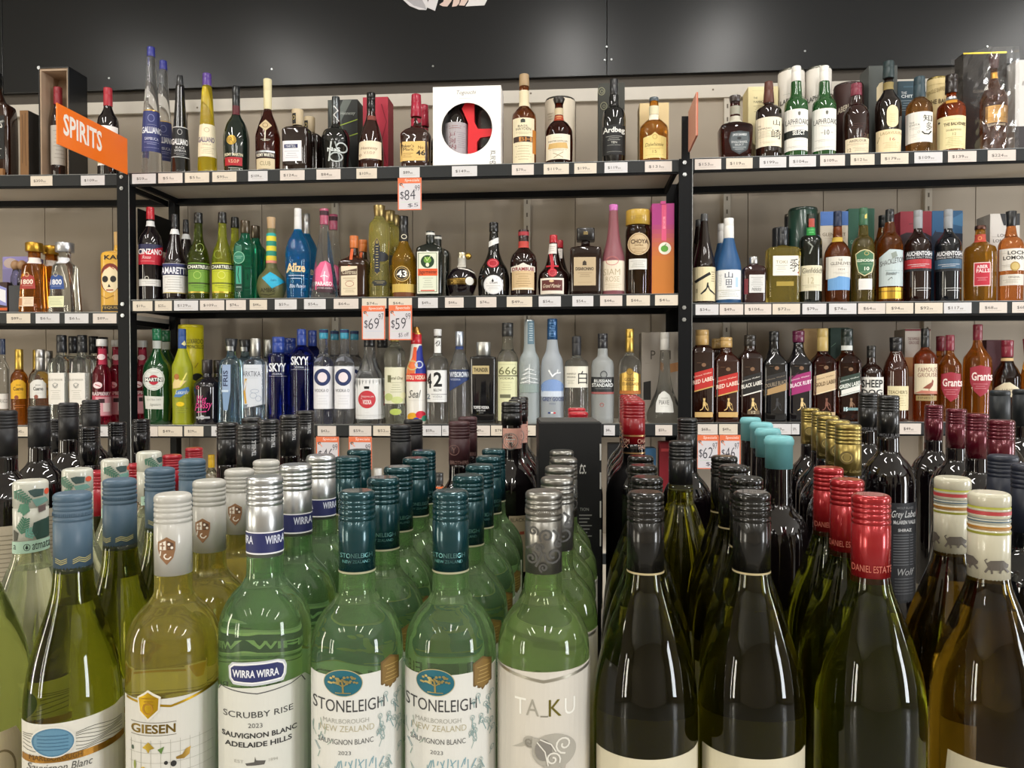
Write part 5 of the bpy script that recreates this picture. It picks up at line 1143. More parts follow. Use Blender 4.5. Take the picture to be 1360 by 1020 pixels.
def vol(o): return [('r', o, o + 136, 392, 680, '#e6e6ea'), ('o', o + 60, 466, 54, 58, 24, '#22305e'), ('e', o + 60, 466, 31, 34, '#e6dadf'), ('t', 'VODKA O', o + 8, o + 100, 545, 566, '#3a3a48'), ('f', o + 20, o + 100, 590, 4, 18, '#d4d4da')]
bottle('clear vodka bottle with blue ring label and teal cap, left of two', 302, vo, (142, 62, 206, 60, 'gloss:#3a94b0'), 'glass:#dfe3ea', vol(232) + [('part', 'cap_band'), ('r', 274, 332, 142, 162, '#24305a')], v=.05)
V0 = LAST
behind('back-row clear vodka bottle with teal cap, between the two blue ring labels', 372, dv=.10)
bottle('clear vodka bottle with blue ring label and teal cap, right of two', 445, vo, (142, 62, 206, 60, 'gloss:#3a94b0'), 'glass:#dfe3ea', vol(375) + [('part', 'cap_band'), ('r', 416, 474, 142, 162, '#24305a')], v=.05)
behind('back-row clear vodka bottle with teal cap, right of the right blue ring label', 512, dv=.10)
bottle('broad clear vodka bottle with white label and red crowned seal', 614, [(784, 188), (500, 194), (460, 184), (390, 130), (320, 84), (262, 76)], (200, 76, 262, 78, 'gloss:#1c1c1e'), 'glass:#dfe2e2',
       [('r', 516, 712, 474, 750, '#dedede'), ('e', 596, 616, 54, 56, '#c0343e'), ('o', 596, 616, 58, 60, 6, '#c0343e'), ('p', [(578, 545), (576, 528), (588, 536), (594, 525), (602, 536), (612, 528), (610, 545)], BK), ('t', 'PREMIUM', 560, 640, 592, 604, '#ecc8c8'), ('b', 'VODKA', 568, 626, 618, 650, '#f6e4e4'), ('f', 520, 706, 488, 1, 5, '#b0b0b0'), ('f', 520, 706, 722, 2, 12, '#b0b0b0'), ('f', 580, 612, 705, 1, 5, '#a0a0a0')], v=.05)
behind('second broad clear vodka bottle with black cap, right behind the red-seal one', 702, dv=.11)
bottle('clear botanical vodka bottle with pale leafy label under the hanging tags', 786, [(784, 140), (400, 144), (300, 142), (270, 110), (240, 62), (225, 56)], (150, 58, 225, 58, 'cap:#b0a45a'), 'glass:#e2e6da',
       [('r', 716, 852, 398, 645, '#d8d6bc'), ('r', 738, 760, 452, 500, '#6a6a48'), ('i', 'Ketel One', 745, 835, 460, 482, '#5a5640'), ('f', 755, 830, 500, 5, 16, '#a8a688'), ('e', 800, 620, 40, 24, '#c4cc8a'), ('e', 745, 600, 26, 26, '#b4c078'), ('e', 840, 590, 20, 22, '#dcd8b0'), ('e', 790, 700, 40, 22, '#a8b858')], v=.05)
bottle('painted vodka bottle with red and blue neck and white scrawled label', 932, [(780, 132), (500, 138), (420, 136), (360, 100), (300, 80), (240, 72)], (165, 72, 242, 76, 'gloss:#c02430'), 'gloss:#dedad2',
       [('p', [(862, 480), (872, 400), (905, 330), (925, 400), (915, 480)], '#d8703a'), ('p', [(925, 480), (930, 300), (950, 250), (980, 250), (1000, 400), (1000, 440)], '#24308a'), ('p', [(905, 330), (915, 260), (935, 262), (930, 400)], '#d8542c'), ('o', 905, 385, 36, 34, 8, '#c8b070'), ('o', 950, 380, 26, 26, 8, '#b8c0d8'), ('r', 862, 1002, 440, 495, '#c8242c'), ('b', 'STOLI VODKA', 866, 990, 452, 482, '#f0dcc0'), ('i', 'Seal', 878, 950, 552, 605, '#4a4a44'), ('f', 880, 985, 622, 1, 5, '#9a9a94'), ('e', 905, 735, 34, 30, '#d8a020'), ('e', 960, 720, 34, 26, '#c8243a'), ('e', 985, 745, 20, 20, '#3a8a70'), ('e', 930, 752, 20, 14, '#2a3a9a'), ('part', 'cap_tip'), ('r', 920, 972, 165, 172, GD)], v=.05, cap2=(125, 40, 168, 60, 'metal:#b88a4a'))
bottle('clear flask vodka bottle with white cap and label numbered 42', 1080, [(780, 142), (600, 148), (380, 146), (345, 130), (315, 66), (290, 54)], (140, 54, 186, 52, 'gloss:#d8d8d6', 'stopper'), 'glass:#dfe2e2',
       [('r', 1010, 1140, 418, 634, '#e2e2e0'), ('b', '4', 1004, 1040, 440, 540, BK), ('b', '2', 1052, 1108, 430, 530, BK), ('t', 'BELOW', 1052, 1106, 544, 562, '#3a3a3a'), ('r', 1036, 1140, 580, 583, '#4a4a4a'), ('t', 'VODKA', 1046, 1110, 590, 604, '#8a8a8a'), ('f', 1046, 1125, 614, 1, 6, '#a0a0a0'), ('b', '2', 1008, 1030, 578, 615, '#6a7a88'), ('part', 'neck_print'), ('r', 1058, 1100, 200, 300, '#e0e0de'), ('b', '42', 1062, 1096, 215, 255, BK)], v=.05)
bottle('slender clear vodka bottle with tall silver cap and navy slanted label', 1226, [(780, 136), (600, 142), (400, 138), (360, 110), (290, 66), (270, 52)], (155, 56, 255, 56, 'metal:#b8c0cc', 'stopper'), 'glass:#d8dde2',
       [('p', [(1160, 415), (1290, 415), (1290, 480), (1160, 560)], '#24386a'), ('r', 1160, 1292, 418, 470, '#1c2a50'), ('b', 'WYBOROWA', 1162, 1290, 428, 466, '#dfe4ee'), ('t', 'VODKA', 1166, 1232, 474, 488, '#c4cce0'), ('part', 'neck_ring'), ('r', 1200, 1252, 255, 275, '#24386a')], v=.05)
K(570, 410, 5.1)
bottle('black rectangular vodka bottle with broad silver cap and gold name plate', 374, [(752, 170), (350, 176), (330, 170), (322, 110), (316, 86)], (228, 98, 318, 98, 'metal:#c4c4c0', 'stopper'), 'dark:#141416',
       [('r', 306, 420, 388, 444, '#b8a678'), ('b', 'THUNDER', 314, 412, 402, 430, '#2a2418'), ('b', 'TOFFEE VODKA', 312, 418, 660, 680, '#dedede'), ('t', 'LIQUEUR', 335, 395, 686, 698, '#c8c8c8'), ('f', 350, 380, 706, 1, 6, '#c8c8c8')], sq=8, dep=120, v=.05)
bottle('clear vodka bottle with black cap and pale yellow label numbered 666', 530, [(780, 138), (600, 144), (340, 144), (310, 124), (275, 84), (210, 72)], (98, 78, 190, 78, 'gloss:#2a2a2a'), 'glass:#dcdcd0',
       [('r', 466, 594, 360, 762, '#d6d6ac'), ('t', '666', 472, 590, 395, 448, '#6a6a44'), ('f', 478, 585, 378, 1, 6, '#8a8a60'), ('r', 470, 594, 453, 459, '#3a3a28'), ('t', 'VODKA', 476, 570, 466, 480, '#4a4a30'), ('r', 480, 550, 582, 606, '#6a6a50'), ('f', 485, 560, 500, 4, 16, '#b8b890')], v=.05)
bottle('frosted white vodka bottle with palace-tree etching and blue-grey neck strip', 676, [(775, 140), (600, 144), (400, 142), (340, 130), (290, 86), (240, 74), (90, 66)], (75, 62, 120, 66, 'metal:#c4ccd0', 'stopper'), 'frost:#c8d2d4',
       [('l', [(676, 378), (676, 520)], 4, '#eef2f2'), ('l', [(676, 400), (645, 420), (676, 410), (708, 420)], 4, '#eef2f2'), ('l', [(676, 425), (632, 450), (676, 438), (720, 450)], 4, '#eef2f2'), ('l', [(676, 455), (622, 480), (676, 468), (730, 480)], 4, '#eef2f2'), ('l', [(676, 485), (616, 506), (676, 496), (735, 506)], 4, '#eef2f2'), ('r', 612, 738, 512, 570, '#8a9894'), ('part', 'neck_strip'), ('r', 664, 706, 82, 240, '#5a7482'), ('f', 672, 700, 100, 8, 16, '#c4d0d4')], v=.05)
bottle('frosted clear vodka bottle with blue foil neck and flying goose etching', 829, [(775, 154), (600, 158), (420, 156), (350, 140), (290, 90), (220, 70)], (70, 68, 212, 72, 'cap:#27507c'), 'frost:#ccd4dc',
       [('e', 830, 535, 78, 56, '#7c98c8'), ('r', 754, 906, 560, 598, '#c8d2e0'), ('l', [(806, 420), (830, 460), (850, 440)], 10, '#f0f2f4'), ('l', [(850, 440), (885, 434)], 6, '#f0f2f4'), ('l', [(860, 440), (866, 415)], 6, '#f0f2f4'), ('b', 'GREY GOOSE', 764, 912, 600, 628, '#5a6890'), ('t', 'VODKA', 808, 852, 640, 650, '#7a86a4'), ('r', 800, 818, 702, 712, '#28407a'), ('r', 818, 836, 702, 712, '#eeeeee'), ('r', 836, 852, 702, 712, '#c02a36'), ('part', 'cap_print'), ('f', 806, 852, 95, 6, 18, '#4f7aa4')], v=.05)
bottle('clear craft vodka bottle with matt black cap and single brush-stroke character', 997, [(775, 158), (600, 162), (390, 160), (360, 146), (338, 80), (318, 58)], (188, 62, 318, 62, 'satin:#2c2c2e'), 'glass:#dcdfdc',
       [('r', 916, 1076, 392, 536, '#e2decf'), ('t', 'HAKU', 934, 992, 436, 449, '#5a564a'), ('t', 'VODKA', 934, 992, 458, 471, '#5a564a'), ('t', '白', 1008, 1068, 424, 512, BK), ('f', 934, 984, 486, 3, 10, '#9a9684')], v=.05)
bottle('frosted clear vodka bottle with black silver cap and dark band label', 1176, [(775, 150), (580, 156), (400, 154), (360, 140), (320, 70), (270, 64)], (170, 68, 272, 66, 'gloss:#242428'), 'frost:#c4c8c8',
       [('r', 1098, 1254, 464, 580, '#26282a'), ('o', 1184, 448, 24, 26, 6, '#55585a'), ('b', 'RUSSIAN', 1120, 1232, 480, 502, '#dfe2e2'), ('b', 'STANDARD', 1106, 1246, 506, 532, '#dfe2e2'), ('f', 1125, 1230, 542, 1, 6, '#b0b4b4'), ('r', 1100, 1254, 566, 580, '#a05a58'), ('o', 1172, 652, 14, 14, 4, '#b06a64')], v=.05)
K(720, 410, 5.1)
bottle('clear vodka bottle with gold cap and gold band label', 594, [(775, 148), (580, 154), (400, 152), (350, 136), (310, 62), (285, 54)], (138, 56, 300, 56, 'metal:#c0a050'), 'glass:#dedfdc',
       [('p', [(528, 445), (570, 430), (596, 402), (625, 430), (668, 445), (668, 560), (528, 560)], 'metal:#c8a458'), ('o', 596, 428, 22, 24, 6, '#8a6a2a'), ('b', 'GOLD', 560, 632, 468, 492, '#6a5424'), ('b', 'STANDARD', 545, 652, 500, 522, '#6a5424'), ('f', 560, 640, 534, 1, 6, '#8a6a2a'), ('r', 528, 670, 556, 580, '#b06a2c')], v=.05)
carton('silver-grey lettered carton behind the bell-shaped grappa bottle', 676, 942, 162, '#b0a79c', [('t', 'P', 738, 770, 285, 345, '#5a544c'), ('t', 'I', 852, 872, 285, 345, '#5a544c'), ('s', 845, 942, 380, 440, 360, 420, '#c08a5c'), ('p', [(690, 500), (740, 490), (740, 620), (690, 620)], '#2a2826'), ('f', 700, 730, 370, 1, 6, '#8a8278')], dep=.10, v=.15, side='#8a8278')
bottle('bell-shaped clear grappa bottle with silver foil neck and arched white label', 833, [(785, 236), (730, 246), (640, 190), (540, 110), (440, 78), (320, 64), (280, 58)], (162, 60, 282, 64, 'satin:#cfccc6'), 'glass:#e4e6e4',
       [('p', [(772, 705), (775, 640), (795, 585), (830, 560), (865, 585), (888, 640), (894, 705)], '#d8d8d4'), ('t', 'GRAPPA', 808, 856, 604, 614, '#8a8a86'), ('t', 'PIAVE', 796, 862, 622, 652, '#4a4a48'), ('f', 805, 855, 664, 1, 6, '#a0a09c')], v=.075)

# ======================= lower shelf, right bay
K(900, 410, 5.1)
jw = [(775, 150), (300, 152), (270, 128), (245, 84), (235, 78)]
def man(x, y, c):
    f = [('p', [(x - 8, y - 30), (x + 8, y - 30), (x + 14, y + 6), (x - 12, y + 6)], c), ('e', x, y - 40, 8, 9, c), ('r', x - 9, x + 9, y - 56, y - 46, c), ('l', [(x - 4, y + 4), (x - 14, y + 30), (x - 32, y + 40)], 7, c), ('l', [(x + 4, y + 4), (x + 16, y + 28), (x + 30, y + 42)], 7, c), ('l', [(x + 8, y - 22), (x + 24, y - 8), (x + 18, y - 2)], 5, c), ('l', [(x + 24, y - 4), (x + 34, y + 38)], 3, c)]
    return [('part', 'striding_figure')] + [(q[0], [(x + (a - x) * .85, y + (b - y) * .85) for a, b in q[1]]) + q[2:] if q[0] == 'p' else (q[0], [(x + (a - x) * .85, y + (b - y) * .85) for a, b in q[1]], q[2] * .8, q[3]) if q[0] == 'l' else (q[0], x + (q[1] - x) * .85, y + (q[2] - y) * .85, q[3] * .85, q[4] * .85, q[5]) if q[0] == 'e' else (q[0], x + (q[1] - x) * .85, x + (q[2] - x) * .85, y + (q[3] - y) * .85, y + (q[4] - y) * .85, q[5]) for q in f]
def jwl(x0, x1, y, c, txt, tc, fig, base, edge2='#c8a860'):
    w = x1 - x0
    r = [('s', x0, x1, y, y + 128, y - 42, y + 86, c), ('s', x0, x1, y + 122, y + 130, y + 80, y + 88, edge2), ('t', 'Johnnie Walker', x0 + 8, x1 - 22, y + 20, y + 33, tc, 34), ('b', txt, x0 + 4, x1 - 8, y + 50, y + 78, tc, 34), ('f', x0 + 30, x0 + 60, y - 72, 1, 5, '#8a6a4a'), ('e', (x0 + x1) / 2, y - 58, 15, 13, '#7a5a40')]
    if base: r += [('r', x0 + 18, x1 - 14, 702, 736, base)]
    return r + man((x0 + x1) / 2 + 4, 655, fig)
bottle('square whisky bottle, gold cap, slanted red label, beside the right upright', 184, jw, (145, 90, 250, 90, 'gloss:#b4935c'), 'dark:#200c06', jwl(108, 260, 440, '#b82a24', 'RED LABEL', '#f2d8c8', '#d8b878', '#c8a468'), sq=7, dep=145, v=.05)
bottle('square whisky bottle with a slanted red label, shorter of the two red ones', 344, [(775, 158), (360, 160), (330, 130), (300, 84), (290, 76)], (196, 80, 265, 82, 'gloss:#b4935c'), 'dark:#2c1008', jwl(264, 424, 470, '#b82a24', 'RED LABEL', '#f2d8c8', '#d8b878', '#c8a468'), sq=7, dep=145, v=.05)
behind('gold-capped square whisky bottle behind, between the two slanted red labels', 272, dv=.10)
bottle('square whisky bottle with dark neck and slanted black label edged in white', 502, [(775, 148), (340, 150), (310, 126), (285, 82), (270, 76)], (180, 78, 255, 80, 'gloss:#2a2622'), 'dark:#1e0c08', jwl(428, 577, 468, '#1c1a18', 'BLACK LABEL', '#e8e4dc', '#e0c488', None, '#e8e4dc') + [('r', 470, 550, 690, 716, '#6a5a44'), ('t', '12', 498, 524, 694, 712, '#e8dcc0')], sq=7, dep=140, v=.05)
bottle('smoky black square whisky bottle with slanted black and bronze label', 658, [(775, 156), (380, 158), (330, 110), (280, 72), (250, 66)], (155, 66, 225, 66, 'gloss:#1a1a1b'), 'dark:#0e0e10', jwl(580, 738, 462, '#232120', 'DOUBLE BLACK', '#8a7c6a', '#3a3a3c', None, '#a8885c') + [('part', 'bronze_band'), ('s', 580, 738, 555, 590, 500, 540, '#a8885c')], sq=7, dep=145, v=.05)
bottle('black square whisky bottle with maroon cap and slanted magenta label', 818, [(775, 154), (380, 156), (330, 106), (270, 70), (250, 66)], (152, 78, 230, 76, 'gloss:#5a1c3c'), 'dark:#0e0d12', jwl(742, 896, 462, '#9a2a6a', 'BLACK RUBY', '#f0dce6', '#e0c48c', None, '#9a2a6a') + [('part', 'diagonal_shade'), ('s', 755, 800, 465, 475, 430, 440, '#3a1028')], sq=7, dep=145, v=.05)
carton('tan carton behind the square whisky with slanted cream label', 855, 990, 138, '#a88a5c', dep=.08, v=.135)
bottle('amber square whisky bottle with gold foil cap and slanted cream label', 978, [(775, 152), (370, 154), (335, 120), (300, 74), (290, 70)], (136, 70, 290, 72, 'gloss:#b49c60'), 'amber:#6a200c', jwl(903, 1056, 458, '#cbb28c', 'GOLD LABEL', '#6a5436', '#7a4a3a', '#b8a07a', '#e0ccaa'), sq=7, dep=145, v=.05)
carton('dark green carton behind the square whisky with slanted green-black label', 1040, 1168, 132, '#1f3a30', [('l', [(1045, 260), (1075, 235)], 4, '#6a8a78')], dep=.08, v=.135)
bottle('amber square whisky bottle with slanted green-black label and wide white edge', 1134, [(775, 154), (370, 158), (335, 124), (300, 80), (290, 76)], (138, 74, 285, 78, 'gloss:#1c2826'), 'amber:#6a280c', jwl(1058, 1212, 470, '#2a3a30', 'GREEN LABEL', '#e4e8e0', '#8a6a50', None, '#d8dad4') + [('s', 1058, 1212, 560, 590, 512, 548, '#dcdcd6'), ('r', 1090, 1200, 672, 690, '#6a8a8c'), ('b', '15', 1090, 1116, 668, 696, '#d8e8ec'), ('part', 'neck_band'), ('r', 1092, 1158, 250, 282, '#c8ccc8')], sq=7, dep=145, v=.05)
K(1110, 410, 5.1)
bottle('dark whisky bottle with black cap and block-lettered white label', 234, [(775, 162), (480, 172), (430, 164), (390, 110), (370, 64), (330, 58)], (253, 62, 335, 60, 'gloss:#222120'), 'dark:#1e0d08',
       [('r', 148, 320, 465, 600, '#dedcd6'), ('b', 'SHEEP', 172, 312, 482, 536, '#1c1c1c'), ('b', 'DOG', 172, 310, 548, 590, '#1c1c1c')], v=.05)
bottle('broad-shouldered whisky bottle with large black cap and low cream label', 410, [(775, 176), (600, 182), (430, 178), (370, 150), (310, 92), (290, 80)], (196, 92, 290, 86, 'gloss:#1c1c1e'), 'dark:#34140a',
       [('r', 356, 496, 526, 690, '#ddd0a8'), ('t', "TEACHER'S", 362, 488, 555, 578, '#6a5c3a'), ('f', 370, 480, 590, 5, 16, '#b0a278'), ('part', 'shoulder_emboss'), ('f', 385, 430, 295, 2, 14, '#8a8a88')], v=.05)
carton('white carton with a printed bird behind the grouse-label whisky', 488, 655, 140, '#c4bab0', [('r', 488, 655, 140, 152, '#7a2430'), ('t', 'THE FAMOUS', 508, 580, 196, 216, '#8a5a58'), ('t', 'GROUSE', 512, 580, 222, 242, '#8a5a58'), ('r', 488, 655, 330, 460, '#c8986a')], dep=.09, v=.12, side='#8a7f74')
bottle('amber whisky bottle with black cap and cream label picturing a red bird', 610, [(775, 166), (560, 170), (340, 166), (305, 130), (275, 66), (262, 58)], (136, 60, 265, 60, 'gloss:#1e1f20'), 'juice:#a04c1a',
       [('r', 540, 694, 375, 580, '#ded2b6'), ('t', 'FAMOUS', 566, 690, 402, 432, '#8a5a50', 4), ('t', 'GROUSE', 562, 692, 438, 466, '#8a5a50', 4), ('p', [(596, 540), (630, 515), (655, 500), (660, 480), (668, 490), (664, 520), (645, 545)], '#8a4a38'), ('l', [(638, 545), (640, 560)], 4, '#8a4a38'), ('p', [(542, 575), (590, 555), (690, 560), (692, 580)], '#c07a68'), ('r', 552, 690, 590, 625, '#a08a5c'), ('t', 'FINEST', 566, 670, 598, 614, '#5a4a2c')], v=.05)
gr = [(770, 164), (500, 170), (390, 164), (350, 120), (310, 64), (290, 58)]
def grl(x, y, k=1.0): return [('p', [(x, y), (x + 65 * k, y - 14 * k), (x + 130 * k, y), (x + 130 * k, y + 95 * k), (x + 108 * k, y + 160 * k), (x + 65 * k, y + 188 * k), (x + 26 * k, y + 150 * k), (x, y + 95 * k)], '#9a2a3a'), ('b', 'Grants', x + 10 * k, x + 142 * k, y + 30 * k, y + 84 * k, '#f0dcd8'), ('f', x + 20 * k, x + 112 * k, y + 104 * k, 3, 15, '#c88088')]
bottle('amber whisky bottle with maroon cap and maroon shield label, shorter of two', 778, gr, (180, 64, 285, 64, 'gloss:#7a2434'), 'juice:#b8681c', grl(722, 445), v=.05)
behind('maroon-capped whisky bottle behind, left of the shorter maroon shield label', 702, dv=.08)
bottle('amber whisky bottle with maroon cap and maroon shield label, taller of two', 966, [(770, 200), (420, 206), (340, 196), (300, 140), (250, 74), (215, 62)], (108, 68, 215, 66, 'gloss:#7a2434'), 'juice:#c87420', grl(918, 400, 1.06), v=.05)
carton('maroon carton behind the dimpled whisky bottle at the right end', 1030, 1200, 215, '#4a1820', dep=.08, v=.13)
bottle('dimpled whisky bottle with maroon cap, thistle medallion and cream arched label', 1180, [(770, 150), (640, 196), (480, 200), (420, 160), (370, 96), (340, 80), (330, 74)], (216, 90, 330, 84, 'gloss:#7a2434'), 'amber:#4a2010',
       [('p', [(1080, 600), (1100, 540), (1160, 505), (1200, 500), (1260, 540), (1280, 600)], '#d8ccb0'), ('t', 'HAIG', 1150, 1220, 545, 570, '#6a5a48'), ('part', 'neck_label'), ('r', 1136, 1224, 335, 355, '#c8a878')], v=.055)
bottle('maroon-capped orange-labelled whisky bottle cut off by the right frame edge', 1300, [(770, 110), (480, 116), (420, 90), (350, 56), (320, 50)], (205, 84, 325, 60, 'gloss:#7a2434'), 'juice:#b86c24', [('e', 1290, 385, 34, 40, '#d8902c'), ('r', 1245, 1360, 560, 700, '#d8ccb0'), ('f', 1260, 1340, 590, 5, 16, '#a8987a')], v=.06)

# ======================= low shelf: the few things seen through the wine bottles
SHN = 'L'; K(0, 0, 1.0)
bottle('small clear bottle with yellow foil cap on the low shelf at the left', 279, [(735, 30), (650, 30), (635, 24), (622, 9), (620, 8)], (604, 9, 621, 9, 'satin:#c8a020'), 'glass:#d8d6c0', [('r', 265, 293, 660, 710, '#c8b890')], v=.06)
bottle('small clear bottle with white cap on the low shelf behind teal caps', 501, [(735, 30), (650, 30), (640, 18), (634, 10), (632, 9)], (622, 11, 633, 11, 'gloss:#e2e2de'), 'glass:#d8d6d0', [('r', 487, 515, 660, 710, '#c8c4b8')], v=.06)
bottle('orange-labelled small bottle on the low shelf left of the brown caps', 583, [(735, 30), (660, 30), (650, 18), (644, 10), (642, 9)], (628, 11, 643, 11, 'gloss:#3a3a3a'), 'dark:#2a1a10', [('r', 570, 597, 648, 700, '#c8602c')], v=.06)
carton('small red carton on the low shelf below the bell-shaped bottle', 877, 903, 588, '#8a1f2c', [('r', 879, 901, 596, 600, '#c84a50')], dep=.06, v=.06)
carton('small blue carton on the low shelf beside the red one', 858, 872, 596, '#3a6a94', dep=.06, v=.07)
carton('black carton on the low shelf behind the red wax row', 808, 832, 590, '#232325', dep=.06, v=.06)
bottle('teal-labelled bottle on the low shelf seen under the hanging price tags', 930, [(735, 34), (680, 34), (660, 28), (650, 12), (648, 10)], (640, 13, 650, 12, 'gloss:#3a3a3c'), 'glass:#a8c4c0', [('r', 914, 946, 676, 725, '#7ab8b4')], v=.06)

settle()
# ------------------------------------------------------------------ price tickets on the shelf edges
CARD = ['#d2c8c0', '#cdcbcc', '#d3c8b8']
NT = 0
USED = {}
def ticket(sh, x0, x1, txt, crop):
    global NT
    K(*crop)
    a, b = P(x0, 0)[0], P(x1, 0)[0]
    ua, ub = uz(a, 400, -.006)[0], uz(b, 400, -.006)[0]
    u = (ua + ub) / 2
    f = SHELF[(sh, bay(u))]
    w = ub - ua; h = LIPH * .94
    near = min((t for t in TOPS if t[0] == sh), key=lambda t: abs(t[1] - (a + b) / 2))[2]
    near = near.replace('the ', '', 1) if near.startswith('the ') else near
    near = ' '.join(near.split()[:8]).rstrip(',')
    NT += 1
    k_ = (sh, near)
    USED[k_] = USED.get(k_, 0) + 1
    lab = txt + (' price ticket under the ', ' ticket right of that under the ', ' ticket two right of that under the ')[min(2, USED[k_] - 1)] + near
    c = CARD[(NT * 7 // 3) % 3]
    e = empty('price_ticket', W(u, -.0045, f(u) - LIPH * .99), -YAW)
    tag(e, lab, 'price tag', 'paper price tickets along the shelf edges')
    MB().box(-w / 2, w / 2, -.0012, 0, 0, h).build('card', M(c), e)
    s = 1 / w
    def mp(x, y, l): return ((x - .5) * w, -.0012 - l, (1 - y) * h)
    t, _, cts = txt.partition('.')
    dg = len(t)
    ds = [('t', t, .34 - .05 * dg, .34 + .055 * dg, .36, .66, '#4a4440'), ('t', cts or '99', .36 + .055 * dg, .36 + .055 * dg + .12, .5, .66, '#6a645e'), ('r', .2, .8, .76, .79, '#b4aca4')]
    print_mesh('price_print', ds, mp, e, e0=.0003, de=.0001, grid=1)
A_, B_, C_, D_, E_ = (0, 60, 5.1), (160, 50, 5.1), (370, 80, 5.1), (570, 80, 5.1), (780, 80, 5.1)
F_, G_ = (940, 50, 5.668), (1130, 50, 5.665)
for cr, rows in ((A_, ((215, 362, '$350.00'), (555, 715, '$109.99'))), (B_, ((85, 245, '$59.99'), (262, 425, '$51.99'), (442, 605, '$51.99'), (627, 790, '$95.99'), (870, 1000, '$109.99'), (1085, 1250, '$124.99'))),
                 (C_, ((260, 422, '$84.99'), (530, 668, '$109.99'), (820, 957, '$89.99'))), (D_, ((155, 325, '$149.99'), (560, 708, '$79.99'), (775, 945, '$119.99'), (982, 1132, '$199.99'))),
                 (E_, ((115, 270, '$119.99'), (388, 570, '$131.99'), (725, 903, '$153.99'), (937, 1115, '$119.99'))), (F_, ((385, 585, '$199.99'), (607, 808, '$104.99'), (840, 1025, '$109.99'), (1068, 1247, '$121.99'))),
                 (G_, ((218, 425, '$179.99'), (470, 680, '$109.99'), (722, 935, '$139.99'), (1020, 1230, '$224.99')))):
    for r in rows: ticket('T', *r, cr)
H_, I_, J_, K_, L_ = (0, 240, 5.1), (160, 240, 5.1), (370, 240, 5.1), (570, 240, 5.1), (720, 240, 5.1)
N_, O_ = (900, 240, 5.367), (1120, 240, 5.367)
for cr, rows in ((H_, ((43, 203, '$89.99'), (240, 400, '$61.99'), (437, 597, '$61.99'), (628, 787, '$89.99'))), (I_, ((83, 215, '$19.99'), (233, 347, '$25.99'), (362, 525, '$129.99'), (538, 702, '$109.99'), (715, 848, '$74.99'), (875, 992, '$44.99'), (1045, 1193, '$59.99'))),
                 (J_, ((172, 318, '$54.99'), (373, 540, '$64.99'), (565, 730, '$74.99'), (745, 903, '$64.99'), (945, 1078, '$49.99'), (1127, 1253, '$44.99'))), (K_, ((318, 455, '$74.99'), (525, 698, '$49.99'), (742, 892, '$54.99'), (970, 1112, '$54.99'), (1158, 1308, '$44.99'))),
                 (L_, ((572, 730, '$44.99'), (765, 920, '$41.99'))), (N_, ((128, 292, '$34.99'), (300, 468, '$49.99'), (478, 668, '$104.99'), (677, 873, '$72.99'), (890, 1060, '$79.99'), (1080, 1275, '$74.99'))),
                 (O_, ((107, 300, '$64.99'), (305, 500, '$94.99'), (512, 710, '$92.99'), (718, 915, '$117.99'), (972, 1168, '$68.99'), (1205, 1388, '$68.99')))):
    for r in rows: ticket('M', *r, cr)
P_, Q_, R_, S_, T_, U_, V_ = (0, 410, 5.1), (160, 410, 5.1), (370, 410, 5.1), (570, 410, 5.1), (720, 410, 5.1), (900, 410, 5.1), (1110, 410, 5.1)
for cr, rows in ((P_, ((85, 190, '$45.99'), (340, 440, '$41.99'), (620, 725, '$49.99'))), (Q_, ((110, 245, '$25.99'), (248, 412, '$49.99'), (425, 555, '$29.99'), (610, 740, '$45.99'))), (R_, ((260, 385, '$43.99'), (475, 625, '$59.99'), (638, 800, '$52.99'), (970, 1100, '$59.99'), (1105, 1150, '$57.99'))),
                 (S_, ((285, 412, '$49.99'), (418, 560, '$79.99'), (610, 722, '$59.99'))), (T_, ((420, 495, '$49.99'), (770, 885, '$59.99'))), (U_, ((140, 275, '$68.99'), (285, 410, '$49.99'), (640, 775, '$59.99'), (778, 830, '$79.99'))), (V_, ((440, 585, '$49.99'),))):
    for r in rows: ticket('B', *r, cr)

def special(sh, x0, x1, y0, y1, price, cents, extra, crop, label, tilt=0.0):
    K(*crop)
    pc = P((x0 + x1) / 2, 0)[0]
    v = -.0085
    u, dist, mpp, c, rz = frame_at(pc, v)
    w = (x1 - x0) / CUR[2] * mpp
    zt = uz(pc, P(0, y0)[1], v)[1]; zb = uz(pc, P(0, y1)[1], v)[1]
    h = zt - zb
    e = empty('special_ticket', W(u, v, zb), -YAW)
    tag(e, label, 'price tag', 'handwritten special tickets hanging from the shelf edges')
    MB().box(-w / 2, w / 2, -.001, 0, 0, h).box(-w * .3, w * .3, 0, .0035, h - .006, h).build('card', M('#cdc9ce'), e)
    def mp(x, y, l): return ((x - .5) * w, -.001 - l, (1 - y) * h)
    O = '#dd7048'
    ds = [('r', 0, .045, 0, 1, O), ('r', .955, 1, 0, 1, O), ('r', 0, 1, 0, .17, O), ('r', 0, 1, .975, 1, O), ('i', 'Specials', .28, .9, .035, .135, '#f8e6dc'), ('e', .14, .2, .07, .045, '#6a5a54'), ('l', [(.14, .2), (.26, .3)], .03, '#f0a080'),
          ('n', '$', .1, .26, .42, .68, '#3a3842'), ('n', price, .28, .74, .38, .7, '#3a3842', .03), ('n', cents, .72, .93, .24, .42, '#3a3842', .02)]
    if extra: ds += [('n', extra, .42, .86, .8, .93, '#4a4852', .02), ('r', .12, .88, .745, .755, '#b8d0b8')]
    else: ds += [('r', .12, .88, .745, .755, '#a8bcd8'), ('r', .2, .8, .82, .835, '#c8ccd4'), ('r', .25, .8, .88, .895, '#c8ccd4')]
    print_mesh('lettering', ds, mp, e, e0=.0003, de=.0001, grid=1)
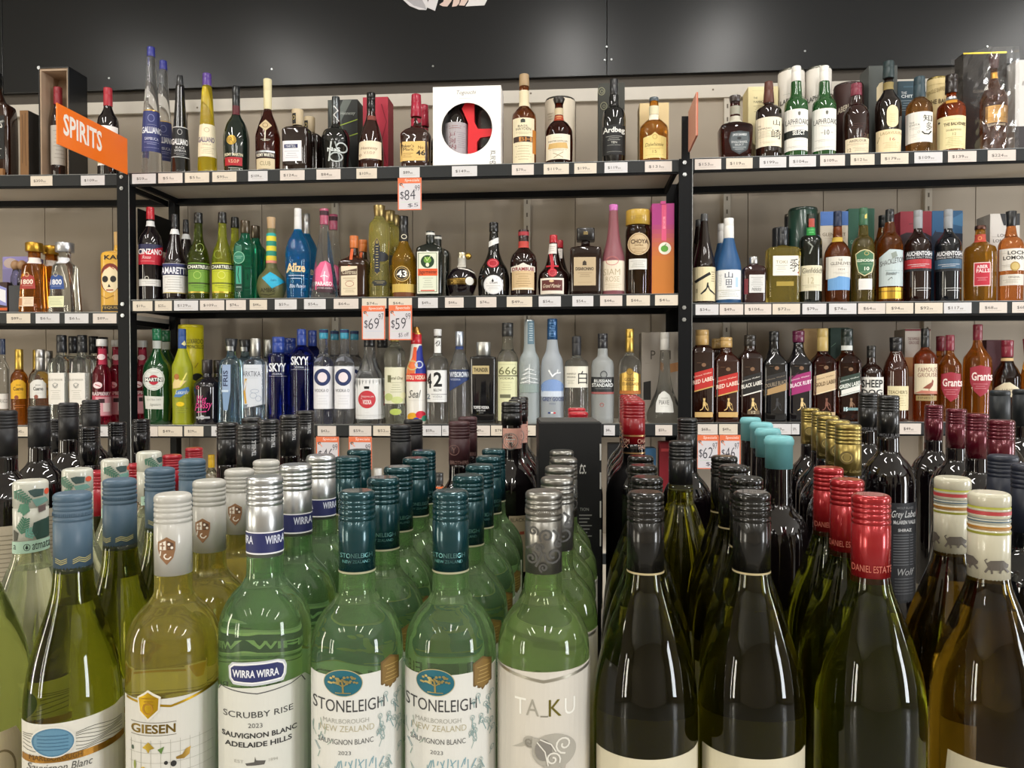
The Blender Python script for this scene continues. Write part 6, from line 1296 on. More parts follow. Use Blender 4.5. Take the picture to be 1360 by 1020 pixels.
special('T', 808, 970, 797, 1015, '84', '99', '$5', C_, 'handwritten special ticket $84.99 hanging under the wax-dipped bourbon bottles')
special('M', 564, 722, 860, 1229, '69', '97', None, J_, 'handwritten special ticket $69.97 hanging below the fluted elderflower bottles') if False else special('M', 562, 722, -20, 210, '69', '97', None, R_, 'handwritten special ticket $69.97 hanging below the fluted elderflower bottles')
special('M', 745, 904, -24, 212, '59', '99', '$5 off', R_, 'handwritten special ticket $59.99 with $5 off, right of the $69.97 ticket')
special('B', 248, 406, 866, 1090, '46', '99', None, R_, 'handwritten special ticket $46.99 hanging below the blue ring vodka labels')
special('B', 470, 630, 866, 1090, '49', '99', None, R_, 'handwritten special ticket $49.99 hanging below the red-seal vodka bottle')
special('B', 136, 282, 855, 1085, '62', '97', '$6', U_, 'handwritten special ticket $62.97 hanging below the slanted red whisky labels')
special('B', 290, 430, 855, 1085, '46', '97', '$6', U_, 'handwritten special ticket $46.97 behind the turquoise wax caps')

# ------------------------------------------------------------------ the wine display in front
ZB = 1.105
wood = principled('display_wood', '#a39c8e', .5, noise=.25, nscale=9)
g = empty('wine_display', (0, .95, 0))
tag(g, 'low pale display stand carrying all the wine bottles in the foreground', 'display stand')
MB().box(-1.05, 1.05, -.42, .62, ZB - .03, ZB, bev=.003).build('top_board', wood, g)
MB().box(-1.03, 1.03, -.40, -.38, .08, ZB - .03).build('front_panel', wood, g)
MB().box(-1.03, 1.03, .58, .60, .08, ZB - .03).build('rear_panel', wood, g)
for x in (-1.03, 1.01):
    MB().box(x, x + .02, -.38, .58, .08, ZB - .03).build('side_panel', wood, g)
MB().box(-1.0, 1.0, -.36, .56, 0, .08).build('plinth', mt_steel, g)

BORD = [(65, 29.3), (80, 30), (87, 36), (96, 52), (105, 64), (115, 71.5), (127, 74.0), (150, 74.2)]
BURG = [(64, 29.2), (74, 32.5), (89, 43), (104, 54), (118, 64), (131, 72), (145, 78), (160, 82), (176, 84)]
OYST = [(66, 30), (80, 32.5), (95, 39), (108, 47), (122, 56), (136, 64), (152, 70.5), (168, 74.5), (182, 76)]
GROOVES = (7, 10.5, 14.5, 19.5, 23.5)
def stelvin(cw, L, gro=GROOVES):
    r = cw / 2
    p = [(0, r * .80), (.6, r * .90), (1.6, r * .965), (3.0, r)]
    for gz in gro:
        p += [(gz - .9, r), (gz - .3, r * .955), (gz + .3, r * .955), (gz + .9, r)]
    p += [(L, r)]
    return p
PLACED = []
def free_spot(x, y0, D, r, fixed=False):
    """slide a bottle back along its sight line until it clears the bottles already standing"""
    for _ in range(200):
        p = on_y(x, y0, D)
        if fixed or all((p.x - a) ** 2 + (p.y - b) ** 2 >= (r + .001 + c + .0022) ** 2 for a, b, c in PLACED): break
        D += .002
    PLACED.append((p.x, p.y, r + .001))
    return p
def wine(key, label, y0, x0, Dp, H, prof, cap, capmat, glass, fill=None, decals=(), cw=29.6, gro=GROOVES, bands=(), rows=(), names=None, k=40, knurl=None, group=None, flat_top=False, res=3, spin=0.0):
    """cap = length (mm); prof [(mm below the top, diameter mm)]; bands [(mm0, mm1, colour)] around the cap; rows [(px, D)]; decals in frame pixels of the front bottle"""
    ztop = on_y(x0, y0, Dp).z
    base = ztop - H
    step = base - ZB
    if step < .006: base = ZB + .0006
    Hh = ztop - base
    zf = lambda mm: Hh - mm / 1000
    body = [(0.0, prof[-1][1] * .43e-3), (.0015, prof[-1][1] * .475e-3), (.006, prof[-1][1] * .5e-3)]
    up = [(zf(mm), d * .5e-3) for mm, d in reversed(prof)]
    body += pchip(up, 6)
    zt = zf(cap - 6)
    body = [q for q in body if q[0] < zt] + [(zt, prof[0][1] * .49e-3)]
    skin = Skin(body)
    P0 = free_spot(x0, y0, Dp, skin.R, Dp < .67)
    e = empty('wine_bottle', (P0.x, P0.y, base), -math.atan2(P0.x, P0.y))
    tag(e, names[0] if names else label, 'bottle', group)
    if fill:
        inner = []
        zl = zf(fill)
        t = zt - .001
        while t > zl:
            inner.append((t, max(.006, interp(body, t) - .0032))); t -= .006
        inner.append((zl, max(.006, interp(body, zl) - .0032)))
        inner.append((zl - .0003, .002))
        revolve('body', body + inner, M(glass), e, k)
    else:
        revolve('body', body, M(glass), e, k)
    cp = [(zf(mm), r / 1000) for mm, r in reversed(stelvin(cw, cap, gro))] if not flat_top else [(zf(cap), cw * .485e-3), (zf(11.5), cw * .485e-3), (zf(10.5), cw * .52e-3), (zf(5), cw * .525e-3), (zf(4), cw * .50e-3), (zf(1.2), cw * .47e-3), (zf(.2), cw * .40e-3), (zf(0), cw * .30e-3)]
    c = revolve('cap', cp, M(capmat), e, 32)
    for a, b, col in bands:
        r0 = interp(cp, zf(b)) + .0002; r1 = interp(cp, zf(a)) + .0002
        revolve('cap_band', [(zf(b), r0), (zf((a + b) / 2), max(interp(cp, zf((a + b) / 2)) + .0002, min(r0, r1))), (zf(a), r1)], M(col), e, 32, close=False)
    if knurl:
        mb = MB()
        for i in range(60):
            t = 2 * math.pi * i / 60
            x, y = math.cos(t) * cw * .5e-3, math.sin(t) * cw * .5e-3
            mb.box(x - .0003, x + .0003, y - .0003, y + .0003, zf(knurl[1]), zf(knurl[0]))
        q = mb.build('knurling', M(capmat), e); q['kind'] = 'stuff'
    full = Skin([q for q in body if q[0] < zf(cap)] + [(zf(cap), cw * .5e-3), (zf(3), cw * .5e-3), (zf(0), cw * .42e-3)])
    Rb = full.R
    cosx = math.cos(math.atan((x0 - 680) / F))
    groups = {}; nme = 'label'
    for d in decals:
        if d[0] == 'part': nme = d[1]; continue
        groups.setdefault(nme, []).append(d)
    # straight down the side that faces the camera: px -> surface
    def mp(x, y, l):
        yy = P0.y
        for _ in range(3):
            z = on_y(x0, y, yy).z - base
            yy = P0.y - interp(full.p, z) * .95
        return full.place((x - x0) * yy / F * cosx, z, l)
    for nm, ds in groups.items():
        for n2, d2 in clusters(ds):
            print_mesh(n2 if nm == 'label' else nm, d2, mp, e, e0=.0004, de=.0002, res=res, grid=22, lim=8)
    out = [e]
    used = [(P0.x, P0.y)]
    prev = Dp
    for i, (px, D) in enumerate(rows):
        o = copy_tree(e)
        p = free_spot(px, y0, D, skin.R)
        o.location = (p.x, p.y, base)
        o.rotation_euler = (0, 0, -math.atan2(p.x, p.y) + spin * ((i % 3) - 1 + .4))
        tag(o, names[i + 1], 'bottle', group)
        out.append(o); used.append((p.x, p.y))
    if step > .012:
        xs = [a for a, b in used]; ys = [b for a, b in used]
        for (a, b) in used:
            s = MB().box(-.022, .022, -.022, .022, 0, base - ZB - .0005, bev=.002).build('riser_block', wood, g)
            s.location = (a, b - .95, ZB)
    return out, ztop, full
def rowD(ztop, pts, D0p, lo=.078, hi=.10):
    """picture columns and cap heights of the bottles behind -> forward distances"""
    out = []; prev = D0p
    for x, y in pts:
        d = ray(x, y)
        D = (ztop - CAM.z) / d.z * d.y
        D = max(prev + lo, min(prev + hi, D))
        out.append((x, D)); prev = D
    return out
ORD = ['front', 'second', 'third', 'fourth', 'fifth', 'sixth']
def ord_names(fmt, n, first=0):
    return [fmt % ORD[i + first] for i in range(n)]
def zt_of(x, y, D): return on_y(x, y, D).z
def row(key, fmt, x0, y0, Dp, pts, **kw):
    z = zt_of(x0, y0, Dp)
    r = rowD(z, pts, Dp)
    return wine(key, None, y0, x0, Dp, rows=r, names=ord_names(fmt, len(r) + 1), **kw)

GW = 'white wines in the front rows'
# --- leftmost: sliver of a tall pale-green bottle, cap outside the frame
wine('edge', 'pale green bottle whose shoulder alone shows at the left frame edge', 655, -34, .665, .30, BURG, 64, 'cap:#5b8a6a', 'wineglass:#a4b060', 88,
     [('p', [(-80, 985), (20, 985), (28, 1000), (28, 1120), (-80, 1120)], '#cfc0a0'), ('o', -2, 1040, 22, 30, 3, '#8a7a5a')], group=GW)
# --- leaf patterned capsules
leaf = [('part', 'cap_print')]
def frond(x, y, dx, dy, n, L, c):
    r = [('l', [(x, y), (x + dx, y + dy)], 1.6, c)]
    for i in range(n):
        t = i / n; px_, py_ = x + dx * t, y + dy * t
        s = L * (1 - .5 * t)
        a = math.atan2(dy, dx)
        for sg in (-1, 1):
            b = a + sg * .9
            r.append(('l', [(px_, py_), (px_ + s * math.cos(b), py_ + s * math.sin(b))], 2.2, c))
    return r
leaf += [('p', [(37, 652), (46, 650), (58, 651), (57, 660), (45, 661), (40, 657)], '#3c5250'), ('e', 62, 655, 3.5, 4, '#d8593c'), ('p', [(42, 664), (60, 662), (64, 668), (48, 674)], '#6f9a90'), ('p', [(50, 674), (60, 672), (60, 680), (51, 682)], '#6a5a58')]
leaf += frond(20, 653, 20, 14, 6, 9, '#4f7a66') + frond(36, 670, -8, 11, 5, 9, '#5a8a72')
leaf += [('p', [(44, 695), (54, 692), (66, 690), (66, 716), (48, 718), (42, 706)], '#2f4a42'), ('p', [(18, 704), (24, 708), (22, 718), (18, 719)], '#3a3a2c')] + frond(28, 708, 6, -20, 6, 10, '#4a7a62') + frond(34, 712, 12, -8, 4, 9, '#6aa090')
leaf += [('s', 14, 68, 720, 736, 717, 733, '#a9c8b4'), ('o', 35, 727, 4.6, 4.6, .8, '#1c2a24'), ('p', [(35, 723.5), (37, 728), (35, 730), (33, 728)], '#1c2a24'), ('t', 'atmata', 42, 66, 722, 731, '#1c2a24', 2), ('t', 'a', 18, 21, 724, 730, '#1c2a24')]
row('leaf', 'pale bottle in leaf-patterned capsule, %s in its row at the far left', 40.6, 642, .73, [(103, 628), (152.7, 615), (198.5, 601.6)],
    H=.293, prof=BURG, cap=66, capmat='gloss:#c2c2b6', glass='wineglass:#e4eac8', fill=86, gro=(26,), cw=30.5, decals=leaf, group=GW, spin=.5)
# --- slate blue caps
ob = [('part', 'cap_lines'), ('l', [(73, 742), (80, 745), (88, 742)], .8, '#b8b070'), ('l', [(73, 744.5), (80, 747.5), (88, 744.5)], .8, '#b8b070'), ('l', [(73, 747), (80, 750), (88, 747)], .8, '#b8b070'), ('l', [(96, 744), (104, 741), (112, 744), (120, 741)], .8, '#b8b070'), ('l', [(96, 746.5), (104, 743.5), (112, 746.5), (120, 743.5)], .8, '#b8b070'), ('l', [(96, 749), (104, 746), (112, 749), (120, 746)], .8, '#b8b070'),
      ('part', 'label'), ('p', [(27, 962), (40, 968), (60, 970), (90, 964), (115, 968), (135, 962), (152, 956), (161, 953), (170, 955), (170, 1120), (20, 1120), (20, 962)], '#d9d6cc')]
ob += [('l', [(x, 974 + i * 3.6 + 2.2 * math.sin((x + i * 9) * .09)) for x in range(98, 166, 8)], .9, '#6a6a60') for i in range(8)]
ob += [('l', [(x, 976 + i * 4 + 2 * math.sin((x + i * 9) * .09)) for x in range(26, 50, 7)], .9, '#6a6a60') for i in range(6)]
ob += [('s', 24, 166, 1004, 1013, 998, 1007, 'metal:#b8863c'), ('t', 'MARLBOROUGH', 36, 106, 1002, 1009, '#6a4a1c', 1), ('r', 20, 170, 1013, 1120, '#d8d5cc'), ('i', 'Sauvignon Blanc', 32, 118, 1013, 1026, '#4a4a44', 1),
       ('e', 68, 984, 29.5, 20.5, '#e2dfd6'), ('e', 68, 984, 27.5, 18.6, '#5f8ba6'), ('o', 68, 984, 27.5, 18.6, 1.6, '#4f7c98')] + [('f', 48, 88, 975 + i * 4.6, 1, 3, '#3c6684') for i in range(5)]
row('oyster', 'olive wine bottle with slate-blue cap, %s in its row on the left', 96.3, 653.5, .65, [(159, 637), (212.7, 623), (255.6, 611)],
    H=.297, prof=OYST, cap=66, capmat='satin:#4a6072', glass='wine:#9a9e2c', fill=92, decals=ob, group=GW, knurl=(16, 18.6), spin=.4)
# --- white caps with crests
def crest(cx, cy, s, c):
    return [('p', [(cx - 12 * s, cy - 14 * s), (cx - 5 * s, cy - 18 * s), (cx, cy - 21 * s), (cx + 5 * s, cy - 18 * s), (cx + 12 * s, cy - 14 * s), (cx + 12 * s, cy - 4 * s), (cx + 9 * s, cy + 8 * s), (cx, cy + 18 * s), (cx - 9 * s, cy + 8 * s), (cx - 12 * s, cy - 4 * s)], c),
            ('p', [(cx - 9.5 * s, cy - 12 * s), (cx - 1 * s, cy - 16 * s), (cx - 1 * s, cy - 3 * s), (cx - 9.5 * s, cy - 3 * s)], '#e6ddd0'), ('p', [(cx + 1 * s, cy - 16 * s), (cx + 9.5 * s, cy - 12 * s), (cx + 9.5 * s, cy - 3 * s), (cx + 1 * s, cy - 3 * s)], '#5a4030'),
            ('e', cx + 3.2 * s, cy - 11 * s, 1.9 * s, 1.9 * s, '#e6ddd0'), ('e', cx + 7.2 * s, cy - 6 * s, 1.9 * s, 1.9 * s, '#e6ddd0'), ('e', cx + 3.2 * s, cy - 6 * s, 1.2 * s, 1.2 * s, c), ('l', [(cx - 8 * s, cy - 9 * s), (cx - 3 * s, cy - 9 * s)], 1.6 * s, c), ('l', [(cx - 5.4 * s, cy - 13 * s), (cx - 5.4 * s, cy - 4 * s)], 1.6 * s, c),
            ] + [('l', [(cx + 6 * s * math.cos(t) * (1 - .12 * i), cy + 5 * s + 6 * s * math.sin(t) * (1 - .12 * i)) for i, t in enumerate([.3, 1.1, 1.9, 2.7, 3.5, 4.3])], 1.7 * s, '#e6ddd0'), ('l', [(cx - 8 * s, cy - 1 * s), (cx - 9 * s, cy + 5 * s)], 1.5 * s, '#e6ddd0')]
gi = [('part', 'cap_crest')] + crest(221, 733, .95, '#8a6444') + [('part', 'label'), ('p', [(160, 928), (182, 934), (200, 936), (225, 936), (255, 934), (279, 926), (292, 920), (292, 1120), (160, 1120)], '#d2d0c8'), ('s', 166, 225, 928, 931, 936, 939, 'metal:#c8a22c'), ('s', 225, 290, 936, 939, 921, 925, 'metal:#c8a22c')]
gi += [('p', [(181, 925), (190, 919), (195, 915), (202, 919), (212, 924), (210, 942), (195, 957), (183, 945)], '#dcd8cc'), ('p', [(183, 926), (190, 922), (195, 918), (201, 922), (209, 926), (208, 941), (195, 953), (185, 943)], 'metal:#d8b02c'), ('o', 195, 940, 7, 8, 2.4, '#a87a14'), ('f', 187, 205, 926, 3, 4, '#a87a14'),
       ('b', 'GIESEN', 172, 231, 961, 973, 'metal:#8c7436'), ('r', 172, 232, 958, 959, '#8a867c'), ('r', 172, 232, 975, 976, '#8a867c')]
gi += [('l', [(172 + i * 13, 982), (172 + i * 13, 1040)], .5, '#a8a69c') for i in range(8)] + [('l', [(170, 986 + i * 13), (282, 986 + i * 13)], .5, '#a8a69c') for i in range(4)]
gi += [('p', [(191, 988), (195, 984), (199, 988), (203, 992), (197, 994), (195, 999), (192, 994), (187, 992)], 'metal:#d8b84a'), ('p', [(207, 994), (216, 990), (212, 1000)], '#5a7a3a'), ('e', 218, 1012, 2.6, 2.6, '#2a2a2a'), ('e', 228, 1014, 4, 4, '#2a2a2a'), ('p', [(231, 1006), (240, 1004), (244, 998), (251, 996), (249, 1006), (242, 1010), (232, 1009)], 'metal:#b89448'), ('e', 174, 994, 1.5, 3, '#4a5a4a'), ('e', 177, 1016, 1.5, 6, '#8a9448'), ('e', 188, 1020, 3, 3, 'metal:#d8b84a')]
row('giesen', 'golden wine bottle with white crested cap, %s in its row', 229.6, 655, .64, [(278, 639.5), (318, 625), (353.8, 613)],
    H=.30, prof=BORD, cap=66, capmat='gloss:#b9b7b0', glass='wineglass:#e4d870', fill=86, decals=gi, group=GW, spin=.12)
# --- silver caps with navy band
wi = [('part', 'cap_print'), ('b', 'WIRRA', 352, 378, 712, 723, '#d0d4e4'), ('b', 'WIRRA', 312, 336, 712, 723, '#d0d4e4'), ('part', 'label'),
      ('p', [(302, 886), (307, 880), (334, 878), (368, 877), (377, 880), (380, 887), (379, 899), (375, 907), (334, 910), (308, 909), (303, 902)], '#c9ccd2'), ('p', [(304, 887), (309, 882), (334, 880), (368, 879), (375, 882), (378, 888), (377, 898), (373, 904), (334, 907), (309, 906), (305, 901)], '#f0f0f0'), ('p', [(305.5, 888), (310, 884), (334, 882), (367, 881), (374, 884), (376, 889), (375, 897), (372, 902), (334, 905), (310, 904), (306.5, 900)], '#2c3264'), ('b', 'WIRRA WIRRA', 308, 369, 889, 899, '#e6e8f0', 1),
      ('p', [(284, 926), (290, 916), (300, 914), (340, 920), (385, 914), (405, 908), (415, 920), (415, 1120), (284, 1120)], '#d4d4cc'), ('l', [(288, 922), (292, 915), (340, 920), (385, 914), (400, 909), (405, 918)], 1.3, '#4a4a4c'),
      ('t', 'SCRUBBY RISE', 295, 388, 945, 953, '#2c2c2c', 3), ('t', '2023', 328, 347, 959, 965, '#5a5a58'), ('b', 'SAUVIGNON BLANC', 293, 393, 973, 980, '#2c2c2c', 3), ('b', 'ADELAIDE HILLS', 297, 386, 985, 992, '#2c2c2c', 3), ('p', [(324, 1012), (336, 1010), (337, 1003), (339, 1010), (351, 1009), (349, 1014), (326, 1015)], '#5a5854'), ('t', 'EST', 310, 322, 1008, 1012, '#a8a69e'), ('t', '1894', 355, 367, 1007, 1011, '#a8a69e')]
GT = 'green tinted wines in the front rows'
row('wirra', 'green wine bottle with silver cap and navy band, %s in its row', 351.5, 631.7, .635, [(392.6, 617.5), (426.4, 604.6)],
    H=.31, prof=BORD, cap=65, capmat='metal:#b9bbbc', glass='wineglass:#aed8a2', fill=84, bands=[(44, 45, '#e8e8ec'), (45, 61, '#262b5c'), (61, 62.2, '#e8e8ec')], decals=wi, group=GT, spin=.25)
# --- teal caps
def stone(cx):
    d = [('part', 'cap_print'), ('t', 'STONELEIGH', cx - 22, cx + 20, 735, 741, 'metal:#6fa0a0'), ('t', 'NEW ZEALAND', cx - 19, cx + 17, 744, 748, 'metal:#5f9090'), ('part', 'label')]
    d += [('p', [(cx - 66, 898), (cx - 40, 902), (cx, 903), (cx + 20, 903), (cx + 44, 900), (cx + 66, 893), (cx + 66, 1120), (cx - 66, 1120)], '#d9d9d4')]
    d += [('e', cx - 19, 906, 26, 18, '#bcae80'), ('e', cx - 19, 906, 25, 17, '#1f6272')]
    d += [('l', [(cx - 19, 918), (cx - 19.5, 908), (cx - 21, 902)], 2.4, 'metal:#c4b070'), ('l', [(cx - 19, 910), (cx - 10, 904)], 1.4, 'metal:#c4b070'), ('l', [(cx - 20, 910), (cx - 29, 905)], 1.4, 'metal:#c4b070'), ('l', [(cx - 29, 919), (cx - 9, 919)], 1.2, 'metal:#c4b070')]
    rr = random.Random(5)
    for i in range(34):
        a = rr.uniform(math.pi, 2 * math.pi); q = rr.uniform(.25, 1)
        d.append(('e', cx - 19 + 20 * q * math.cos(a), 906 + 11 * q * math.sin(a), 1.9, 1.4, 'metal:#c8b678'))
    d += [('t', 'STONELEIGH', cx - 60, cx + 36, 929, 945, '#3a3a3c', 1), ('t', 'MARLBOROUGH', cx - 46, cx + 15, 954, 960, '#a8a8a0', 1), ('n', 'NEW ZEALAND', cx - 50, cx + 22, 963, 971, '#b0a888', 1), ('t', 'SAUVIGNON BLANC', cx - 53, cx + 21, 981, 988, '#5a5c5c', 1), ('t', '2023', cx - 26, cx - 9, 996, 1001, '#6a6c6c')]
    for i in range(26):
        x = cx + 22 + rr.uniform(-4, 34); y = rr.uniform(935, 1060)
        a = rr.uniform(-2.2, -.9); L = rr.uniform(7, 15)
        d.append(('l', [(x, y), (x + L * math.cos(a), y + L * math.sin(a))], 1.1, rr.choice(['#8fa8a8', '#a4b4b0', '#7f9c9e'])))
        d.append(('o', x + L * math.cos(a), y + L * math.sin(a), 3, 3.6, .8, '#93aaa8'))
    for i in range(22):
        x = cx - 60 + rr.uniform(0, 34) * (1 if i % 2 else .4); y = rr.uniform(965, 1060)
        a = rr.uniform(-2.4, -.8); L = rr.uniform(6, 14)
        d.append(('l', [(x, y), (x + L * math.cos(a), y + L * math.sin(a))], 1.0, rr.choice(['#8fa8a0', '#a4b4a8', '#86a0a4'])))
    for i in range(14):
        x = cx - 30 + i * 4.5
        d.append(('l', [(x, 1024 - (i % 4) * 3), (x + rr.uniform(-5, 8), 1012 - rr.uniform(0, 6))], 1.4, '#7fa4b0'))
    d += [('part', 'medal_sticker'), ('p', [(cx + 31, 884), (cx + 44, 877), (cx + 57, 884), (cx + 57, 914), (cx + 44, 922), (cx + 31, 914)], '#6a5228'), ('p', [(cx + 33, 886), (cx + 44, 880), (cx + 55, 886), (cx + 55, 912), (cx + 44, 919), (cx + 33, 912)], '#80642f'), ('f', cx + 36, cx + 54, 890, 5, 5, '#b09458')]
    return d
tealk = dict(H=.30, prof=BORD, cap=65, capmat='cap:#123c42', glass='wineglass:#b6dca0', fill=84, bands=[(63.4, 65, '#a8a488')], group=GT, spin=.2)
row('stone_a', 'green wine bottle with teal cap, %s in the left teal row', 474, 651, .625, [(509, 635), (529, 621), (552, 610), (563, 598)], decals=stone(474), **tealk)
row('stone_b', 'green wine bottle with teal cap, %s in the right teal row', 598.5, 651, .625, [(622, 635), (637, 621.5), (649, 609), (655.6, 597)], decals=stone(597), **tealk)
z = zt_of(474, 651, .625)
wine('stone_c', None, 608.6, 462, (z - CAM.z) / ray(462, 608.6).z * ray(462, 608.6).y, rows=[(477, (z - CAM.z) / ray(477, 598).z * ray(477, 598).y)],
     names=['green wine bottle with teal cap standing behind the silver capped row', 'last green wine bottle with teal cap, hindmost behind the silver capped row'], **tealk)
# --- pewter scrolled cap
tk = [('part', 'cap_scroll')]
def spiral(cx, cy, r0, n, th, c, sgn=1, a0=0.0):
    pts = []
    for i in range(n):
        t = i / (n - 1); a = a0 + sgn * t * 4.2 * math.pi / 1.6; r = r0 * (1 - .78 * t)
        pts.append((cx + r * math.cos(a), cy + r * math.sin(a)))
    return [('l', pts, th, c)]
for cx, cy, r, s, a in ((726, 712, 10, 1, 2.4), (708, 706, 7, -1, .6), (735, 738, 12, -1, 3.4), (706, 742, 8, 1, 5), (742, 722, 6, 1, 1), (716, 728, 6, -1, 0), (722, 754, 6, 1, 2)):
    tk += spiral(cx, cy, r, 16, 2.6, '#4c4b48', s, a)
tk += [('l', [(700, 730), (712, 722), (720, 735), (712, 752)], 3, '#4c4b48'), ('l', [(735, 705), (742, 712), (738, 722)], 3, '#4c4b48'), ('part', 'label'), ('p', [(652, 893), (690, 900), (726, 902), (756, 900), (786, 893), (795, 890), (795, 1120), (652, 1120)], '#cfcac0'), ('s', 660, 722, 893, 897, 902, 906, 'metal:#c0bcae'), ('s', 722, 786, 902, 906, 892, 896, 'metal:#c0bcae'),
       ('t', 'T', 684, 699, 928, 950, '#ecebe4'), ('t', 'A', 699, 716, 928, 950, '#a09c90'), ('r', 718, 728, 949, 951, '#8a867a'), ('t', 'K', 729, 746, 928, 950, 'metal:#8c8440'), ('t', 'U', 750, 764, 928, 950, '#ecebe4'),
       ('p', [(680, 997), (690, 990), (698, 984), (704, 988), (694, 993)], '#b0aca2'), ('e', 704, 985, 9, 8, '#a9a59b'), ('e', 736, 996, 29, 23, '#a9a59b'), ('p', [(708, 978), (722, 980), (724, 1004), (712, 998), (706, 990)], '#a9a59b'), ('e', 722, 994, 11, 14, '#84807a'), ('p', [(722, 1014), (730, 1014), (728, 1034), (724, 1034)], '#a9a59b'), ('p', [(744, 1014), (752, 1012), (748, 1034), (744, 1034)], '#a9a59b')]
tk += spiral(749, 988, 12, 18, 2.2, '#dedbd2', 1, 1.5) + spiral(734, 1006, 10, 18, 2.2, '#dedbd2', -1, .5) + spiral(703, 985, 6, 12, 1.6, '#8a867c', 1, 1) + [('l', [(714, 984), (724, 996), (728, 1014)], 1.6, '#dedbd2'), ('l', [(718, 980), (732, 986), (738, 996)], 1.6, '#dedbd2')]
row('taku', 'green wine bottle with pewter scrolled cap, %s in its row', 722, 651, .62, [(739.6, 635.5), (743, 621.5), (749, 609.5), (746, 598)],
    H=.30, prof=BORD, cap=65, capmat='metal:#86847e', glass='wineglass:#bedc94', fill=84, decals=tk, group=GT, knurl=(14, 18), spin=.2)
# --- dark burgundy bottles with black caps
def dl(cx): return [('p', [(cx - 62, 1014), (cx - 40, 1012), (cx, 1015), (cx + 40, 1011), (cx + 62, 1005), (cx + 72, 1003), (cx + 72, 1120), (cx - 72, 1120), (cx - 72, 1010)], '#d3ccb4')]
GD_ = 'dark olive wines in the front rows'
dk = dict(H=.302, prof=BURG, cap=64, capmat='cap:#1c1b19', glass='wine:#6e6a16', fill=92, bands=[(62.8, 64.4, '#b5a67e')], group=GD_, knurl=(15, 19))
row('dark_a', 'dark olive wine bottle with black cap, %s in the left black row', 857.5, 652.6, .62, [(859, 635.5), (853.5, 620), (850.8, 608)], decals=dl(862), **dk)
row('dark_b', 'dark olive wine bottle with black cap, %s in the right black row', 998.5, 652.6, .62, [(991.5, 636), (974, 621), (961.7, 608.4)], decals=dl(1003), **dk)
z = zt_of(998, 652.6, .62)
wine('dark_c', None, 596.7, 904, .86, H=.318, prof=[(63, 31)] + BURG[1:], cap=60, capmat='gloss:#1c1c1d', glass='wine:#c4c030', fill=80, bands=[(59, 60.4, 'metal:#b8b8b0')], group=GD_, names=['dark olive wine bottle with plain black cap between the two black rows'])
# --- red caps
rd = [('part', 'cap_print'), ('t', 'QUARTZ REEF ESTATE', 1128, 1186, 752, 760, '#e8a890')]
rd = [('part', 'cap_print'), ('t', 'DANIEL ESTATE', 1132, 1186, 752, 761, '#c06858')]
row('redcap', 'dark olive wine bottle with bright red cap, %s in its row', 1157, 656, .62, [(1125, 638), (1100, 622)],
    H=.30, prof=BURG, cap=70, capmat='cap:#9a1f24', glass='wine:#7a801a', fill=92, decals=rd, group=GD_, spin=.3)
# --- striped caps with pigs
def pig(cx, cy, s, c):
    return [('p', [(cx - 14 * s, cy - 3 * s), (cx - 8 * s, cy - 7 * s), (cx + 8 * s, cy - 7 * s), (cx + 10 * s, cy - 8 * s), (cx + 13 * s, cy - 5 * s), (cx + 17 * s, cy - 2 * s), (cx + 16 * s, cy + 2 * s), (cx + 8 * s, cy + 6 * s), (cx - 10 * s, cy + 6 * s)], c),
            ('l', [(cx - 10 * s, cy + 2 * s), (cx - 15 * s, cy + 9 * s)], 3 * s, c), ('l', [(cx - 7 * s, cy + 3 * s), (cx - 6 * s, cy + 10 * s)], 3 * s, c), ('l', [(cx + 7 * s, cy + 3 * s), (cx + 5 * s, cy + 9 * s)], 3 * s, c), ('l', [(cx + 10 * s, cy + 2 * s), (cx + 16 * s, cy + 8 * s)], 3 * s, c), ('l', [(cx - 13 * s, cy - 2 * s), (cx - 16 * s, cy - 7 * s), (cx - 13 * s, cy - 9 * s)], 1.4 * s, c)]
pg = [('part', 'cap_pigs')] + pig(1324, 752, .95, '#57514a') + pig(1284, 750, .95, '#57514a') + [('part', 'label'), ('p', [(1260, 1016), (1300, 1020), (1380, 1020), (1380, 1120), (1250, 1120)], '#c8c0a8')]
row('pigcap', 'dark wine bottle with cream cap of coloured stripes and pigs, %s of two', 1313.8, 653, .62, [(1265, 634)],
    H=.30, prof=BURG, cap=71, capmat='gloss:#bcb8a4', glass='wine:#705612', fill=92, gro=(11, 15, 20, 24.5, 29), cw=30.5,
    bands=[(10.5, 12.2, '#9a9a34'), (14, 17, '#a83a3c'), (20, 24, '#56666e'), (26, 29, '#a8752c'), (30.5, 32.5, '#86862e')], decals=pg, group=GD_, spin=.35)

# ======================= the back rows of reds
RED_ = 'red wines in the back rows'
def reds(fmt, pts, Dp, H, capmat, first=None, **kw):
    x0, y0 = pts[0]
    z = zt_of(x0, y0, Dp)
    r = rowD(z, pts[1:], Dp, kw.pop('lo', .08), kw.pop('hi', .125))
    opts = dict(prof=BORD, cap=60, glass='dark:#0b0608', cw=29.6, group=RED_, k=32)
    opts.update(kw)
    return wine('r', None, y0, x0, Dp, H=H, capmat=capmat, rows=r, names=ord_names(fmt, len(pts)), **opts)
BLK = 'satin:#1b1b1e'
reds('black-capped red wine bottle, %s in the far left back row', [(6, 545), (52, 539), (91, 534.7), (121, 530)], 1.02, .325, BLK,
     decals=[('part', 'label'), ('r', -28, 40, 700, 800, '#b5ac98'), ('f', -20, 34, 712, 12, 6, '#8a8270')])
reds('black-capped red wine bottle, %s in the shorter second left row', [(75.6, 578), (118, 570.7), (156, 563), (187.7, 556.8)], 1.055, .307, 'cap:#1b1b1e')
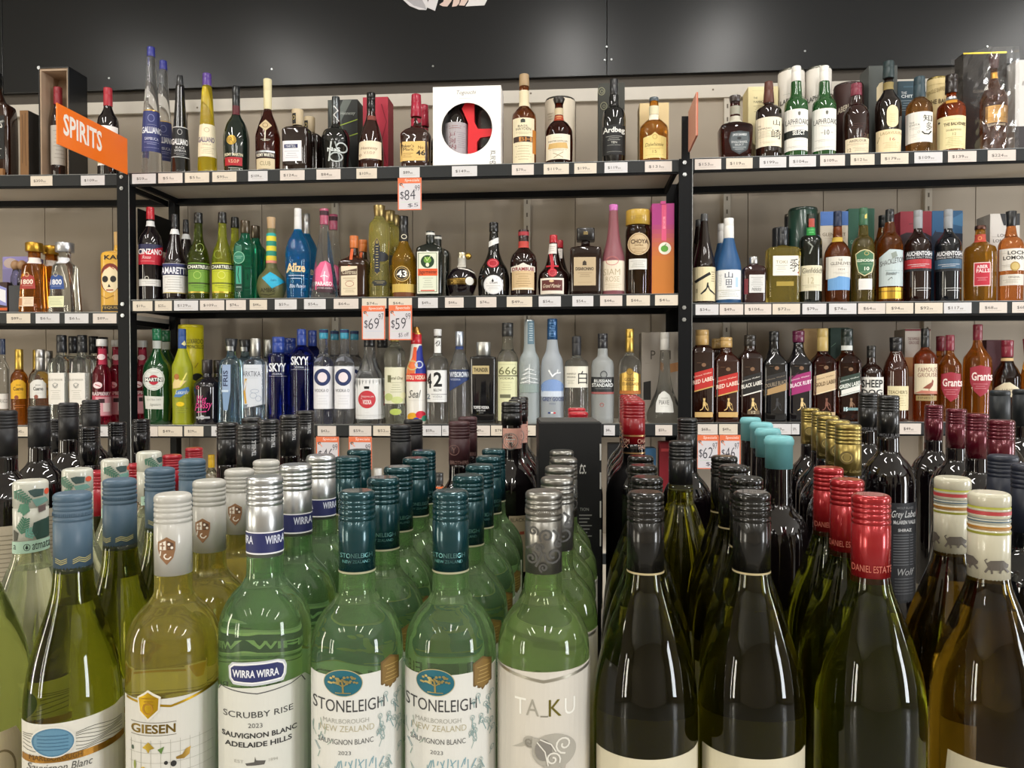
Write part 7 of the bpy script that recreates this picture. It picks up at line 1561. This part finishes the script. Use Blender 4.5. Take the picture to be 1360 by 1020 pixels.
reds('pinkish-red-capped wine bottle, %s in the row between leaf and black caps', [(131, 630), (180, 616), (229, 603.5), (258, 594.5)], 1.01, .27, 'gloss:#a01c2c', glass='wine:#9a9c30')
tb = [('part', 'cap_lettering')] + [('v', 'TAHBILK', 334, 339.5, 585, 606, '#b8b8b8')]
reds('black-capped red wine with vertical white cap lettering, %s in its row', [(330, 564), (356.5, 557), (384.7, 551), (405.6, 545)], .965, .31, 'gloss:#1a1a1c', decals=tb, cap=62)
reds('plain black-capped red wine bottle, %s of two left of the lettered caps', [(302, 566), (334, 559)], 1.03, .31, 'gloss:#1a1a1c')
reds('black-capped red wine bottle, %s of two behind the left teal row', [(532, 564), (549, 557)], 1.09, .31, BLK)
mb_ = [('part', 'cap_emblem'), ('o', 603, 598, 7, 7, .8, '#7a5a56'), ('t', 'Y', 600, 606, 594, 602, '#7a5a56'), ('t', 'BROTHERS', 598, 622, 612, 617, '#8a6a64')]
reds('maroon-brown-capped red wine bottle, %s of two above the teal rows', [(610, 559.5), (621, 553.4)], 1.07, .315, 'satin:#3f2428', decals=mb_)
bg = [('part', 'neck_label'), ('r', 668, 698, 569, 596, '#d8a698'), ('f', 690, 697, 572, 4, 6, '#b87a6c'), ('part', 'badge'), ('e', 678, 586, 11.5, 12.5, '#1a1a1a'), ('o', 678, 586, 10, 11, .8, '#8a8a86'), ('r', 672, 684, 583, 584.2, '#c8c8c4'), ('t', 'TT', 674, 682, 587, 592, '#a8a8a4'), ('f', 674, 682, 579, 1, 1.4, '#c8c8c4'), ('part', 'label'), ('r', 676, 700, 685, 760, '#b8a888'), ('t', 'BLACK', 678, 697, 688, 693, '#4a4434'), ('r', 690, 696, 706, 710, '#a04a30')]
reds('black-capped red wine with pink neck label and round black badge, %s in its row', [(679.5, 535), (688, 530), (690, 525)], 1.057, .325, 'gloss:#151516', decals=bg, cap=33, gro=(7, 10, 16), prof=[(33, 27), (70, 28)] + [(a, b * .95) for a, b in BORD[1:]])
# black gift box
zt = on_y(756, 562, .985).z
pl, prr = on_y(715.5, 600, .985), on_y(799, 600, .985)
w = prr.x - pl.x
e = empty('black_wine_box', ((pl.x + prr.x) / 2, .985, ZB + .0006), 0)
tag(e, 'tall black wine box with white script and small print, behind the pewter caps', 'box')
MB().box(-w / 2, w / 2, 0, .095, 0, zt - ZB, bev=.001).build('carton', M('#101113'), e)
MB().box(-w / 2 + .002, w / 2 - .002, .002, .093, zt - ZB, zt - ZB + .0012).build('lid_flap', M('#3c3c3a'), e)
def mb2(x, y, l): p = on_y(x, y, .985); return (p.x - e.location.x, -l, p.z - ZB)
print_mesh('print', [('i', 'ts.', 768, 778, 616, 630, '#d8d8d4'), ('t', 'TION', 770, 782, 675, 679, '#a8a8a4')] + [('r', 769, 786 - (i % 3) * 3, 684 + i * 4.6, 685.6 + i * 4.6, '#8a8a86') for i in range(7)] + [('r', 796.5, 798.5, 590 + i * 38, 612 + i * 38, '#c8c8c4') for i in range(4)], mb2, e, e0=.0004)
reds('small red-capped wine bottle, %s of two peeping over the black box', [(768, 547), (766, 541.5)], 1.16, .30, 'gloss:#b01c2c')
rs = [('part', 'cap_lettering'), ('r', 823, 861, 578, 580, 'metal:#c8a070'), ('r', 823, 861, 601, 603, 'metal:#c8a070'), ('t', 'GM', 828, 836, 583, 589, '#dfae98'), ('t', 'X', 829, 835, 590, 595, '#dfae98'), ('t', 'CHA', 847, 858, 583, 589, '#dfae98'), ('t', 'TEAU', 847, 858, 591, 597, '#dfae98')]
reds('glossy red long-capped red wine bottle, %s in its row behind the black caps', [(842, 538), (840, 533), (838, 527), (835, 521.5)], .889, .325, 'gloss:#86101a', decals=rs, cap=58, glass='dark:#0c0a0a')
reds('black-capped red wine bottle standing alone, %s behind the plain black cap', [(913, 555)], 1.16, .305, 'gloss:#151516')
reds('red wine bottle sealed in turquoise wax, %s in its row', [(1034.6, 578.6), (1019.7, 568.5), (1011, 560.6), (996.7, 552)], .926, .305, 'satin:#70b0b6', flat_top=True, cap=39, cw=33, prof=[(38, 30), (60, 30.5)] + [(80, 31)] + BORD[2:], glass='dark:#120d0e')
gm = [('part', 'cap_crest'), ('e', 1125, 608, 9.5, 8.5, '#6a5a30'), ('o', 1125, 608, 7, 6, 1.2, '#b09c5c'), ('p', [(1121, 603), (1129, 603), (1129, 610), (1125, 613), (1121, 610)], '#8a7840'), ('i', 'Grey Label', 1112, 1142, 624, 629, '#8a7840')]
reds('gold-capped red wine bottle with crest, %s in its row', [(1126.5, 564), (1113, 559), (1099.5, 552), (1091, 544), (1076, 539.5)], .902, .31, 'metal:#96844c', decals=gm, cap=60, hi=.11)
wb_ = [('part', 'neck_print'), ('t', 'WOLF BLASS', 1168, 1196, 576, 580, '#77777a'), ('part', 'label'), ('r', 1140, 1220, 668, 840, '#26272b'), ('t', 'WOLF BLASS', 1192, 1214, 673, 676, '#8a8a8c'), ('i', 'Grey Label', 1184, 1217, 678, 690, '#e2e2e2'), ('b', 'McLAREN VALE', 1188, 1217, 691, 696, '#d4d4d4'), ('b', 'SHIRAZ', 1194, 1212, 702, 706, '#d4d4d4')] + [('f', 1188, 1219, 710 + i * 3.6, 1, 2, '#77787c') for i in range(12)] + [('i', 'Wolf', 1192, 1214, 755, 764, '#b8b8b8')] + [('f', 1190, 1219, 768 + i * 4, 1, 2, '#66676b') for i in range(6)] + [('part', 'side_label'), ('r', 1222, 1230, 664, 800, '#a8a8ac'), ('b', 'R', 1223, 1230, 678, 690, '#a83040')]
reds('tall black-necked shiraz bottle with dark grey label, %s of two', [(1180, 525), (1153, 520)], 1.12, .335, 'gloss:#131314', decals=wb_, cap=60, lo=.1)
reds('maroon-capped red wine bottle, %s in the row at the right', [(1329.6, 557.5), (1298, 549), (1270, 542), (1240, 535.4)], .937, .315, 'cap:#561020', hi=.14, cap=62)
reds('black-foiled red wine bottle at the far right, %s of two', [(1328, 518.5), (1358, 523.7)], 1.22, .335, 'satin:#1d2226', gro=(9,), cap=62)
reds('navy-capped red wine bottle behind the striped caps, %s of two', [(1332, 604)], .828, .30, 'satin:#1d2230', glass='dark:#0a0b0f', cap=66)
wine('navy', None, 616, 1366, .75, H=.30, prof=BORD, cap=66, capmat='satin:#1d2230', glass='dark:#0a0b0f', group=RED_, names=['navy-capped red wine bottle cut by the right frame edge'])

for k_, v_ in LABELS.items():
    grp = [bpy.data.objects[n].get('group') for n in v_]
    if len(v_) > 1 and 'riser' not in k_ and 'batten' not in k_: print('DUP', k_, v_)
    n_ = len(k_.split())
    if not 4 <= n_ <= 16: print('WORDS', n_, k_)
